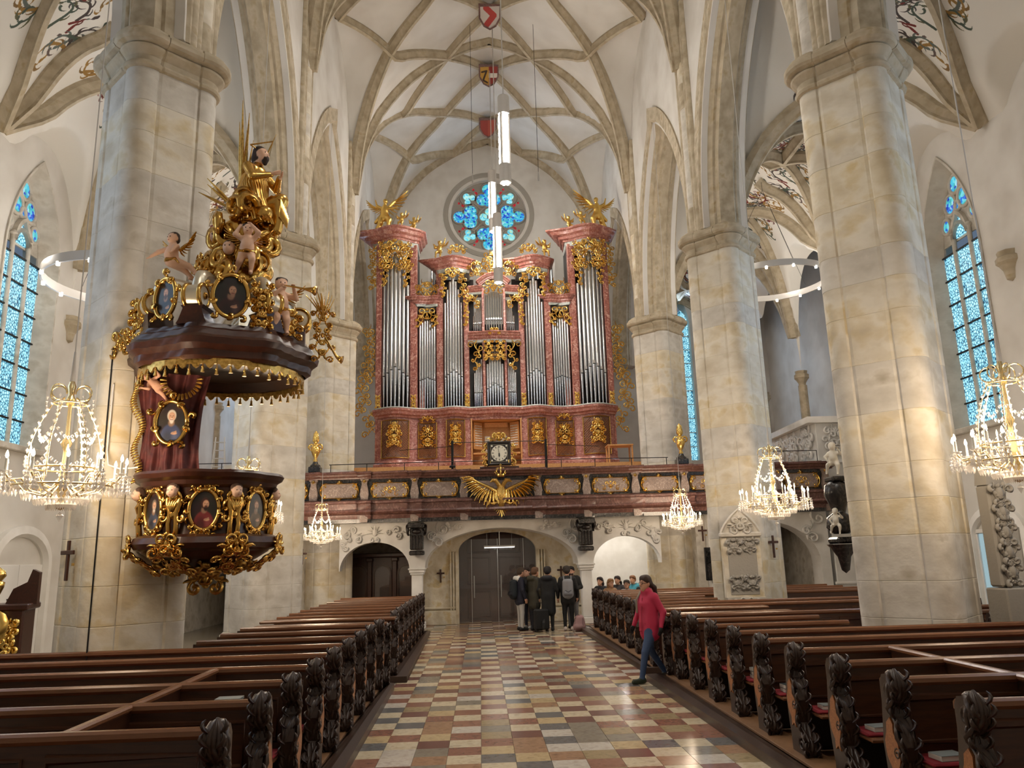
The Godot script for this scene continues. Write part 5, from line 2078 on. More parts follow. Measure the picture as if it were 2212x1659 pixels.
	# pilasters between the pipe fields
	for s in [-1.0, 1.0]:
		for q in [[4.28, 0.22, 13.8, 0.05], [3.0, 0.28, 13.8, -0.02], [2.72, 0.2, 11.2, -0.1], [2.03, 0.26, 12.8, -0.06], [1.04, 0.2, 12.0, -0.02]]:
			m = MB.new()
			m.box(V(s * q[0], (7.42 + q[2]) / 2, of(s * q[0]) + q[3] - 0.15), V(q[1], q[2] - 7.42, 0.34), 0.03)
			bit(t, "pilaster", m, M.marble_pink)
			if q[0] != 2.72:
				m = MB.new()
				m.at(V(s * q[0], 7.7, of(s * q[0]) + q[3] + 0.03))
				m.rocaille(0.2, 0.5, 70 + int(q[0] * 7), 0.6, 0.02)
				bit(t, "gilt_foot", m, M.gold)
		m = MB.new()
		m.box(V(s * 4.34, 10.6, OZ - 0.65), V(0.05, 6.4, 1.1))
		bit(t, "case_side", m, M.marble_pink)
		m = MB.new()
		m.box(V(s * 2.9, 10.6, OZ - 0.7), V(0.05, 6.4, 0.9))
		bit(t, "case_side", m, M.wood_black)
	# pipes
	for s in [-1.0, 1.0]:
		for i in 7:
			var f := (i - 3) / 3.0
			var x: float = s * (3.65 + f * 0.43)
			pipe(t, x, 7.46, 13.35 - 1.2 * f * f, 0.082 - 0.012 * absf(f), 1.15 + 0.3 * (1 - absf(f)), -0.16)
			x = s * (2.5 + f * 0.27)
			pipe(t, x, 7.46, 10.95 - 0.35 * absf(f), 0.044, 1.0 + 0.12 * (1 - absf(f)), -0.05)
			x = s * (1.52 + f * 0.3)
			pipe(t, x, 7.46, 12.35 - 0.9 * f * f, 0.056 - 0.008 * absf(f), 1.1 + 0.22 * (1 - absf(f)), -0.14)
		for i in 5:
			var f := (i - 2) / 2.0
			pipe(t, s * (0.62 + f * 0.13), 10.37, 11.25 - 0.3 * f * s * s, 0.031, 0.22, -0.1)
			pipe(t, s * (0.62 + f * 0.13), 7.46, 9.0 + 0.25 * (-f), 0.033, 0.5, -0.1)
	for i in 7:
		var f := (i - 3) / 3.0
		pipe(t, f * 0.27, 10.37, 11.85 - 0.12 * f * f, 0.042, 0.34, -0.1)
		pipe(t, f * 0.28, 7.46, 9.75 - 0.7 * absf(f), 0.046, 0.62 + 0.2 * (1 - absf(f)), -0.1)
	# centre: posts, middle cornice, arched top
	for y in [[7.42, 9.95], [10.3, 12.0]]:
		for x in [-0.4, 0.4]:
			m = MB.new()
			m.box(V(x, (y[0] + y[1]) / 2, of(x) - 0.08), V(0.1, y[1] - y[0], 0.2), 0.02)
			bit(t, "pilaster", m, M.marble_pink)
	cornice(t, -0.98, 0.98, 9.98, 0, 0, 0.62, 0.02)
	for s in [-1.0, 1.0]:
		cornice(t, minf(s * 0.42, s * 1.0), maxf(s * 0.42, s * 1.0), 11.85, 0, 0, 0.5, 0.02)
		# tower and flat cornices
		cornice(t, minf(s * 4.5, s * 2.85), maxf(s * 4.5, s * 2.85), 13.85, 1.0, 1.0, 1.05)
		cornice(t, minf(s * 2.9, s * 2.1), maxf(s * 2.9, s * 2.1), 11.42, 0.3, 0.3, 0.62, 0.06)
		cornice(t, minf(s * 2.1, s * 0.9), maxf(s * 2.1, s * 0.9), 12.78, 0.9, 0.9, 0.85)
	m = MB.new()
	var ap := []
	for i in 13:
		var f := (i - 6) / 6.0
		ap.append(V(f * 0.5, 12.05 + 0.28 * cos(f * PI / 2), of(0) + 0.02))
	m.sweep(ap, CORN.map(func(q): return q * 0.5), V(0, 1, 0))
	bit(t, "arched_cornice", m, M.marble_pink)
	m = MB.new()
	m.box(V(0, 10.16, OZ - 0.1), V(1.9, 0.36, 0.3))
	bit(t, "middle_board", m, M.marble_pink)
	# gilded pipe shades and crests: [x, y, w, h, dz, seed, density]
	for s in [-1.0, 1.0]:
		for q in [[4.0, 13.25, 0.5, 1.1, 0.12, 81, 1.5], [3.3, 13.2, 0.5, 1.1, 0.12, 82, 1.5], [3.65, 13.55, 0.9, 0.5, 0.14, 83, 1.4], [4.05, 12.5, 0.22, 0.9, 0.1, 84, 0.9], [3.25, 12.45, 0.22, 0.9, 0.1, 85, 0.9], [4.5, 12.9, 0.3, 1.7, -0.05, 86, 1.3], [2.5, 11.05, 0.72, 0.42, 0.05, 87, 1.5], [2.5, 11.98, 0.7, 0.62, 0.1, 88, 1.8], [2.22, 10.75, 0.18, 0.5, 0.04, 89, 0.7], [2.8, 10.75, 0.18, 0.5, 0.04, 90, 0.7], [1.52, 12.5, 0.85, 0.42, 0.12, 91, 1.5], [1.88, 12.1, 0.2, 0.9, 0.08, 92, 0.9], [1.15, 12.1, 0.26, 0.9, 0.08, 93, 0.9], [0.62, 11.45, 0.34, 0.5, 0.04, 94, 0.9], [0.92, 11.7, 0.3, 0.5, 0.1, 95, 0.9], [0.66, 9.65, 0.4, 0.55, 0.06, 96, 1.2], [0.68, 9.1, 0.26, 0.6, 0.05, 97, 0.8], [1.03, 11.1, 0.16, 1.2, 0.12, 98, 0.8], [1.35, 13.45, 0.7, 0.34, 0.2, 99, 1.2], [0.62, 12.75, 0.6, 0.6, 0.1, 100, 1.2], [4.62, 9.6, 0.4, 1.9, -0.2, 101, 1.6], [4.85, 8.1, 0.42, 1.6, -0.2, 102, 1.5], [4.6, 6.95, 0.36, 0.9, -0.2, 103, 1.1]]:
			m = MB.new()
			var x: float = s * q[0]
			m.pose(Transform3D(Basis.from_scale(V(s, 1, 1)), V(x, q[1], of(clampf(x, -4.3, 4.3)) + q[4])))
			m.rocaille(q[2], q[3], q[5], q[6], 0.028, Vector2.ZERO, q[2] > 0.45)
			bit(t, "gilt_carving", m, M.gold)
	for q in [[0.0, 12.0, 0.62, 0.44, 0.1, 110, 1.5], [0.0, 12.95, 0.62, 0.9, 0.05, 111, 1.8], [-0.22, 9.55, 0.34, 0.75, 0.06, 112, 1.0], [0.22, 9.55, 0.34, 0.75, 0.06, 112, 1.0], [0.0, 10.28, 0.4, 0.2, 0.12, 113, 0.8]]:
		m = MB.new()
		m.at(V(q[0], q[1], of(q[0]) + q[4]))
		m.rocaille(q[2], q[3], q[5], q[6], 0.028)
		bit(t, "gilt_carving", m, M.gold)
	# swell boxes with white louvres and inner pipes behind
	for s in [-1.0, 1.0]:
		m = MB.new()
		m.box(V(s * 1.78, 13.72, OZ - 1.6), V(1.5, 0.16, 0.1))
		m.box(V(s * 1.03, 12.9, OZ - 1.6), V(0.1, 1.8, 0.1))
		m.box(V(s * 2.5, 12.9, OZ - 1.6), V(0.1, 1.8, 0.1))
		bit(t, "swell_frame", m, M.white_paint)
		for i in 8:
			m = MB.new()
			m.lathe([V2(0.06, 11.4), V2(0.06, 13.6), V2(0, 13.6)], 8)
			bit(t, "inner_pipe", m, M.tin, T(V(s * (1.15 + 0.18 * i), 0, OZ - 1.75)))
		m = MB.new()
		m.box(V(s * 1.78, 12.6, OZ - 2.0), V(1.4, 2.3, 0.06))
		bit(t, "swell_back", m, M.white_paint)
	# console niche
	m = MB.new()
	m.box(V(0, 6.2, OZ - 0.75), V(1.8, 1.7, 0.05))
	m.box(V(0, 7.0, OZ - 0.4), V(1.8, 0.05, 0.7))
	for s in [-1.0, 1.0]:
		m.box(V(s * 0.9, 6.15, OZ - 0.35), V(0.05, 1.75, 0.7))
		m.pose(Transform3D(Basis(Vector3.UP, -s * 0.75), V(s * 0.68, 6.45, OZ - 0.4)))
		m.box(Vector3.ZERO, V(0.42, 1.0, 0.03))
		m.pose(Transform3D.IDENTITY)
	m.box(V(0, 5.75, OZ - 0.25), V(1.7, 0.06, 0.5))
	m.box(V(0, 6.86, OZ - 0.5), V(0.85, 0.16, 0.05))
	bit(t, "console_case", m, M.wood_light)
	m = MB.new()
	for s in [-1.0, 1.0]:
		for i in 5:
			for j in 9:
				m.pose(Transform3D(Basis(Vector3.UP, -s * 0.75), V(s * 0.68, 6.45, OZ - 0.4)))
				m.box(V((i - 2) * 0.07, (j - 4) * 0.09, 0.03), V(0.035, 0.035, 0.04))
	var st := bit(t, "stop_knobs", m, M.white_paint)
	st.set_meta("kind", "stuff")
	m = MB.new()
	for k in 3:
		m.box(V(0, 5.82 + 0.07 * k, OZ - 0.3 - 0.1 * k), V(0.8, 0.025, 0.14))
	bit(t, "keyboards", m, M.white_paint)
	m = MB.new()
	m.box(V(-0.32, 6.35, OZ - 0.68), V(0.2, 0.24, 0.02))
	m.box(V(0.2, 6.38, OZ - 0.68), V(0.4, 0.2, 0.02))
	bit(t, "music_sheets", m, M.page)
	m = MB.new()
	m.box(V(0, 5.5, OZ + 0.35), V(1.0, 0.06, 0.34), 0.01)
	for s in [-1.0, 1.0]:
		m.box(V(s * 0.44, 5.3, OZ + 0.35), V(0.06, 0.38, 0.3), 0.01)
	var bn := thing("organ_bench", "light wooden organ bench before the console", "bench", Vector3.ZERO)
	bit(bn, "bench_frame", m, M.wood_light)
	# carved figures on top
	var gold := Color(0.85, 0.62, 0.24)
	var gb := smat("gilt_figure", Color(0.92, 0.77, 0.43), 0.28, 1.0)
	var pm := MB.new()
	putto(pm, gold, gold, [V(0.26, 0.78, 0.05), V(0.34, 0.98, 0.1), V(-0.24, 0.58, 0.1), V(-0.2, 0.7, 0.24)], [V(0.14, 0.3, 0.2), V(0.12, 0.05, 0.22), V(-0.14, 0.32, 0.16), V(-0.2, 0.1, 0.1)], 0.03)
	wing(pm, V(0.06, 0.66, -0.1), 1, 0.4)
	wing(pm, V(-0.06, 0.66, -0.1), -1, 0.4)
	pm.col.clear()
	var putm := pm.mesh(gb)
	var am := MB.new()
	nets(am, [[V(0, 0.55, 0), V(0, 0.85, 0.04), 0.2, 0.17, gold, 0.06], [V(0, 0.85, 0.04), V(0.02, 1.05, 0.08), 0.17, 0.1, gold, 0.05], [V(0.02, 1.05, 0.08), V(0.04, 1.2, 0.1), 0.07, 0.06, gold, 0.03], [V(0.05, 1.28, 0.12), V(0.06, 1.25, 0.14), 0.11, 0.1, gold, 0.02], [V(0.16, 0.98, 0.06), V(0.38, 0.9, 0.14), 0.07, 0.055, gold, 0.03], [V(0.38, 0.9, 0.14), V(0.6, 0.98, 0.2), 0.055, 0.03, gold, 0.02], [V(-0.14, 0.98, 0.05), V(-0.34, 1.1, 0.05), 0.07, 0.05, gold, 0.03], [V(-0.34, 1.1, 0.05), V(-0.4, 1.35, 0.1), 0.05, 0.03, gold, 0.02], [V(0.1, 0.5, 0.05), V(0.24, 0.3, 0.26), 0.16, 0.12, gold, 0.06], [V(0.24, 0.3, 0.26), V(0.2, -0.08, 0.2), 0.12, 0.07, gold, 0.04], [V(-0.1, 0.5, 0.0), V(-0.16, 0.25, 0.1), 0.16, 0.13, gold, 0.06], [V(-0.16, 0.25, 0.1), V(-0.3, -0.1, -0.02), 0.13, 0.09, gold, 0.04], [V(-0.1, 0.7, -0.1), V(-0.4, 0.35, -0.1), 0.12, 0.08, gold, 0.05], [V(-0.3, 0.0, 0), V(0.3, -0.04, 0.05), 0.1, 0.1, gold, 0.08]], 0.035)
	wing(am, V(0.1, 1.0, -0.12), 1, 0.95, 0.9)
	wing(am, V(-0.1, 1.0, -0.12), -1, 0.75, 0.3)
	am.col.clear()
	var angm := am.mesh(gb)
	for s in [-1.0, 1.0]:
		var sd := "pulpit" if s < 0 else "epitaph"
		var a := thing("gilded_angel", "large gilded angel with raised wing on the organ tower, %s side" % sd, "sculpture", V(s * 4.1, 14.42, of(4.1) - 0.05))
		part(a, "figure", angm, null, Transform3D(Basis.from_scale(V(-s if s < 0 else -1.0, 1, 1) * 0.85), Vector3.ZERO))
		for q in [[3.42, 14.4, 0.62, "inner putto with wings perched on the tall organ tower"], [2.98, 14.35, 0.62, "outermost small putto on the inner corner of the tall organ tower"], [2.0, 13.25, 0.75, "gilded putto beside the lower organ tower cornice"]]:
			var p := thing("gilded_putto", "%s, %s side" % [q[3], sd], "sculpture", V(s * q[0], q[1], of(q[0]) + 0.02), s * 0.4)
			part(p, "figure", putm, null, Transform3D(Basis.from_scale(V(-s, 1, 1) * q[2]), V(0, -0.04, 0)))
# ---------------------------------------------------------------- pulpit
func portrait(seed: int, robe: Color, skin: Color, hair: Color, look: float, beard: Color) -> Image:
	var im := canvas(160, 220, C(30, 24, 22))
	var g := RandomNumberGenerator.new()
	g.seed = seed
	for k in 26:
		disc(im, V2(g.randf_range(0, 160), g.randf_range(0, 220)), V2(40, 40), C(g.randf_range(26, 52), g.randf_range(22, 40), g.randf_range(20, 34)), 1.0)
	disc(im, V2(80, 190), V2(62, 80), robe, 0.15)
	disc(im, V2(62, 200), V2(34, 60), robe.darkened(0.35), 0.6)
	disc(im, V2(104, 180), V2(26, 44), robe.lightened(0.12), 0.8)
	disc(im, V2(80, 112), V2(22, 26), skin.darkened(0.3), 0.4)
	disc(im, V2(80 + look * 4, 72), V2(28, 36), hair, 0.2)
	disc(im, V2(80 + look * 9, 78), V2(21, 28), skin, 0.25)
	disc(im, V2(80 + look * 14, 70), V2(10, 14), skin.lightened(0.15), 1.0)
	disc(im, V2(80 + look * 10, 102), V2(15, 20), beard, 0.5)
	for s in [-1.0, 1.0]:
		disc(im, V2(80 + look * 11 + s * 8, 74), V2(3.4, 2.2), C(30, 20, 18), 0.5)
	stroke(im, [V2(80 + look * 12, 74), V2(81 + look * 16, 87)], 1.4, skin.darkened(0.4))
	stroke(im, [V2(73 + look * 11, 95), V2(87 + look * 11, 95)], 1.5, C(120, 56, 48))
	disc(im, V2(98, 168), V2(20, 10), skin, 0.35)
	stroke(im, [V2(84, 170), V2(108, 158)], 4, skin.darkened(0.15))
	return im
func oval_painting(par: Node, called: String, im: Image, w: float, h: float, xf: Transform3D, seed: int, rich: bool, label: String) -> void:
	var o := struct_part(par, called)
	o.transform = xf
	var m := MB.new()
	m.prism(arc_pts(V2(0, 0), V2(w / 2, h / 2), 0, TAU * 27 / 28, 27), -0.02, 0.02, true)
	tag(bit(o, "canvas", m, pmat("portrait_%d" % seed, im, 0.35)), label)
	m = MB.new()
	m.tube(arc_pts(V2(0, 0), V2(w / 2 + 0.015, h / 2 + 0.015), 0, TAU, 36).map(func(p): return V(p.x, p.y, 0.025)), 0.03, 7)
	if rich:
		for k in 18:
			var a := TAU * k / 18
			m.pose(Transform3D(Basis.IDENTITY, V(cos(a) * (w / 2 + 0.06), sin(a) * (h / 2 + 0.06), 0.01)))
			m.scroll(Vector2.ZERO, a + 1.2, 0.11, 0.9, 0.018, 1.0 if k % 2 else -1.0)
			m.leaf(Vector2.ZERO, a + 0.7, 0.09, 0.022, 0.7)
		m.pose(Transform3D.IDENTITY)
		m.rocaille(0.26, 0.16, seed, 0.9, 0.02, V2(0, h / 2 + 0.1))
		m.rocaille(0.26, 0.12, seed + 1, 0.8, 0.02, V2(0, -h / 2 - 0.06))
	else:
		for k in 10:
			var a := TAU * k / 10 + 0.2
			m.pose(Transform3D(Basis.IDENTITY, V(cos(a) * (w / 2 + 0.05), sin(a) * (h / 2 + 0.05), 0.02)))
			m.scroll(Vector2.ZERO, a + 1.4, 0.14, 0.8, 0.022, 1.0 if k % 2 else -1.0)
		m.pose(Transform3D.IDENTITY)
	bit(o, "gilt_frame", m, M.gold_deep)
func ring_poly(m: MB, prof: Array, sides: int, jog: float, k := 6) -> void:
	# turned body with slightly broken (ressaut) corners: prof of Vector2(radius, y)
	for q in prof.size() - 1:
		var rows := []
		for e in 2:
			var p: Vector2 = prof[q + e]
			var row := []
			for j in sides * k + 1:
				var a := TAU * j / (sides * k)
				var u := fposmod(float(j) / k, 1.0)
				var r := p.x + (jog if u < 0.2 or u > 0.8 else 0.0) - 0.03 * p.x * (1.0 if u > 0.4 and u < 0.6 else 0.0)
				row.append(V(sin(a) * r, p.y, cos(a) * r))
			rows.append(row)
		m.grid(rows)
const PC := Vector3(-4.3, 0, -10.72)
func pulpit() -> void:
	var t := thing("pulpit", "dark wooden baroque pulpit with gilded herms and oval saint portraits on a stone pillar", "pulpit", PC + V(0.0, 0.26, 0))
	t.scale = Vector3.ONE * 0.9
	var m := MB.new()
	m.lathe([V2(0, 1.78), V2(0.1, 1.8), V2(0.22, 1.9), V2(0.3, 1.95), V2(0.5, 2.0), V2(0.72, 2.12), V2(0.88, 2.22), V2(0.9, 2.26)], 32)
	bit(t, "lower_bowl", m, M.wood_dark)
	m = MB.new()
	ring_poly(m, [V2(0.88, 2.24), V2(0.98, 2.27), V2(1.02, 2.34), V2(0.99, 2.42), V2(0.9, 2.46)], 8, 0.03)
	bit(t, "torus_moulding", m, M.wood_dark)
	m = MB.new()
	ring_poly(m, [V2(0.86, 2.45), V2(0.84, 2.6), V2(0.85, 2.95), V2(0.88, 3.12)], 8, 0.02)
	bit(t, "parapet", m, M.wood_dark)
	m = MB.new()
	ring_poly(m, [V2(0.88, 3.1), V2(0.93, 3.14), V2(0.95, 3.2), V2(1.02, 3.24), V2(1.05, 3.3), V2(1.02, 3.34), V2(0.84, 3.35), V2(0.8, 3.3)], 8, 0.03)
	bit(t, "rim", m, M.wood_dark)
	# floor of the basket
	m = MB.new()
	m.lathe([V2(0.0, 2.5), V2(0.86, 2.5)], 24)
	bit(t, "pulpit_floor", m, M.wood_dark)
	# oval saints on the parapet
	var sk := C(196, 150, 120)
	var saints := [[-36.0, C(60, 66, 84), C(110, 96, 84), 0.4, C(200, 190, 178), "bearded saint in blue and red robe, painted on dark ground"], [15.0, C(116, 40, 40), C(60, 30, 24), 1.0, C(40, 26, 20), "saint in red cardinal robe with dark beard, painted in profile"], [66.0, C(90, 70, 44), C(70, 46, 30), 0.6, C(150, 130, 110), "dark portrait turned towards the organ"]]
	var i := 0
	for q in saints:
		var a := deg_to_rad(q[0])
		oval_painting(t, "saint_portrait", portrait(200 + i, q[1], sk, q[2], q[3], q[4]), 0.36, 0.52, Transform3D(Basis(Vector3.UP, a), V(sin(a) * 0.855, 2.79, cos(a) * 0.855)), 200 + i, true, q[5])
		i += 1
	# gilded herms with cherub heads
	var skin := C(226, 186, 160)
	for d in [-61.0, -10.5, 40.5, 91.0]:
		var a := deg_to_rad(d)
		var xf := Transform3D(Basis(Vector3.UP, a), V(sin(a) * 0.87, 0, cos(a) * 0.87))
		var h := struct_part(t, "gilded_herm")
		h.transform = xf
		m = MB.new()
		for s in [-1.0, 1.0]:
			m.tube([V(s * 0.05, 2.44, 0.04), V(s * 0.06, 2.6, 0.06), V(s * 0.045, 2.75, 0.05), V(s * 0.08, 2.88, 0.06), V(s * 0.1, 2.98, 0.05)], [0.04, 0.035, 0.04, 0.05, 0.02], 7)
			m.pose(T(V(s * 0.1, 2.95, 0.04)))
			m.scroll(Vector2.ZERO, PI / 2, 0.22, 1.1, 0.026, s)
			m.leaf(Vector2.ZERO, -0.6 if s > 0 else PI + 0.6, 0.14, 0.035, 0.5)
			m.pose(T(V(s * 0.08, 2.7, 0.05)))
			m.scroll(Vector2.ZERO, -PI / 2, 0.18, 1.0, 0.02, s)
			m.pose(Transform3D.IDENTITY)
		for k in 5:
			m.tube([V(-0.09 + 0.045 * k, 2.94, 0.06), V(-0.06 + 0.03 * k, 2.86, 0.1), V(-0.02 + 0.01 * k, 2.78, 0.09)], [0.02, 0.026, 0.012], 6)
		m.ball(V(0, 2.72, 0.06), V(0.05, 0.06, 0.04), 8)
		m.pose(T(V(0, 2.34, 0.15)))
		m.rocaille(0.36, 0.26, int(d) + 400, 1.0, 0.026)
		m.pose(Transform3D(Basis(Vector3.RIGHT, 0.95), V(0, 2.12, -0.02)))
		m.rocaille(0.42, 0.5, int(d) + 500, 1.0, 0.026)
		m.pose(Transform3D.IDENTITY)
		bit(h, "carving", m, M.gold_deep)
		m = MB.new()
		nets(m, [[V(0, 3.05, 0.1), V(0, 3.02, 0.11), 0.075, 0.065, skin, 0.02], [V(0, 3.09, 0.07), V(0, 3.04, 0.05), 0.075, 0.07, C(74, 50, 36), 0.02], [V(0.05, 3.1, 0.1), V(-0.05, 3.1, 0.1), 0.035, 0.035, C(74, 50, 36), 0.02], [V(0, 3.04, 0.175), V(0, 3.03, 0.18), 0.012, 0.014, skin, 0.015], [V(0.035, 3.02, 0.14), V(-0.035, 3.02, 0.14), 0.03, 0.03, skin, 0.02]], 0.014)
		m.ink = C(40, 26, 20)
		for s in [-1.0, 1.0]:
			m.ball(V(s * 0.027, 3.055, 0.165), 0.009, 5)
		m.ink = C(150, 60, 52)
		m.ball(V(0, 2.995, 0.166), V(0.018, 0.007, 0.008), 5)
		m.ink = Color.WHITE
		bit(h, "cherub_head", m, M.body)
	m = MB.new()
	for k in 9:
		var a := deg_to_rad(-80.0 + 23.0 * k)
		m = MB.new()
		m.pose(Transform3D(Basis(Vector3.UP, a) * Basis(Vector3.RIGHT, 1.05), V(sin(a) * 0.55, 2.02, cos(a) * 0.55)))
		m.rocaille(0.2, 0.3, 600 + k, 0.7, 0.026, Vector2.ZERO, false)
		bit(t, "bowl_carving", m, M.gold_old)
	m = MB.new()
	m.pose(T(V(0.1, 1.86, 0.2)))
	m.rocaille(0.5, 0.3, 620, 1.2, 0.03)
	bit(t, "bowl_carving", m, M.gold_old)
	canopy()
	backdrop()
	# steps door and support behind the pillar
func canopy() -> void:
	var t := thing("pulpit_canopy", "dark wooden pulpit canopy with golden fringe, volutes and oval paintings", "canopy", V(-4.16, -0.12, -10.62))
	var m := MB.new()
	ring_poly(m, [V2(1.04, 4.72), V2(1.1, 4.76), V2(1.11, 4.84), V2(1.19, 4.9), V2(1.21, 4.98), V2(1.17, 5.02), V2(1.13, 5.1), V2(1.06, 5.14), V2(1.04, 5.2), V2(0.2, 5.22)], 8, 0.07, 8)
	bit(t, "cornice", m, M.wood_dark)
	m = MB.new()
	m.flip = true
	m.lathe([V2(1.04, 4.73), V2(0.9, 4.85), V2(0.5, 4.93), V2(0, 4.96)], 32)
	bit(t, "sounding_board", m, M.wood)
	# lambrequin with tassels
	m = MB.new()
	for k in 40:
		var a := TAU * k / 40
		m.pose(Transform3D(Basis(Vector3.UP, a), V(sin(a) * 1.06, 4.74, cos(a) * 1.06)))
		m.prism([V2(-0.083, 0), V2(-0.083, -0.07), V2(-0.05, -0.075), V2(-0.03, -0.11), V2(0, -0.13), V2(0.03, -0.11), V2(0.05, -0.075), V2(0.083, -0.07), V2(0.083, 0)], -0.012, 0.012)
	bit(t, "lambrequin", m, M.gold_old)
	var tm := MB.new()
	tm.lathe([V2(0.0, -0.1), V2(0.026, -0.1), V2(0.014, -0.04), V2(0.02, -0.03), V2(0.012, -0.015), V2(0.006, 0.0), V2(0.004, 0.05)], 8)
	var tmesh := tm.mesh(M.gold_old)
	for k in 40:
		var a := TAU * (k + 0.5) / 40
		part(t, "tassel", tmesh, null, T(V(sin(a) * 1.06, 4.63 if k % 2 else 4.66, cos(a) * 1.06)))
	# pedestals and volutes
	for d in [-52.0, -5.0, 50.0, 100.0]:
		var a := deg_to_rad(d)
		m = MB.new()
		m.pose(Transform3D(Basis(Vector3.UP, a), V(sin(a) * 0.95, 5.2, cos(a) * 0.95)))
		m.prism([V2(-0.2, 0), V2(0.2, 0), V2(0.17, 0.05), V2(0.12, 0.2), V2(0.15, 0.24), V2(-0.15, 0.24), V2(-0.12, 0.2), V2(-0.17, 0.05)], -0.2, 0.12)
		bit(t, "pedestal", m, M.wood_dark)
		# volute band rising to the middle
		m = MB.new()
		var path := []
		for i in 22:
			var f := i / 21.0
			var rr := 0.95 - 0.75 * f + 0.12 * sin(f * TAU)
			path.append(V(sin(a) * rr, 5.5 + 0.85 * f + 0.16 * sin(f * TAU), cos(a) * rr))
		m.tube(path, path.map(func(p): return 0.085), 6)
		bit(t, "volute_band", m, M.silver_leaf)
		m = MB.new()
		m.pose(Transform3D(Basis(Vector3.UP, a + PI / 2), V(sin(a) * 0.98, 5.58, cos(a) * 0.98)))
		for s in [-1.0, 1.0]:
			m.tube(arc_pts(V2(0, 0), V2(0.15, 0.15), 0, TAU, 18).map(func(p): return V(p.x, p.y, s * 0.1)), 0.03, 6)
			m.ball(V(0, 0, s * 0.12), V(0.05, 0.05, 0.04), 8)
		m.lathe([V2(0, 0)], 3)
		bit(t, "volute_scroll", m, M.gold_deep)
		m = MB.new()
		m.pose(Transform3D(Basis(Vector3.UP, a + PI / 2) * Basis(Vector3.RIGHT, PI / 2), V(sin(a) * 0.98, 5.58, cos(a) * 0.98)))
		m.lathe([V2(0.02, -0.12), V2(0.15, -0.11), V2(0.15, 0.11), V2(0.02, 0.12)], 16)
		bit(t, "volute_drum", m, M.silver_leaf)
		m = MB.new()
		m.pose(Transform3D(Basis(Vector3.UP, a), V(sin(a) * 0.4, 6.15, cos(a) * 0.4)))
		m.rocaille(0.34, 0.5, int(d) + 700, 1.0, 0.026)
		bit(t, "gilt_carving", m, M.gold_deep)
	# oval paintings on top
	var sk := C(186, 140, 112)
	for q in [[-28.0, C(44, 44, 60), C(50, 36, 28), -0.2, C(70, 50, 38), 300, 0.34, 0.5, "dim portrait of a praying bearded saint on black ground"], [20.0, C(70, 32, 32), C(40, 28, 22), 0.9, C(150, 110, 90), 301, 0.4, 0.54, "saint gazing upwards with hand on chest on black ground"]]:
		var a := deg_to_rad(q[0])
		oval_painting(t, "oval_painting", portrait(q[5], q[1].darkened(0.3), sk, q[2], q[3], q[4]), q[6], q[7], Transform3D(Basis(Vector3.UP, a), V(sin(a) * 1.02, 5.58, cos(a) * 1.02)), q[5], false, q[8])
	# bouquet-like gilded carvings at the corners
	for q in [[-78.0, 1.3, 5.2, 0.55, 0.3], [-64.0, 1.1, 5.42, 0.3, 0.6], [42.0, 1.05, 5.45, 0.24, 0.7], [72.0, 1.0, 5.4, 0.3, 0.4]]:
		var a := deg_to_rad(q[0])
		m = MB.new()
		m.pose(Transform3D(Basis(Vector3.UP, a * 0.5), V(sin(a) * q[1], q[2], cos(a) * q[1])))
		m.rocaille(q[3], q[4], int(q[0]) + 800, 1.1, 0.024)
		bit(t, "gilt_carving", m, M.gold_deep)
	pulpit_figures()
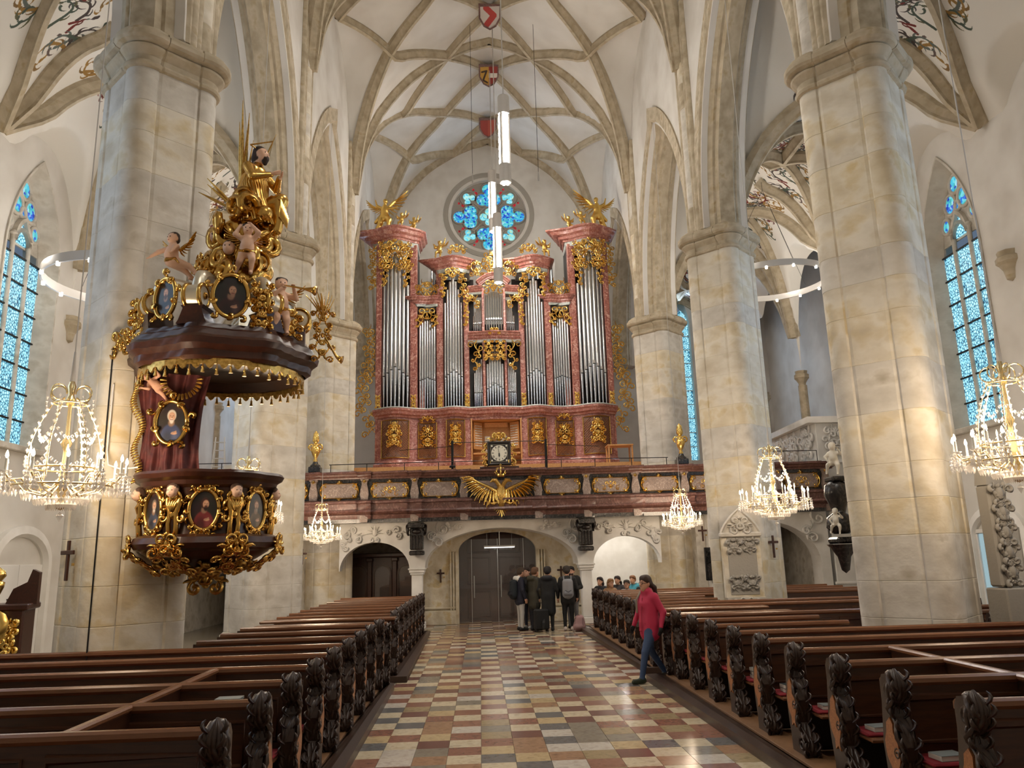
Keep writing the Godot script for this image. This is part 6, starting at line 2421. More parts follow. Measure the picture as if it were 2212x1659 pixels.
func pulpit_figures() -> void:
	var skin := C(226, 184, 156)
	var hair := C(52, 36, 26)
	var base := V(-4.14, -0.12, -10.65)
	# poses: [name label, position, turn, arms, legs, scale, prop]
	var put := [
		["winged cherub playing a trumpet on the pulpit canopy", V(0.85, 5.2, 0.55), 0.5, [V(0.24, 0.62, 0.08), V(0.16, 0.78, 0.2), V(-0.2, 0.56, 0.14), V(-0.04, 0.72, 0.24)], [V(0.1, 0.24, 0.06), V(0.12, 0.02, 0.0), V(-0.08, 0.24, 0.12), V(-0.14, 0.02, 0.06)], 0.8, "trumpet"],
		["cherub standing below the cloud on the pulpit canopy", V(0.42, 6.0, 0.7), 0.2, [V(0.2, 0.78, 0.1), V(0.06, 0.92, 0.14), V(-0.22, 0.74, 0.05), V(-0.14, 0.92, 0.02)], [V(0.1, 0.26, 0.08), V(0.08, 0.02, 0.0), V(-0.12, 0.24, 0.0), V(-0.2, 0.06, -0.12)], 0.72, ""],
		["cherub lying over the volute of the pulpit canopy", V(-0.62, 5.95, 0.55), -0.5, [V(0.24, 0.6, 0.16), V(0.3, 0.46, 0.28), V(-0.24, 0.6, 0.12), V(-0.36, 0.5, 0.2)], [V(0.2, 0.34, -0.2), V(0.3, 0.2, -0.34), V(0.06, 0.3, -0.22), V(0.16, 0.14, -0.36)], 0.72, ""]]
	for q in put:
		var p := thing("painted_cherub", q[0], "sculpture", base + q[1], q[2])
		var m := MB.new()
		m.at(Vector3.ZERO, 0, q[5])
		putto(m, skin, hair, q[3], q[4], 0.022)
		m.ink = C(40, 26, 20)
		for s in [-1.0, 1.0]:
			m.ball(V(s * 0.035, 0.865, 0.115), 0.011, 5)
		m.ink = C(150, 60, 52)
		m.ball(V(0, 0.8, 0.118), V(0.02, 0.008, 0.008), 5)
		m.ink = Color.WHITE
		bit(p, "figure", m, M.body)
		m = MB.new()
		m.at(Vector3.ZERO, 0, q[5])
		wing(m, V(0.05, 0.64, -0.1), 1, 0.4)
		wing(m, V(-0.05, 0.64, -0.1), -1, 0.4)
		m.tube([V(-0.13, 0.42, 0.04), V(0, 0.4, 0.13), V(0.13, 0.42, 0.04), V(0.18, 0.34, 0.0)], [0.03, 0.04, 0.035, 0.015], 6)
		bit(p, "gilt_wings", m, M.gold_deep)
		if q[6]:
			m = MB.new()
			m.at(Vector3.ZERO, 0, q[5])
			m.tube([V(0.02, 0.81, 0.13), V(0.12, 0.78, 0.22), V(0.3, 0.72, 0.36), V(0.4, 0.69, 0.44), V(0.45, 0.67, 0.48)], [0.012, 0.014, 0.02, 0.05, 0.085], 10)
			bit(p, "trumpet", m, M.gold_deep)
	# gilded trumpet bundle at the canopy corner
	var tb := thing("gilded_trophy", "gilded bundle of flowers and a trumpet at the corner of the pulpit canopy", "sculpture", base + V(1.34, 4.9, 0.15), 0.3)
	var m := MB.new()
	m.at(V(0, 0.42, 0))
	m.rocaille(0.26, 0.8, 910, 0.8, 0.016)
	for k in 9:
		m.leaf(V2(0, 0.2), PI / 2 + (k - 4) * 0.14, 0.34 + 0.03 * (k % 3), 0.018, 0.1, 0.02 * (k % 3))
	bit(tb, "flowers", m, M.gold_deep)
	m = MB.new()
	m.tube([V(0.02, 0.35, 0.1), V(0.1, 0.2, 0.12), V(0.18, 0.06, 0.14), V(0.23, 0.02, 0.15), V(0.26, 0.01, 0.16)], [0.012, 0.014, 0.02, 0.04, 0.06], 8)
	bit(tb, "trumpet", m, M.gold_deep)
	# saint rising on clouds
	var g := Color(0.86, 0.63, 0.26)
	var sp := base + V(0.35, 6.35, 0.35)
	var sc := thing("gilded_cloud", "swirling gilded cloud with cherub heads crowning the pulpit canopy", "sculpture", base + V(0.2, 5.9, 0.2))
	m = MB.new()
	var bones := []
	rng.seed = 55
	for k in 22:
		var f := k / 21.0
		var a := f * 9.0
		var c := V(sin(a) * (0.3 - 0.14 * f), 0.1 + 1.1 * f, cos(a) * (0.24 - 0.12 * f))
		bones.append([c, c + V(rng.randf_range(-0.08, 0.08), 0.02, rng.randf_range(-0.06, 0.06)), rng.randf_range(0.1, 0.17), rng.randf_range(0.08, 0.14), g, 0.03])
	nets(m, bones, 0.035)
	m.col.clear()
	for k in 18:
		var f := k / 17.0
		var a := -1.2 + 2.4 * fposmod(k * 0.618, 1.0)
		m.pose(Transform3D(Basis(Vector3.UP, a), V(sin(a) * (0.42 - 0.16 * f), 0.15 + 1.05 * f, cos(a) * (0.38 - 0.14 * f))))
		m.scroll(V2(0.1, -0.08), 0.4 * k, 0.46, 1.5, 0.05, 1.0 if k % 2 else -1.0)
	m.col.clear()
	bit(sc, "cloud", m, M.gold_deep)
	for q in [V(-0.3, 0.75, 0.22), V(0.28, 0.62, 0.32), V(-0.05, 0.5, 0.42)]:
		m = MB.new()
		m.at(q)
		nets(m, [[V(0, 0, 0), V(0, -0.03, 0.02), 0.085, 0.07, skin, 0.02], [V(0, 0.04, -0.03), V(0, -0.01, -0.05), 0.085, 0.07, hair, 0.02], [V(0, -0.01, 0.085), V(0, -0.02, 0.09), 0.014, 0.016, skin, 0.015]], 0.018)
		m.ink = hair
		for s in [-1.0, 1.0]:
			m.ball(V(s * 0.03, 0.01, 0.075), 0.01, 5)
		m.ink = Color.WHITE
		bit(sc, "cherub_head", m, M.body)
	# seated figure in a robe, one knee forward, looking towards the organ side
	var st := thing("gilded_saint", "gilded robed saint kneeling on the cloud above the pulpit with a halo", "sculpture", sp + V(-0.02, 0.62, -0.05), 1.15)
	m = MB.new()
	bones = [[V(0, 0.1, 0), V(0, 0.3, 0.02), 0.17, 0.15, g, 0.05], [V(0, 0.3, 0.02), V(0, 0.64, 0.06), 0.15, 0.15, g, 0.05], [V(-0.13, 0.7, 0.06), V(0.13, 0.7, 0.06), 0.08, 0.08, g, 0.05], [V(0, 0.66, 0.06), V(0, 0.8, 0.08), 0.12, 0.07, g, 0.04], [V(0.09, 0.1, 0.04), V(0.13, 0.24, 0.4), 0.13, 0.1, g, 0.05], [V(0.13, 0.24, 0.4), V(0.11, -0.2, 0.36), 0.1, 0.08, g, 0.04], [V(-0.09, 0.08, 0.04), V(-0.12, -0.04, 0.34), 0.13, 0.1, g, 0.05], [V(-0.12, -0.04, 0.34), V(-0.12, -0.12, -0.1), 0.1, 0.08, g, 0.04], [V(0.19, 0.7, 0.07), V(0.25, 0.5, 0.22), 0.075, 0.06, g, 0.03], [V(0.25, 0.5, 0.22), V(0.1, 0.58, 0.38), 0.06, 0.04, g, 0.02], [V(-0.19, 0.7, 0.07), V(-0.24, 0.5, 0.2), 0.075, 0.06, g, 0.03], [V(-0.24, 0.5, 0.2), V(-0.07, 0.56, 0.38), 0.06, 0.04, g, 0.02], [V(0, 0.62, -0.08), V(-0.05, 0.1, -0.16), 0.11, 0.14, g, 0.06]]
	nets(m, bones, 0.026)
	rng.seed = 91
	for k in 26:
		# gathered cloth: folds that fall from shoulder, waist and knee
		var a := -2.6 + 5.2 * k / 25.0
		var w := rng.randf_range(0.9, 1.15)
		m.tube([V(sin(a) * 0.12 * w, 0.7, 0.05 + cos(a) * 0.1), V(sin(a + 0.15) * 0.17, 0.48, 0.04 + cos(a) * 0.16), V(sin(a + 0.3) * 0.17 * w, 0.26, 0.05 + cos(a + 0.3) * 0.17), V(sin(a + 0.5) * 0.26, 0.0, 0.12 + cos(a + 0.5) * 0.2), V(sin(a + 0.7) * 0.3 * w, -0.16, 0.14 + cos(a + 0.7) * 0.24)], [0.012, 0.02, 0.018, 0.028, 0.014], 5)
	for k in 9:
		var f := k / 8.0
		m.tube([V(0.02 + 0.16 * f, 0.2 - 0.08 * f, 0.14), V(0.05 + 0.14 * f, 0.3 - 0.14 * f, 0.3), V(0.04 + 0.17 * f, 0.2 - 0.2 * f, 0.47), V(0.04 + 0.16 * f, -0.05 - 0.1 * f, 0.46)], [0.012, 0.018, 0.02, 0.012], 5)
	m.pose(T(V(-0.2, 0.05, 0.14), -0.5))
	m.scroll(V2(-0.1, -0.2), 0.2, 0.55, 1.3, 0.06, 1.0)
	m.pose(T(V(0.12, 0.02, -0.1), 1.9))
	m.scroll(V2(-0.1, -0.1), 0.4, 0.6, 1.3, 0.06, 1.0)
	m.pose(Transform3D.IDENTITY)
	m.col.clear()
	bit(st, "robe", m, M.gold_deep)
	m = MB.new()
	nets(m, [[V(0, 0.95, 0.14), V(0, 0.91, 0.17), 0.095, 0.08, skin, 0.02], [V(0, 0.99, 0.1), V(0, 0.9, 0.06), 0.1, 0.085, hair, 0.02], [V(0, 0.86, 0.2), V(0, 0.8, 0.2), 0.055, 0.03, hair, 0.02], [V(0, 0.94, 0.245), V(0, 0.925, 0.255), 0.012, 0.016, skin, 0.015], [V(0, 0.8, 0.08), V(0, 0.88, 0.11), 0.06, 0.055, skin, 0.03]], 0.016)
	m.ink = hair
	for s in [-1.0, 1.0]:
		m.ball(V(s * 0.034, 0.96, 0.228), 0.01, 5)
	m.ink = skin
	for s in [-1.0, 1.0]:
		for f in 5:
			m.tube([V(s * (0.1 - 0.012 * f), 0.56, 0.4 + 0.004 * f), V(s * 0.05, 0.6 - 0.01 * f, 0.46), V(s * 0.02, 0.62 - 0.014 * f, 0.5)], [0.016, 0.013, 0.009], 5)
	m.ink = Color.WHITE
	bit(st, "head_and_hands", m, M.body)
	m = MB.new()
	m.tube([V(-0.2, 1.02, 0.1), V(0.0, 1.12, 0.32), V(0.2, 1.02, 0.1), V(-0.2, 1.02, 0.1)], 0.012, 5)
	bit(st, "halo", m, M.gold_old)
	# rays
	var ry := thing("gilded_rays", "sheaf of long gilded rays behind the saint above the pulpit", "sculpture", sp + V(-0.2, 0.75, -0.15))
	for q in [[0.02, 0.16, 1.65], [0.07, 0.11, 1.5], [-0.02, 0.13, 1.35], [0.1, 0.18, 1.3], [0.15, 0.1, 1.1], [0.05, 0.2, 1.15], [0.42, 0.15, 1.25], [0.36, 0.1, 0.9], [-0.05, 0.06, 0.9], [-0.75, 0.1, 0.7], [-0.85, 0.15, 0.62], [-1.1, 0.1, 0.66]]:
		m = MB.new()
		var d := V(sin(q[0]), cos(q[0]), q[1]).normalized()
		m.tube([V(0, 0, 0), d * q[2] * 0.6, d * q[2]], [0.012, 0.024, 0.004], 4)
		bit(ry, "ray", m, M.gold_old)
func backdrop() -> void:
	# carved drapery between basket and canopy, with its oval portrait
	var t := thing("pulpit_backdrop", "carved dark red drapery with gold fringe behind the pulpit basket", "drapery", V(-4.82, 3.2, -10.5))
	var m := MB.new()
	var rows := []
	for i in 25:
		var f := i / 24.0
		var row := []
		for j in 49:
			var u := j / 48.0
			var w := 0.84 - 0.14 * sin(f * PI) + 0.16 * f
			var x := (u - 0.5) * w + 0.02
			var fold := 0.035 * sin(u * 24.0 + 3.0 * f + 2.0 * sin(f * 4.0)) + 0.02 * sin(u * 51.0 - 5.0 * f)
			var z := 0.16 * sin(u * PI) + fold - 0.06
			row.append(V(x, f * 1.42, z))
		rows.append(row)
	m.grid(rows)
	bit(t, "drapery", m, M.velvet)
	m = MB.new()
	for i in 40:
		var f := i / 39.0
		var w := 0.84 - 0.14 * sin(f * PI) + 0.16 * f
		var x := -0.5 * w + 0.03 + 0.05 * sin(f * 14.0)
		m.tube([V(x + 0.02, f * 1.36, 0.0), V(x - 0.02, f * 1.36 - 0.02, 0.03), V(x - 0.06, f * 1.36 - 0.05, 0.01)], [0.014, 0.015, 0.01], 5)
	for i in 16:
		var a := PI + PI * i / 15.0
		m.tube([V(0.22 + cos(a) * 0.2, 1.32 + sin(a) * 0.2, 0.2), V(0.22 + cos(a) * 0.28, 1.32 + sin(a) * 0.28, 0.22)], 0.018, 5)
	bit(t, "gold_fringe", m, M.gold_old)
	oval_painting(t, "saint_portrait", portrait(320, C(48, 58, 92), C(190, 146, 118), C(200, 190, 176), 0.1, C(210, 202, 190)), 0.36, 0.54, Transform3D(Basis(Vector3.UP, 0.15), V(0.12, 0.74, 0.2)), 320, false, "old bearded saint in blue robe, painted on black ground")
	var skin := C(214, 164, 136)
	var ch := thing("painted_cherub", "cherub peering from under the canopy above the pulpit drapery", "sculpture", V(-4.95, 4.2, -10.35), 0.2)
	m = MB.new()
	m.pose(Transform3D(Basis(Vector3.BACK, 0.9).scaled(V(0.5, 0.5, 0.5)), V(0.2, 0.1, 0)))
	putto(m, skin, C(60, 40, 28), [V(0.24, 0.62, 0.08), V(0.3, 0.8, 0.2), V(-0.2, 0.56, 0.14), V(-0.3, 0.7, 0.2)], [V(0.1, 0.24, 0.06), V(0.12, 0.02, 0.0), V(-0.08, 0.24, 0.12), V(-0.14, 0.02, 0.06)], 0.03)
	bit(ch, "figure", m, M.body)
# ---------------------------------------------------------------- chandeliers and lamps
func chandelier_proto() -> Node3D:
	var t := thing("crystal_chandelier", "crystal", "chandelier", Vector3.ZERO, 0.0, "crystal chandeliers in the arcades")
	var m := MB.new()
	m.slathe([V2(0, 0.04), V2(0.05, 0.06), V2(0.07, 0.1), V2(0.03, 0.16), V2(0.05, 0.24), V2(0.09, 0.32), V2(0.04, 0.42), V2(0.025, 0.7), V2(0.06, 0.78), V2(0.025, 0.86), V2(0.02, 1.2), V2(0.06, 1.26), V2(0.03, 1.34), V2(0.045, 1.44), V2(0.012, 1.54)], 10)
	bit(t, "stem", m, M.pale_gold)
	# cage ribs with crystal beads
	m = MB.new()
	var beads := MB.new()
	for k in 6:
		var a := TAU * k / 6
		var path := []
		for i in 12:
			var f := i / 11.0
			var r := 0.16 + 0.12 * sin(f * PI) + 0.2 * f * f
			path.append(V(sin(a) * r, 1.26 - 0.86 * f, cos(a) * r))
		m.tube(path, 0.008, 5)
		for p in path:
			oct(beads, p + V(sin(a) * 0.02, -0.02, cos(a) * 0.02), 0.026, 0.04)
		# top crown scrolls
		m.pose(Transform3D(Basis(Vector3.UP, a), V(0, 1.3, 0)))
		m.tube(arc_pts(V2(0.14, 0.06), V2(0.09, 0.09), PI, -PI * 0.8, 14).map(func(p): return V(p.x, p.y, 0)), 0.009, 5)
		m.pose(Transform3D.IDENTITY)
		for i in 5:
			oct(beads, V(sin(a + 0.0) * 0.23, 1.3 - i * 0.05, cos(a) * 0.23), 0.014, 0.03)
		# garlands from rib to rib
		for i in 9:
			var f := i / 8.0
			var aa := a + TAU / 6 * f
			oct(beads, V(sin(aa) * 0.28, 0.98 - 0.16 * sin(f * PI), cos(aa) * 0.28), 0.02, 0.03)
			oct(beads, V(sin(aa) * 0.38, 0.62 - 0.12 * sin(f * PI), cos(aa) * 0.38), 0.022, 0.034)
	for k in 3:
		var r: float = [0.17, 0.33, 0.5][k]
		var y: float = [1.24, 0.5, 0.3][k]
		m.tube(arc_pts(V2(0, 0), V2(r, r), 0, TAU, 24).map(func(p): return V(p.x, y, p.y)), 0.011, 5)
	bit(t, "cage", m, M.pale_gold)
	# lower basket of drops
	for k in 40:
		var a := TAU * k / 40
		for q in 4:
			oct(beads, V(sin(a) * (0.5 - 0.12 * q), 0.26 - 0.055 * q, cos(a) * (0.5 - 0.12 * q)), 0.026, 0.06)
	oct(beads, V(0, -0.02, 0), 0.045, 0.07)
	bit(t, "crystal_drops", beads, M.crystal).set_meta("kind", "stuff")
	# candle arms
	var arm := MB.new()
	arm.tube([V(0, 0.32, 0.06), V(0, 0.2, 0.2), V(0, 0.24, 0.36), V(0, 0.36, 0.46), V(0, 0.34, 0.58), V(0, 0.4, 0.63)], [0.011, 0.011, 0.01, 0.009, 0.009, 0.011], 6)
	var armm := arm.mesh(M.pale_gold)
	var pan := MB.new()
	pan.slathe([V2(0.012, 0.4), V2(0.045, 0.41), V2(0.06, 0.43), V2(0.02, 0.425), V2(0.016, 0.44)], 10)
	var panm := pan.mesh(M.crystal)
	var can := MB.new()
	can.lathe([V2(0.016, 0.43), V2(0.014, 0.56), V2(0, 0.56)], 8)
	var canm := can.mesh(M.page)
	var bul := MB.new()
	bul.slathe([V2(0.006, 0.56), V2(0.018, 0.585), V2(0.015, 0.61), V2(0.003, 0.645)], 8)
	var bulm := bul.mesh(M.bulb)
	var st := MB.new()
	for k in 6:
		var a := TAU * k / 6
		for i in 4:
			oct(st, V(sin(a) * 0.05, 0.39 - 0.045 * i, cos(a) * 0.05), 0.015 + 0.003 * i, 0.026 + 0.008 * i)
	var stm := st.mesh(M.crystal)
	for k in 18:
		var outer := k < 12
		var a := TAU * k / 12 if outer else TAU * (k - 12 + 0.5) / 6
		var h := struct_part(t, "candle_arm")
		h.transform = Transform3D(Basis(Vector3.UP, a).scaled(V(1, 1, 1) if outer else V(0.62, 1, 0.62)), V(0, 0 if outer else 0.08, 0))
		part(h, "arm", armm)
		part(h, "drip_pan", panm, null, T(V(0, 0, 0.63)))
		part(h, "candle", canm, null, T(V(0, 0, 0.63)))
		part(h, "candle_bulb", bulm, null, T(V(0, 0, 0.63)))
		part(h, "crystal_strand", stm, null, T(V(0, 0, 0.63)))
	return t
func oct(m: MB, c: Vector3, r: float, h: float) -> void:
	var top := c + V(0, h * 0.6, 0)
	var bot := c - V(0, h, 0)
	for k in 4:
		var a := TAU * k / 4
		var b := TAU * (k + 1) / 4
		var p := c + V(sin(a) * r, 0, cos(a) * r)
		var q := c + V(sin(b) * r, 0, cos(b) * r)
		m.tri(p, q, top)
		m.tri(q, p, bot)
func lamps() -> void:
	var spots := [[V(-5.3, 2.69, -8.9), 1.0, "crystal chandelier beside the pulpit pillar, before the wall cross", 15.3], [V(5.66, 2.74, -8.9), 1.0, "crystal chandelier hanging before the pillar with the carved relief tablet", 15.3], [V(5.05, 2.6, -15.0), 1.0, "crystal chandelier hanging before the stone epitaph pillar", 15.3], [V(-5.05, 2.6, -15.0), 1.0, "crystal chandelier half hidden behind the pulpit basket", 15.3], [V(-5.05, 2.5, -22.1), 0.8, "small crystal chandelier before the gallery on the pulpit side", 15.2], [V(5.05, 2.62, -22.1), 0.84, "small crystal chandelier before the gallery on the epitaph side", 15.2]]
	var proto: Node3D
	for i in spots.size():
		var q: Array = spots[i]
		var c: Node3D
		if i == 0:
			proto = chandelier_proto()
			c = proto
			c.position = q[0]
			c.set_meta("label", q[2])
		else:
			c = copy(proto, q[0], 0.3 * i, q[2])
		c.scale = Vector3.ONE * q[1]
	for i in spots.size():
		var q: Array = spots[i]
		var c: Node3D = get_node("crystal_chandelier" + ("" if i == 0 else "_%03d" % i))
		var m := MB.new()
		m.tube([V(0, 1.5, 0), V(0, 1.85, 0)], [0.03, 0.012], 8)
		var dz := absf(phase(q[0].z, L) - L / 2)
		m.tube([V(0, 1.85, 0), V(0, (ogive(dz / 2.95, 9.95, 15.4, 2.95) + 0.04 - q[0].y) / q[1], 0)], 0.008, 6)
		bit(c, "suspension_rod", m, M.lamp_white)
		omni(c, V(0, 0.72, 0), WARM, CHAND, 0.4)
	# pendant crystal lamps in the nave
	for q in [[V(0.15, 11.3, -18.3), 20.9, "nearest pendant crystal lamp, hanging highest in front of the vault shields"], [V(0.1, 10.86, -24.5), 20.9, "pendant crystal lamp hanging in front of the organ centre"], [V(0.03, 13.77, -27.0), 20.9, "pendant crystal lamp hanging in front of the rose window"], [V(0.15, 12.4, -11.0), 20.9, "pendant crystal lamp above the pews near the pulpit"], [V(0.15, 12.4, -3.8), 20.9, "pendant crystal lamp above the chancel step"]]:
		var t := thing("pendant_lamp", q[2], "lamp", q[0], 0.4, "pendant lamps along the nave")
		var m := MB.new()
		m.lathe([V2(0.15, 0.12), V2(0.155, 0.14), V2(0.155, 0.62), V2(0.1, 0.63), V2(0, 0.63)], 20)
		m.flip = true
		m.lathe([V2(0.15, 0.12), V2(0, 0.14)], 20)
		m.flip = false
		bit(t, "lower_cap", m, M.lamp_white)
		m = MB.new()
		m.lathe([V2(0, 2.05), V2(0.12, 2.05), V2(0.15, 2.06), V2(0.155, 2.1), V2(0.155, 2.55), V2(0.14, 2.58), V2(0, 2.6)], 20)
		bit(t, "upper_cap", m, M.lamp_white)
		for k in 3:
			var a := TAU * k / 3
			for i in 7:
				m = MB.new()
				m.lathe([V2(0.0, 0.0), V2(0.05, 0.01), V2(0.052, 0.1), V2(0.04, 0.19), V2(0, 0.2)], 6)
				bit(t, "lamp_crystal", m, M.led, T(V(sin(a) * 0.1, 0.64 + 0.2 * i, cos(a) * 0.1)))
			m = MB.new()
			m.box(V(sin(a + 1.05) * 0.12, 1.34, cos(a + 1.05) * 0.12), V(0.06, 1.44, 0.06), 0.01)
			bit(t, "lamp_post", m, M.lamp_white)
		for k in 7:
			var a := TAU * k / 6
			m = MB.new()
			var r := 0.0 if k == 6 else 0.095
			m.lathe([V2(0.0, 0.105), V2(0.035, 0.105), V2(0.035, 0.14)], 10)
			bit(t, "led_lens", m, M.led_spot, T(V(sin(a) * r, 0, cos(a) * r)))
		m = MB.new()
		m.tube([V(0, 2.58, 0), V(0, q[1] - q[0].y, 0)], 0.018, 8)
		bit(t, "suspension_rod", m, M.lamp_white)
		spot(t, V(0, 0.09, 0), V(0, -1, 0), LED, PEND_DOWN, 65.0, 0.1)
		for y in [0.85, 1.85]:
			omni(t, V(0, y, 0), LED, PEND, 0.08)
	# thin microphone cables
	for q in [[-0.7, 14.45], [1.52, 14.5]]:
		var t := thing("microphone_cable", "thin cable with small microphone beside the pendant lamps, %s side" % ("pulpit" if q[0] < 0 else "epitaph"), "microphone", V(q[0], q[1], -24.0), 0, "hanging microphones")
		var m := MB.new()
		m.tube([V(0, 0.2, 0), V(0, 5.9, 0)], 0.008, 5)
		bit(t, "cable", m, M.iron)
		m = MB.new()
		m.lathe([V2(0, -0.12), V2(0.025, -0.1), V2(0.03, 0.0), V2(0.02, 0.12), V2(0.008, 0.22)], 8)
		bit(t, "microphone", m, M.steel)
	# ring lamps in the aisles
	for q in [[V(8.3, 10.0, -22.0), 1.65, "thin white ring lamp with small spots hanging in the aisle beyond the epitaph pillar"], [V(-7.7, 7.7, -15.2), 1.5, "thin white ring lamp with small spots hanging in the aisle behind the pulpit pillar"], [V(-8.3, 10.0, -22.0), 1.65, "ring lamp in the aisle beyond the pulpit pillar"]]:
		var t := thing("ring_lamp", q[2], "lamp", q[0], 0.0, "ring lamps in the aisles")
		var m := MB.new()
		var r: float = q[1]
		m.sweep(arc_pts(V2(0, 0), V2(r, r), 0, TAU * 47 / 48, 47).map(func(p): return V(p.x, 0, p.y)), [V2(-0.02, -0.09), V2(0.02, -0.09), V2(0.02, 0.09), V2(-0.02, 0.09)], V(0, 1, 0), true)
		bit(t, "ring", m, M.lamp_white)
		for k in 14:
			var a := TAU * k / 14
			m = MB.new()
			m.lathe([V2(0, -0.05), V2(0.035, -0.04), V2(0.035, 0.03), V2(0, 0.03)], 10)
			bit(t, "ring_spot", m, M.led_spot, T(V(sin(a) * r, -0.1, cos(a) * r)))
		m = MB.new()
		for k in 3:
			var a := TAU * k / 3
			m.tube([V(sin(a) * r, 0.08, cos(a) * r), V(0, 3.0, 0)], 0.006, 4)
		m.tube([V(0, 3.0, 0), V(0, aisle_y(absf(q[0].x), q[0].z) - q[0].y, 0)], 0.006, 4)
		bit(t, "wires", m, M.iron)
		for k in 4:
			var a := TAU * (k + 0.5) / 4
			omni(t, V(sin(a) * r, 0.2, cos(a) * r), LED, RINGL, 0.2)
const CHAND := 16.0
const PEND := 50.0
const PEND_DOWN := 60.0
const RINGL := 3.5
# ---------------------------------------------------------------- people
func hand(m: MB, wrist: Vector3, dir: Vector3, side: Vector3, skin: Color) -> void:
	m.ink = skin
	var d := dir.normalized()
	var s := (side - d * side.dot(d)).normalized()
	var n := d.cross(s)
	m.tube([wrist - d * 0.02, wrist + d * 0.03, wrist + d * 0.085], [0.026, 0.036, 0.03], 7)
	for f in 4:
		var b := wrist + d * 0.08 + s * (f - 1.5) * 0.019
		var len: float = [0.062, 0.075, 0.07, 0.055][f]
		m.tube([b, b + d * len * 0.55 + n * 0.006, b + d * len * 0.9 + n * 0.024], [0.0095, 0.009, 0.0075], 5)
	m.tube([wrist + d * 0.03 - s * 0.03, wrist + d * 0.06 - s * 0.052 + n * 0.01, wrist + d * 0.095 - s * 0.05 + n * 0.022], [0.013, 0.011, 0.009], 5)
	m.ink = Color.WHITE
func person(label: String, at: Vector3, turn: float, o: Dictionary) -> Node3D:
	# faces local +z; about 1.75 m tall before scaling
	var t := thing("person", label, "person", at, turn)
	var g := func(k: String, d): return o.get(k, d)
	var skin: Color = g.call("skin", C(196, 150, 124))
	var jk: Color = g.call("jacket", C(20, 20, 22))
	var tr: Color = g.call("trousers", C(24, 24, 28))
	var sh: Color = g.call("shoes", C(18, 18, 18))
	var hr: Color = g.call("hair", C(36, 26, 20))
	var hem: float = g.call("hem", 0.82)
	var st: float = g.call("stride", 0.0)
	var sit: bool = g.call("sit", false)
	var nod: float = g.call("nod", 0.0)
	var cell: float = g.call("cell", 0.018)
	var ar: Array = g.call("arms", [V(0.27, 1.14, -0.02), V(0.27, 0.9, 0.06), V(-0.27, 1.14, -0.02), V(-0.27, 0.9, 0.06)])
	var b := []
	var dy := 0.0
	if sit:
		dy = -0.47
	var up := V(0, dy, 0)
	for s in [-1.0, 1.0]:
		b.append([V(s * 0.075, 0.98, 0) + up, V(s * 0.085, 1.3, 0.0) + up, 0.125, 0.125, jk, 0.06])
	b.append([V(-0.15, 1.41, -0.01) + up, V(0.15, 1.41, -0.01) + up, 0.085, 0.085, jk, 0.06])
	b.append([V(0, 1.3, 0.02) + up, V(0, 1.45, 0) + up, 0.12, 0.07, jk, 0.05])
	b.append([V(0, 1.44, 0) + up, V(0, 1.56, 0.02) + up, 0.058, 0.056, skin, 0.02])
	var hc := V(0, 1.645, 0.03 + nod * 0.06) + up + V(0, -nod * 0.03, 0)
	if not sit:
		for s in [-1.0, 1.0]:
			b.append([V(s * 0.06, 0.98, 0), V(s * 0.075, hem, 0.0), 0.13, 0.125 + 0.02 * (0.95 - hem), jk, 0.05])
	for s in [-1.0, 1.0]:
		var hip: Vector3 = V(s * 0.085, 0.93, 0) + up
		var fw: float = st * s
		var knee := V(s * 0.1, 0.5, fw * 0.5 + 0.02)
		var ank := V(s * 0.1, 0.09, fw * 0.55 - (0.1 if fw < 0 else 0.0))
		if fw < -0.01:
			knee = V(s * 0.1, 0.5, fw * 0.35 + 0.04)
			ank = V(s * 0.1, 0.13, fw * 1.15)
		elif fw > 0.01:
			knee = V(s * 0.09, 0.51, fw * 0.62)
			ank = V(s * 0.09, 0.09, fw * 0.95)
		if sit:
			knee = V(s * 0.12, 0.5, 0.42)
			ank = V(s * 0.12, 0.1, 0.44)
		if g.call("bent", 0.0) != 0.0 and s > 0:
			knee = V(0.1, 0.5, 0.06)
			ank = V(0.12, 0.28, -0.26)
		b.append([hip, knee, 0.105, 0.065, tr, 0.05])
		b.append([knee, ank, 0.064, 0.045, tr if not o.has("bare") else skin, 0.02])
		var toe := V(0.0, -0.045, 0.17)
		if fw < -0.01:
			toe = V(0, -0.09, 0.13)
		if g.call("bent", 0.0) != 0.0 and s > 0:
			toe = V(0, -0.17, -0.06)
		b.append([ank + V(0, -0.035, -0.03), ank + toe, 0.05, 0.04, sh, 0.03])
	for k in 2:
		var s := 1.0 if k == 0 else -1.0
		b.append([V(s * 0.185, 1.4, -0.01) + up, ar[k * 2] + up, 0.07, 0.055, jk, 0.04])
		b.append([ar[k * 2] + up, ar[k * 2 + 1] + up, 0.055, 0.036, jk, 0.03])
	if o.has("hood"):
		b.append([V(-0.09, 1.46, -0.09) + up, V(0.09, 1.46, -0.09) + up, 0.075, 0.075, o.hood, 0.03])
	if o.has("collar"):
		b.append([V(-0.05, 1.5, 0.02) + up, V(0.05, 1.5, 0.02) + up, 0.075, 0.075, jk, 0.03])
	var m := MB.new()
	nets(m, b, cell)
	# head on a finer grid
	var hd := []
	hd.append([hc + V(0, 0.03, -0.01), hc + V(0, -0.05, 0.025), 0.098, 0.078, skin, 0.02])
	hd.append([hc + V(0, -0.09, 0.04), hc + V(0, -0.1, 0.05), 0.05, 0.045, skin, 0.03])
	hd.append([hc + V(0, 0.0, 0.105), hc + V(0, -0.03, 0.118), 0.012, 0.017, skin, 0.02])
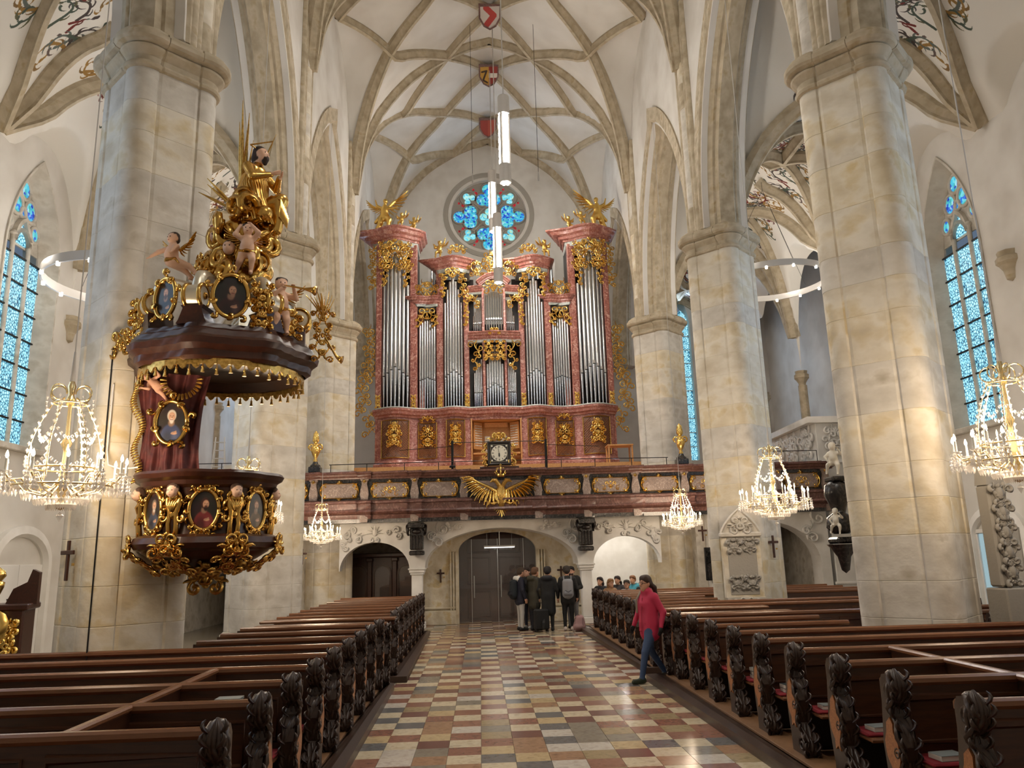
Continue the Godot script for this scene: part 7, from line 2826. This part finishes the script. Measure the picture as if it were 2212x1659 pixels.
	for s in [-1.0, 1.0]:
		hd.append([hc + V(s * 0.095, 0.0, 0.0), hc + V(s * 0.095, -0.035, 0.0), 0.02, 0.014, skin, 0.01])
	hd.append([V(0, 1.54, 0.02) + up, hc + V(0, -0.08, 0.0), 0.056, 0.056, skin, 0.02])
	if o.has("beard"):
		hd.append([hc + V(0.03, -0.085, 0.06), hc + V(-0.03, -0.085, 0.06), 0.04, 0.04, o.beard, 0.02])
	nets(m, hd, minf(cell, 0.012))
	m.ink = C(30, 22, 20)
	for s in [-1.0, 1.0]:
		m.ball(hc + V(s * 0.034, 0.0, 0.093), V(0.013, 0.008, 0.008), 6)
		m.tube([hc + V(s * 0.016, 0.024, 0.1), hc + V(s * 0.036, 0.03, 0.096), hc + V(s * 0.056, 0.022, 0.084)], 0.005, 4)
	m.ink = C(150, 84, 78)
	m.ball(hc + V(0, -0.066, 0.09), V(0.024, 0.007, 0.009), 6)
	m.ink = Color.WHITE
	for k in 2:
		var s := 1.0 if k == 0 else -1.0
		hand(m, ar[k * 2 + 1] + up, ar[k * 2 + 1] - ar[k * 2] + V(0, -0.02, 0), V(0, 0, s), o.get("gloves", skin))
	bit(t, "body", m, M.body)
	# hair or cap
	m = MB.new()
	var hb := [[hc + V(0, 0.05, -0.02), hc + V(0, 0.0, -0.045), 0.098, 0.09, hr, 0.02], [hc + V(-0.05, 0.085, 0.03), hc + V(0.05, 0.085, 0.03), 0.05, 0.05, hr, 0.03]]
	for s in [-1.0, 1.0]:
		hb.append([hc + V(s * 0.07, 0.05, 0.02), hc + V(s * 0.078, 0.0, -0.02), 0.04, 0.03, hr, 0.02])
	if o.has("long"):
		hb.append([hc + V(0, 0.0, -0.07), hc + V(0, -o.long * 0.5, -0.1), 0.085, 0.08, hr, 0.03])
		hb.append([hc + V(0, -o.long * 0.5, -0.1), hc + V(0, -o.long, -0.1), 0.08, 0.04, hr, 0.03])
		for s in [-1.0, 1.0]:
			hb.append([hc + V(s * 0.08, 0.0, -0.02), hc + V(s * 0.085, -o.long * 0.6, -0.03), 0.035, 0.03, hr, 0.03])
	if o.has("tail"):
		hb.append([hc + V(0, 0.0, -0.11), hc + V(0.03, -0.08, -0.16), 0.03, 0.04, hr, 0.03])
		hb.append([hc + V(0.03, -0.08, -0.16), hc + V(0.05, -0.36, -0.22), 0.04, 0.015, hr, 0.03])
	nets(m, hb, minf(cell, 0.013))
	bit(t, "cap" if o.has("cap") else "hair", m, M.body)
	if o.has("pack"):
		m = MB.new()
		var pc: Color = o.pack
		nets(m, [[V(0, 1.0, -0.2) + up, V(0, 1.32, -0.2) + up, 0.13, 0.11, pc, 0.03], [V(-0.07, 1.0, -0.19) + up, V(-0.07, 1.34, -0.18) + up, 0.09, 0.08, pc, 0.04], [V(0.07, 1.0, -0.19) + up, V(0.07, 1.34, -0.18) + up, 0.09, 0.08, pc, 0.04], [V(-0.06, 1.03, -0.3) + up, V(0.06, 1.03, -0.3) + up, 0.06, 0.06, pc.darkened(0.12), 0.02]], 0.02)
		m.ink = pc.darkened(0.6)
		m.tube([V(-0.08, 1.12, -0.335) + up, V(0, 1.07, -0.365) + up, V(0.08, 1.12, -0.335) + up], 0.008, 4)
		m.tube([V(-0.05, 1.43, -0.23) + up, V(0, 1.47, -0.24) + up, V(0.05, 1.43, -0.23) + up], 0.008, 4)
		m.ink = pc.darkened(0.2)
		for s in [-1.0, 1.0]:
			m.tube([V(s * 0.1, 1.38, -0.16) + up, V(s * 0.11, 1.5, -0.04) + up, V(s * 0.115, 1.44, 0.09) + up, V(s * 0.12, 1.25, 0.14) + up, V(s * 0.16, 1.08, 0.04) + up, V(s * 0.12, 1.02, -0.14) + up], 0.024, 5, 0.5)
		m.ink = Color.WHITE
		tag(bit(t, "backpack", m, M.body), "backpack")
	if o.has("glasses"):
		m = MB.new()
		for s in [-1.0, 1.0]:
			m.tube(arc_pts(V2(s * 0.034, 0), V2(0.024, 0.018), 0, TAU, 14).map(func(p): return hc + V(p.x, p.y, 0.108)), 0.0028, 4)
			m.tube([hc + V(s * 0.058, 0, 0.106), hc + V(s * 0.095, 0.005, 0.0)], 0.0028, 4)
		m.tube([hc + V(-0.01, 0.002, 0.11), hc + V(0.01, 0.002, 0.11)], 0.0028, 4)
		bit(t, "glasses", m, M.iron)
	return t
func people() -> void:
	# walker in red, heading across the central aisle
	var w := person("person in a red jacket and jeans with ponytail and glasses walking out of the pews", V(2.16, 0, -13.56), -1.15, {"jacket": C(176, 40, 74), "trousers": C(54, 74, 108), "shoes": C(44, 52, 36), "hair": C(52, 38, 30), "hem": 0.8, "stride": 0.3, "cell": 0.013, "collar": 1, "tail": 1, "glasses": 1, "gloves": C(20, 18, 18), "arms": [V(0.28, 1.16, -0.1), V(0.3, 0.92, -0.02), V(-0.29, 1.16, 0.0), V(-0.3, 0.92, 0.12)]})
	w.scale = Vector3.ONE * 0.965
	var m := MB.new()
	m.ink = C(122, 108, 92)
	m.tube([V(-0.17, 1.14, 0.13), V(-0.16, 1.36, 0.13), V(-0.15, 1.5, 0.04), V(-0.15, 1.46, -0.1), V(-0.14, 1.2, -0.17)], 0.026, 5, 0.5)
	bit(w, "bag_strap", m, M.body)
	m = MB.new()
	m.ink = C(150, 30, 58)
	m.tube([V(0, 0.8, 0.165), V(0, 1.1, 0.155), V(0, 1.4, 0.12)], 0.008, 4)
	for s in [-1.0, 1.0]:
		m.tube([V(s * 0.07, 0.98, 0.14), V(s * 0.16, 0.95, 0.1), V(s * 0.16, 0.84, 0.1), V(s * 0.07, 0.84, 0.14)], 0.009, 4)
	bit(w, "jacket_seams", m, M.body)
	var grp := [
		["person in navy jacket with white hood, dark backpack and pale jeans at the entrance", V(0.46, 0, -23.3), 1.9, {"jacket": C(22, 26, 42), "trousers": C(176, 172, 166), "hood": C(216, 212, 204), "pack": C(20, 22, 32), "hair": C(58, 40, 28), "nod": 0.4}],
		["person in dark clothes facing the hooded one in the group at the entrance", V(0.74, 0, -23.85), -0.6, {"jacket": C(24, 24, 28), "trousers": C(28, 28, 34), "hair": C(44, 32, 24), "shoes": C(150, 148, 144), "nod": 0.5}],
		["person in a long olive parka with hood in the group at the entrance", V(0.86, 0, -23.1), 2.2, {"jacket": C(52, 48, 36), "trousers": C(20, 20, 22), "hood": C(58, 54, 40), "hair": C(92, 62, 40), "hem": 0.72, "nod": 0.5}],
		["person in long black coat and dark beanie with one foot raised at the entrance", V(1.24, 0, -22.85), 2.95, {"jacket": C(16, 16, 18), "trousers": C(18, 18, 20), "hair": C(26, 20, 20), "cap": 1, "hem": 0.55, "bent": 1.0, "hood": C(20, 20, 22)}],
		["person in black with a grey backpack seen from behind at the entrance", V(1.8, 0, -22.85), 3.1, {"jacket": C(16, 16, 18), "trousers": C(16, 16, 18), "shoes": C(196, 184, 176), "pack": C(128, 128, 132), "hair": C(40, 30, 24)}],
		["bearded person in black sweater looking down beside the grey backpack wearer", V(2.02, 0, -23.6), -0.25, {"jacket": C(18, 18, 20), "trousers": C(120, 120, 122), "hair": C(26, 20, 18), "beard": C(40, 30, 26), "nod": 0.9, "arms": [V(0.27, 1.16, 0.02), V(0.1, 1.08, 0.26), V(-0.27, 1.16, 0.02), V(-0.08, 1.06, 0.26)]}]]
	for q in grp:
		person(q[0], q[1], q[2], q[3])
	var seat := [
		["dark-haired person in black seated in the white bay under the gallery", V(3.36, 0.12, -26.85), -0.7, {"jacket": C(20, 20, 22), "hair": C(34, 26, 22), "long": 0.2}],
		["person with long blond hair seated in the white bay under the gallery", V(3.45, 0.1, -25.45), 0.4, {"jacket": C(150, 116, 84), "hair": C(136, 98, 62), "long": 0.36}],
		["person with dark bun seated between the blond and the turquoise-jacketed one", V(3.95, 0.14, -26.85), -0.7, {"jacket": C(40, 38, 40), "hair": C(38, 28, 24), "tail": 1}],
		["person in grey coat and flat cap seated in the white bay", V(4.0, 0.05, -25.45), -0.5, {"jacket": C(140, 142, 140), "hair": C(70, 62, 58), "cap": 1}],
		["person in turquoise jacket seated in the white bay", V(4.47, 0.14, -26.85), -0.8, {"jacket": C(60, 140, 160), "hair": C(110, 74, 48), "hood": C(90, 160, 180)}],
		["person in black jacket with dark hair seated beside the turquoise-jacketed one", V(4.52, 0.12, -25.45), -0.6, {"jacket": C(20, 22, 28), "hair": C(44, 30, 22), "long": 0.2}]]
	for q in seat:
		q[3]["sit"] = true
		q[3]["cell"] = 0.02
		q[3]["arms"] = [V(0.26, 1.14, 0.06), V(0.12, 1.02, 0.28), V(-0.26, 1.14, 0.06), V(-0.12, 1.02, 0.28)]
		person(q[0], q[1] - V(0, 0.1, 0), q[2], q[3])
	var bench := thing("visitor_bench", "dark wooden bench under the seated visitors in the white bay", "bench", V(3.95, 0, -25.55))
	m = MB.new()
	m.box(V(0, 0.3, -0.6), V(1.8, 0.06, 1.9), 0.01)
	for x in [-0.9, 0.0, 0.9]:
		m.box(V(x, 0.15, 0), V(0.06, 0.3, 0.7))
	bit(bench, "bench_frame", m, M.wood_dark)
	# luggage
	var s1 := thing("suitcase", "black wheeled suitcase standing among the group at the entrance", "suitcase", V(1.02, 0, -22.75), 0.2)
	m = MB.new()
	m.box(V(0, 0.34, 0), V(0.42, 0.56, 0.24), 0.04)
	bit(s1, "shell", m, M.black)
	m = MB.new()
	for x in [-0.16, 0.16]:
		for z in [-0.08, 0.08]:
			m.ball(V(x, 0.03, z), 0.03, 8)
	m.tube([V(-0.1, 0.6, -0.1), V(-0.1, 0.78, -0.1), V(0.1, 0.78, -0.1), V(0.1, 0.6, -0.1)], 0.012, 6)
	bit(s1, "wheels_and_handle", m, M.iron)
	var s2 := thing("pink_backpack", "dusty pink backpack leaning on the floor beside the pews", "backpack", V(2.06, 0, -22.55), -0.3)
	m = MB.new()
	var pk := C(158, 124, 124)
	nets(m, [[V(-0.06, 0.13, 0), V(-0.02, 0.34, -0.02), 0.12, 0.1, pk, 0.05], [V(0.06, 0.13, 0), V(0.04, 0.34, -0.02), 0.12, 0.1, pk, 0.05], [V(-0.05, 0.13, 0.09), V(0.05, 0.13, 0.09), 0.07, 0.07, pk.darkened(0.1), 0.02]], 0.02)
	bit(s2, "bag", m, M.body)
	m = MB.new()
	m.ink = pk.darkened(0.4)
	m.tube([V(-0.1, 0.12, 0.1), V(-0.12, 0.34, 0.06), V(0, 0.45, 0.03), V(0.12, 0.34, 0.06), V(0.12, 0.12, 0.1)], 0.008, 5)
	bit(s2, "zip", m, M.body)
# ---------------------------------------------------------------- monuments, doors, small things
func misc() -> void:
	var m: MB
	# pointed stone epitaph on the second pillar
	var t := thing("stone_epitaph", "pointed grey stone epitaph with four carved coats of arms on the pillar", "epitaph", V(5.16, 0, -17.56), -0.12)
	m = MB.new()
	m.box(V(0, 1.72, 0), V(0.86, 1.34, 0.14), 0.02)
	bit(t, "frame_block", m, M.stone)
	m = MB.new()
	m.box(V(0, 1.75, 0.07), V(0.62, 1.24, 0.04), 0.01)
	bit(t, "slab", m, M.mono_grey)
	for q in [[-0.17, 2.12], [0.17, 2.12], [-0.15, 1.32], [0.16, 1.32]]:
		m = MB.new()
		m.at(V(q[0], q[1], 0.085))
		m.prism([V2(-0.08, 0.06), V2(-0.09, -0.04), V2(0, -0.13), V2(0.09, -0.04), V2(0.08, 0.06)], 0, 0.025)
		m.rocaille(0.3, 0.26, int(q[1] * 100 + q[0] * 10), 1.0, 0.03, V2(0, 0.08))
		bit(t, "coat_of_arms", m, M.mono_grey)
	m = MB.new()
	m.box(V(0, 2.43, 0.03), V(0.92, 0.1, 0.22), 0.02)
	bit(t, "cornice", m, M.stone_grey)
	m = MB.new()
	var gb := [V2(-0.43, 2.48), V2(-0.33, 2.66), V2(-0.18, 2.84), V2(0, 3.0), V2(0.18, 2.84), V2(0.33, 2.66), V2(0.43, 2.48)]
	m.prism(gb, -0.05, 0.08)
	m.tube(gb.map(func(p): return V(p.x, p.y, 0.08)), 0.035, 6)
	m.at(V(0, 2.68, 0.08))
	m.rocaille(0.4, 0.3, 301, 1.1, 0.03)
	bit(t, "gable", m, M.stone_grey)
	m = MB.new()
	m.prism([V2(-0.42, 1.08), V2(0.42, 1.08), V2(0.4, 1.02), V2(0.22, 0.84), V2(-0.22, 0.84), V2(-0.4, 1.02)], -0.05, 0.16)
	m.at(V(0, 0.96, 0.16))
	m.rocaille(0.6, 0.16, 302, 1.0, 0.02)
	bit(t, "console", m, M.stone_grey)
	# crosses
	cross("dark wooden cross on the pillar beside the pointed epitaph", V(6.02, 2.15, -17.92), 0.45, 0.5)
	cross("dark wooden cross on the pulpit pillar beside the chandelier", V(-6.1, 2.2, -10.78), -0.62, 0.52)
	cross("dark wooden cross on the grey shaft under the gallery, pulpit side", V(-6.05, 2.25, -24.35), 0.2, 0.46)
	cross("dark wooden cross on the grey shaft under the gallery beside the black plaque", V(6.25, 2.62, -24.38), -0.1, 0.46)
	t = thing("black_plaque", "narrow black memorial plaque on the wall under the gallery", "plaque", V(6.42, 1.7, -24.42), -0.1)
	m = MB.new()
	m.box(V(0, 0, 0), V(0.3, 1.0, 0.06), 0.015)
	bit(t, "slab", m, M.marble_black)
	m = MB.new()
	m.sweep([V(-0.12, -0.46, 0.035), V(0.12, -0.46, 0.035), V(0.12, 0.46, 0.035), V(-0.12, 0.46, 0.035)], [V2(-0.015, 0), V2(0.015, 0), V2(0.0, 0.015)], V(0, 0, 1), true)
	m.at(V(0, 0.2, 0.035))
	m.rocaille(0.18, 0.4, 88, 1.0, 0.012)
	bit(t, "relief", m, M.iron)
	# relief tablet on the first pillar
	t = thing("relief_tablet", "carved grey relief tablet with inscription stone and moulded console on the pillar", "monument", V(6.62, 0, -10.85), 0.25)
	m = MB.new()
	m.box(V(0, 1.24, 0), V(0.42, 0.5, 0.34), 0.02)
	tag(bit(t, "inscription_stone", m, M.mono_grey), "weathered grey stone with faint inscription")
	m = MB.new()
	m.box(V(0, 0.93, 0), V(0.5, 0.1, 0.4), 0.03)
	m.box(V(0, 0.84, 0), V(0.44, 0.08, 0.34), 0.03)
	m.box(V(-0.05, 0.4, -0.05), V(0.3, 0.8, 0.2), 0.02)
	bit(t, "console", m, M.stone)
	m = MB.new()
	m.box(V(0.0, 2.2, -0.02), V(0.34, 1.4, 0.22), 0.03)
	bit(t, "relief_block", m, M.mono_grey)
	for k in 5:
		m = MB.new()
		m.at(V(0.0, 1.68 + 0.27 * k, 0.09))
		m.rocaille(0.3, 0.28, 330 + k, 0.9, 0.026)
		m.ball(V(0, 0.02, 0.03), V(0.07, 0.09, 0.05), 8)
		bit(t, "carved_figure", m, M.mono_grey)
	m = MB.new()
	m.prism([V2(-0.17, 2.9), V2(0.17, 2.9), V2(0.02, 3.5), V2(-0.1, 3.3)], -0.12, 0.08)
	bit(t, "finial", m, M.mono_grey)
	# black and white figure group beyond the first pillar
	t = thing("black_marble_epitaph", "black marble epitaph with white marble putti behind the relief pillar", "epitaph", V(4.98, 0, -12.15), 0.0)
	m = MB.new()
	m.slathe([V2(0, 1.7), V2(0.06, 1.75), V2(0.1, 1.95), V2(0.2, 2.1), V2(0.24, 2.14)], 12)
	m.box(V(0.05, 2.2, 0), V(0.42, 0.1, 0.36), 0.03)
	m.slathe([V2(0.12, 2.3), V2(0.22, 2.4), V2(0.2, 2.55), V2(0.1, 2.62), V2(0.12, 2.7), V2(0.2, 2.9), V2(0.18, 3.05), V2(0.1, 3.12)], 14)
	m.box(V(0.05, 3.15, 0), V(0.34, 0.08, 0.3), 0.02)
	bit(t, "black_body", m, M.marble_black)
	for q in [[V(-0.12, 2.28, 0.12), 0.42], [V(-0.02, 3.19, 0.05), 0.55]]:
		m = MB.new()
		m.at(q[0], -0.6, q[1])
		putto(m, C(222, 216, 204), C(214, 206, 192), [V(0.24, 0.62, 0.08), V(0.16, 0.78, 0.2), V(-0.2, 0.56, 0.14), V(-0.1, 0.4, 0.24)], [V(0.14, 0.3, 0.2), V(0.12, 0.05, 0.22), V(-0.14, 0.32, 0.16), V(-0.2, 0.1, 0.1)], 0.04)
		bit(t, "white_putto", m, M.body)
	# white stucco balcony and pier at the end of the aisle gallery
	t = thing("stucco_balcony", "white stucco balcony with relief panels above the aisle gallery", "balcony", V(10.32, 0, -24.55))
	m = MB.new()
	m.box(V(0.9, 5.45, -2.0), V(1.9, 1.2, 4.0), 0.02)
	bit(t, "parapet", m, M.white_stucco)
	m = MB.new()
	m.sweep([V(-0.05, 6.05, -4.0), V(-0.05, 6.05, 0.0), V(1.9, 6.05, 0.0)], [V2(-0.14, 0), V2(0.02, 0.0), V2(0.06, 0.1), V2(0.12, 0.14), V2(0.12, 0.2), V2(-0.14, 0.2)].map(func(q): return V2(-q.x, q.y)), V(0, 1, 0))
	m.sweep([V(-0.05, 4.85, -4.0), V(-0.05, 4.85, 0.0), V(1.9, 4.85, 0.0)], [V2(-0.1, -0.1), V2(0.08, -0.1), V2(0.08, 0.0), V2(-0.1, 0.0)].map(func(q): return V2(-q.x, q.y)), V(0, 1, 0))
	bit(t, "coping", m, M.white_stucco)
	for k in 3:
		m = MB.new()
		m.pose(Transform3D(Basis(Vector3.UP, -PI / 2), V(-0.06, 5.45, -0.7 - 1.2 * k)))
		m.rocaille(0.9, 0.85, 350 + k, 1.6, 0.04)
		bit(t, "relief_panel", m, M.white_stucco)
	m = MB.new()
	m.at(V(0.6, 5.45, 0.0))
	m.rocaille(0.8, 0.85, 360, 1.8, 0.04)
	bit(t, "relief_panel", m, M.white_stucco)
	m = MB.new()
	m.box(V(0.55, 2.4, -0.5), V(0.9, 4.8, 1.0), 0.03)
	m.box(V(0.55, 0.4, -0.5), V(1.15, 0.8, 1.2), 0.04)
	m.box(V(0.55, 1.0, -0.5), V(1.05, 0.1, 1.1), 0.03)
	bit(t, "pier", m, M.white_stucco)
	m = MB.new()
	m.pose(T(V(0.55, 0.72, 0.12)))
	m.slathe([V2(0, -0.2), V2(0.08, -0.17), V2(0.16, -0.06), V2(0.2, 0.0), V2(0.16, 0.0), V2(0, -0.08)], 14)
	bit(t, "holy_water_shell", m, M.marble_grey)
	# cardboard sheets leaning in the dark arch
	for q in [[8.9, 1.2, 0.9], [9.7, 0.9, 0.7], [7.0, 0.8, 1.2]]:
		t = thing("cardboard_sheet", ["widest brown board leaning in the dark aisle arch", "smaller brown board leaning near the white pier", "tall brown board leaning in the dark arch near the black plaque"][0 if q[0] == 8.9 else (1 if q[0] == 9.7 else 2)], "board", V(q[0], 0, -25.3), 0.1, "boards under the aisle gallery")
		m = MB.new()
		m.bar(V(0, 0, 0.1), V(0, q[2], -0.12), q[1], 0.02)
		bit(t, "sheet", m, M.card)
	# right aisle door in its white arched recess
	var d := struct("door_2")
	d.position = V(10.5, 0, -16.6)
	d.rotation.y = -PI / 2
	m = MB.new()
	var fr := [V(-0.85, 0, 0.02)]
	for p in arc_pts(V2(0, 2.25), V2(0.85, 0.55), PI, 0, 14):
		fr.append(V(p.x, p.y, 0.02))
	fr.append(V(0.85, 0, 0.02))
	m.sweep(fr, [V2(-0.1, -0.03), V2(0.1, -0.03), V2(0.1, 0.03), V2(0.05, 0.1), V2(-0.1, 0.08)], V(0, 0, 1))
	bit(d, "door_frame", m, M.white_stucco)
	m = MB.new()
	m.box(V(-0.32, 1.15, 0.01), V(0.75, 2.3, 0.02))
	bit(d, "glass_leaf", m, M.pale_window)
	m = MB.new()
	m.box(V(-0.32, 2.36, 0.03), V(0.85, 0.08, 0.06))
	m.box(V(-0.72, 1.15, 0.03), V(0.06, 2.3, 0.05))
	m.box(V(0.05, 1.15, 0.03), V(0.06, 2.3, 0.05))
	bit(d, "leaf_frame", m, M.white_paint)
	m = MB.new()
	m.box(V(0.46, 1.2, 0.12), V(0.7, 2.4, 0.05), 0.01)
	bit(d, "beige_leaf", m, M.mono_grey)
	m = MB.new()
	m.tube([V(-0.05, 1.05, 0.06), V(-0.05, 1.25, 0.06)], 0.012, 6)
	m.tube([V(0.18, 1.05, 0.16), V(0.28, 1.05, 0.18)], 0.012, 6)
	bit(d, "door_handle", m, M.steel)
	# left aisle: white double door, pedestal with gilded urn, font
	d = struct("door_3")
	d.position = V(-10.5, 0, -17.4)
	d.rotation.y = PI / 2
	m = MB.new()
	fr = [V(-1.0, 0, 0.02)]
	for p in arc_pts(V2(0, 2.2), V2(1.0, 0.7), PI, 0, 14):
		fr.append(V(p.x, p.y, 0.02))
	fr.append(V(1.0, 0, 0.02))
	m.sweep(fr, [V2(-0.12, -0.03), V2(0.12, -0.03), V2(0.12, 0.03), V2(0.05, 0.12), V2(-0.12, 0.1)], V(0, 0, 1))
	bit(d, "door_frame", m, M.white_stucco)
	for s in [-1.0, 1.0]:
		m = MB.new()
		m.box(V(s * 0.45, 1.1, 0.02), V(0.88, 2.2, 0.04), 0.006)
		var lf := bit(d, "door_leaf", m, M.white_paint)
		m = MB.new()
		m.tube([V(s * 0.1, 0.7, 0.09), V(s * 0.1, 1.35, 0.09)], 0.018, 6)
		m.box(V(s * 0.1, 1.5, 0.045), V(0.5, 0.03, 0.01))
		bit(lf, "door_handle", m, M.black)
	t = thing("gilded_cabinet", "dark wooden confessional side with gilded scrolls and golden urn in the aisle", "cabinet", V(-8.3, 0, -13.4), 0.3)
	m = MB.new()
	m.box(V(0, 0.75, 0), V(0.6, 1.5, 0.8), 0.03)
	m.box(V(0, 1.52, 0), V(0.72, 0.1, 0.9), 0.02)
	m.prism([V2(-0.05, 1.55), V2(0.4, 1.55), V2(0.4, 2.05), V2(0.3, 2.1), V2(0.24, 1.9), V2(0.05, 1.8)], -0.1, 0.1)
	bit(t, "body", m, M.wood_dark)
	m = MB.new()
	m.at(V(0.04, 0.85, 0.4))
	m.rocaille(0.34, 0.9, 371, 1.8, 0.03)
	m.at(V(-0.32, 1.15, 0.38))
	m.scroll(V2(0, 0), PI / 2, 0.7, 1.2, 0.07, -1)
	m.tube([V(0, 0, 0), V(-0.02, -0.4, 0), V(0.04, -0.8, 0.02)], [0.06, 0.05, 0.03], 6)
	bit(t, "gilt_scrolls", m, M.gold)
	m = MB.new()
	m.at(V(-0.2, 1.57, 0.2))
	m.slathe([V2(0.1, 0), V2(0.05, 0.06), V2(0.1, 0.16), V2(0.14, 0.26), V2(0.15, 0.34), V2(0.1, 0.36), V2(0.16, 0.44), V2(0.14, 0.52), V2(0.05, 0.58), V2(0, 0.68)], 12)
	bit(t, "golden_urn", m, M.gold)
	t = thing("marble_font", "shallow reddish marble font standing before the white door", "font", V(-9.35, 0, -14.2))
	m = MB.new()
	m.slathe([V2(0.2, 0.4), V2(0.16, 0.7), V2(0.12, 0.8), V2(0.2, 0.88), V2(0.4, 1.0), V2(0.44, 1.14), V2(0.42, 1.2), V2(0.36, 1.16), V2(0, 1.08)], 20)
	m.lathe([V2(0.34, 0), V2(0.34, 0.2), V2(0.24, 0.3), V2(0.2, 0.42)], 16)
	bit(t, "basin", m, M.marble_grey)
	# conduits and cables on the pulpit pillar
	t = thing("wall_conduit", "thin dark cable conduit running down the pulpit pillar", "cable", V(-5.62, 0, -10.43))
	m = MB.new()
	m.tube([V(0.02, 0.6, 0.0), V(0.02, 5.0, 0.0)], 0.01, 6)
	bit(t, "conduit", m, M.iron)
	t = thing("pulpit_cable", "white cable curving from the pillar to the pulpit rim", "cable", V(-5.6, 3.3, -10.42))
	m = MB.new()
	m.tube([V(0.05, 1.2, 0), V(0.05, 0.3, 0.02), V(0.12, 0.1, 0.1), V(0.3, 0.04, 0.15), V(0.5, 0.06, 0.1)], 0.012, 6)
	bit(t, "cable", m, M.white_paint)
	# things on the gallery
	t = thing("wooden_table", "light wooden table behind the gallery parapet beside the organ", "table", V(4.2, 5.1, -26.6))
	m = MB.new()
	m.box(V(0, 0.62, 0), V(0.9, 0.05, 0.6), 0.01)
	bit(t, "table_top", m, M.wood_light)
	for x in [-0.4, 0.4]:
		for z in [-0.25, 0.25]:
			m = MB.new()
			m.box(V(x, 0.3, z), V(0.05, 0.6, 0.05))
			bit(t, "leg", m, M.wood_light)
	t = thing("step_ladder", "white aluminium step ladder on the gallery behind the pulpit", "ladder", V(-9.4, 4.7, -26.5), 0.2)
	m = MB.new()
	for s in [-1.0, 1.0]:
		m.bar(V(s * 0.22, 0, 0.25), V(s * 0.14, 1.6, 0.0), 0.04, 0.04)
		m.bar(V(s * 0.22, 0, -0.45), V(s * 0.14, 1.6, 0.0), 0.03, 0.03)
	bit(t, "frame", m, M.white_paint)
	for k in 5:
		m = MB.new()
		m.box(V(0, 0.3 + 0.28 * k, 0.2 - 0.045 * k), V(0.38, 0.03, 0.08))
		bit(t, "rung", m, M.white_paint)
	t = thing("red_box", "small red box with white notice standing on the gallery behind the pulpit", "box", V(-8.75, 4.7, -25.6))
	m = MB.new()
	m.box(V(0, 0.2, 0), V(0.3, 0.4, 0.2), 0.01)
	bit(t, "box_body", m, smat("red_plastic", C(150, 36, 26), 0.5))
	m = MB.new()
	m.box(V(0, 0.42, 0.06), V(0.28, 0.22, 0.02))
	bit(t, "notice", m, M.page)
func _ready() -> void:
	rng.seed = 1
	setup()
	materials()
	vaults()
	pillars()
	walls()
	floors()
	pews()
	loft()
	organ()
	pulpit()
	lamps()
	people()
	misc()
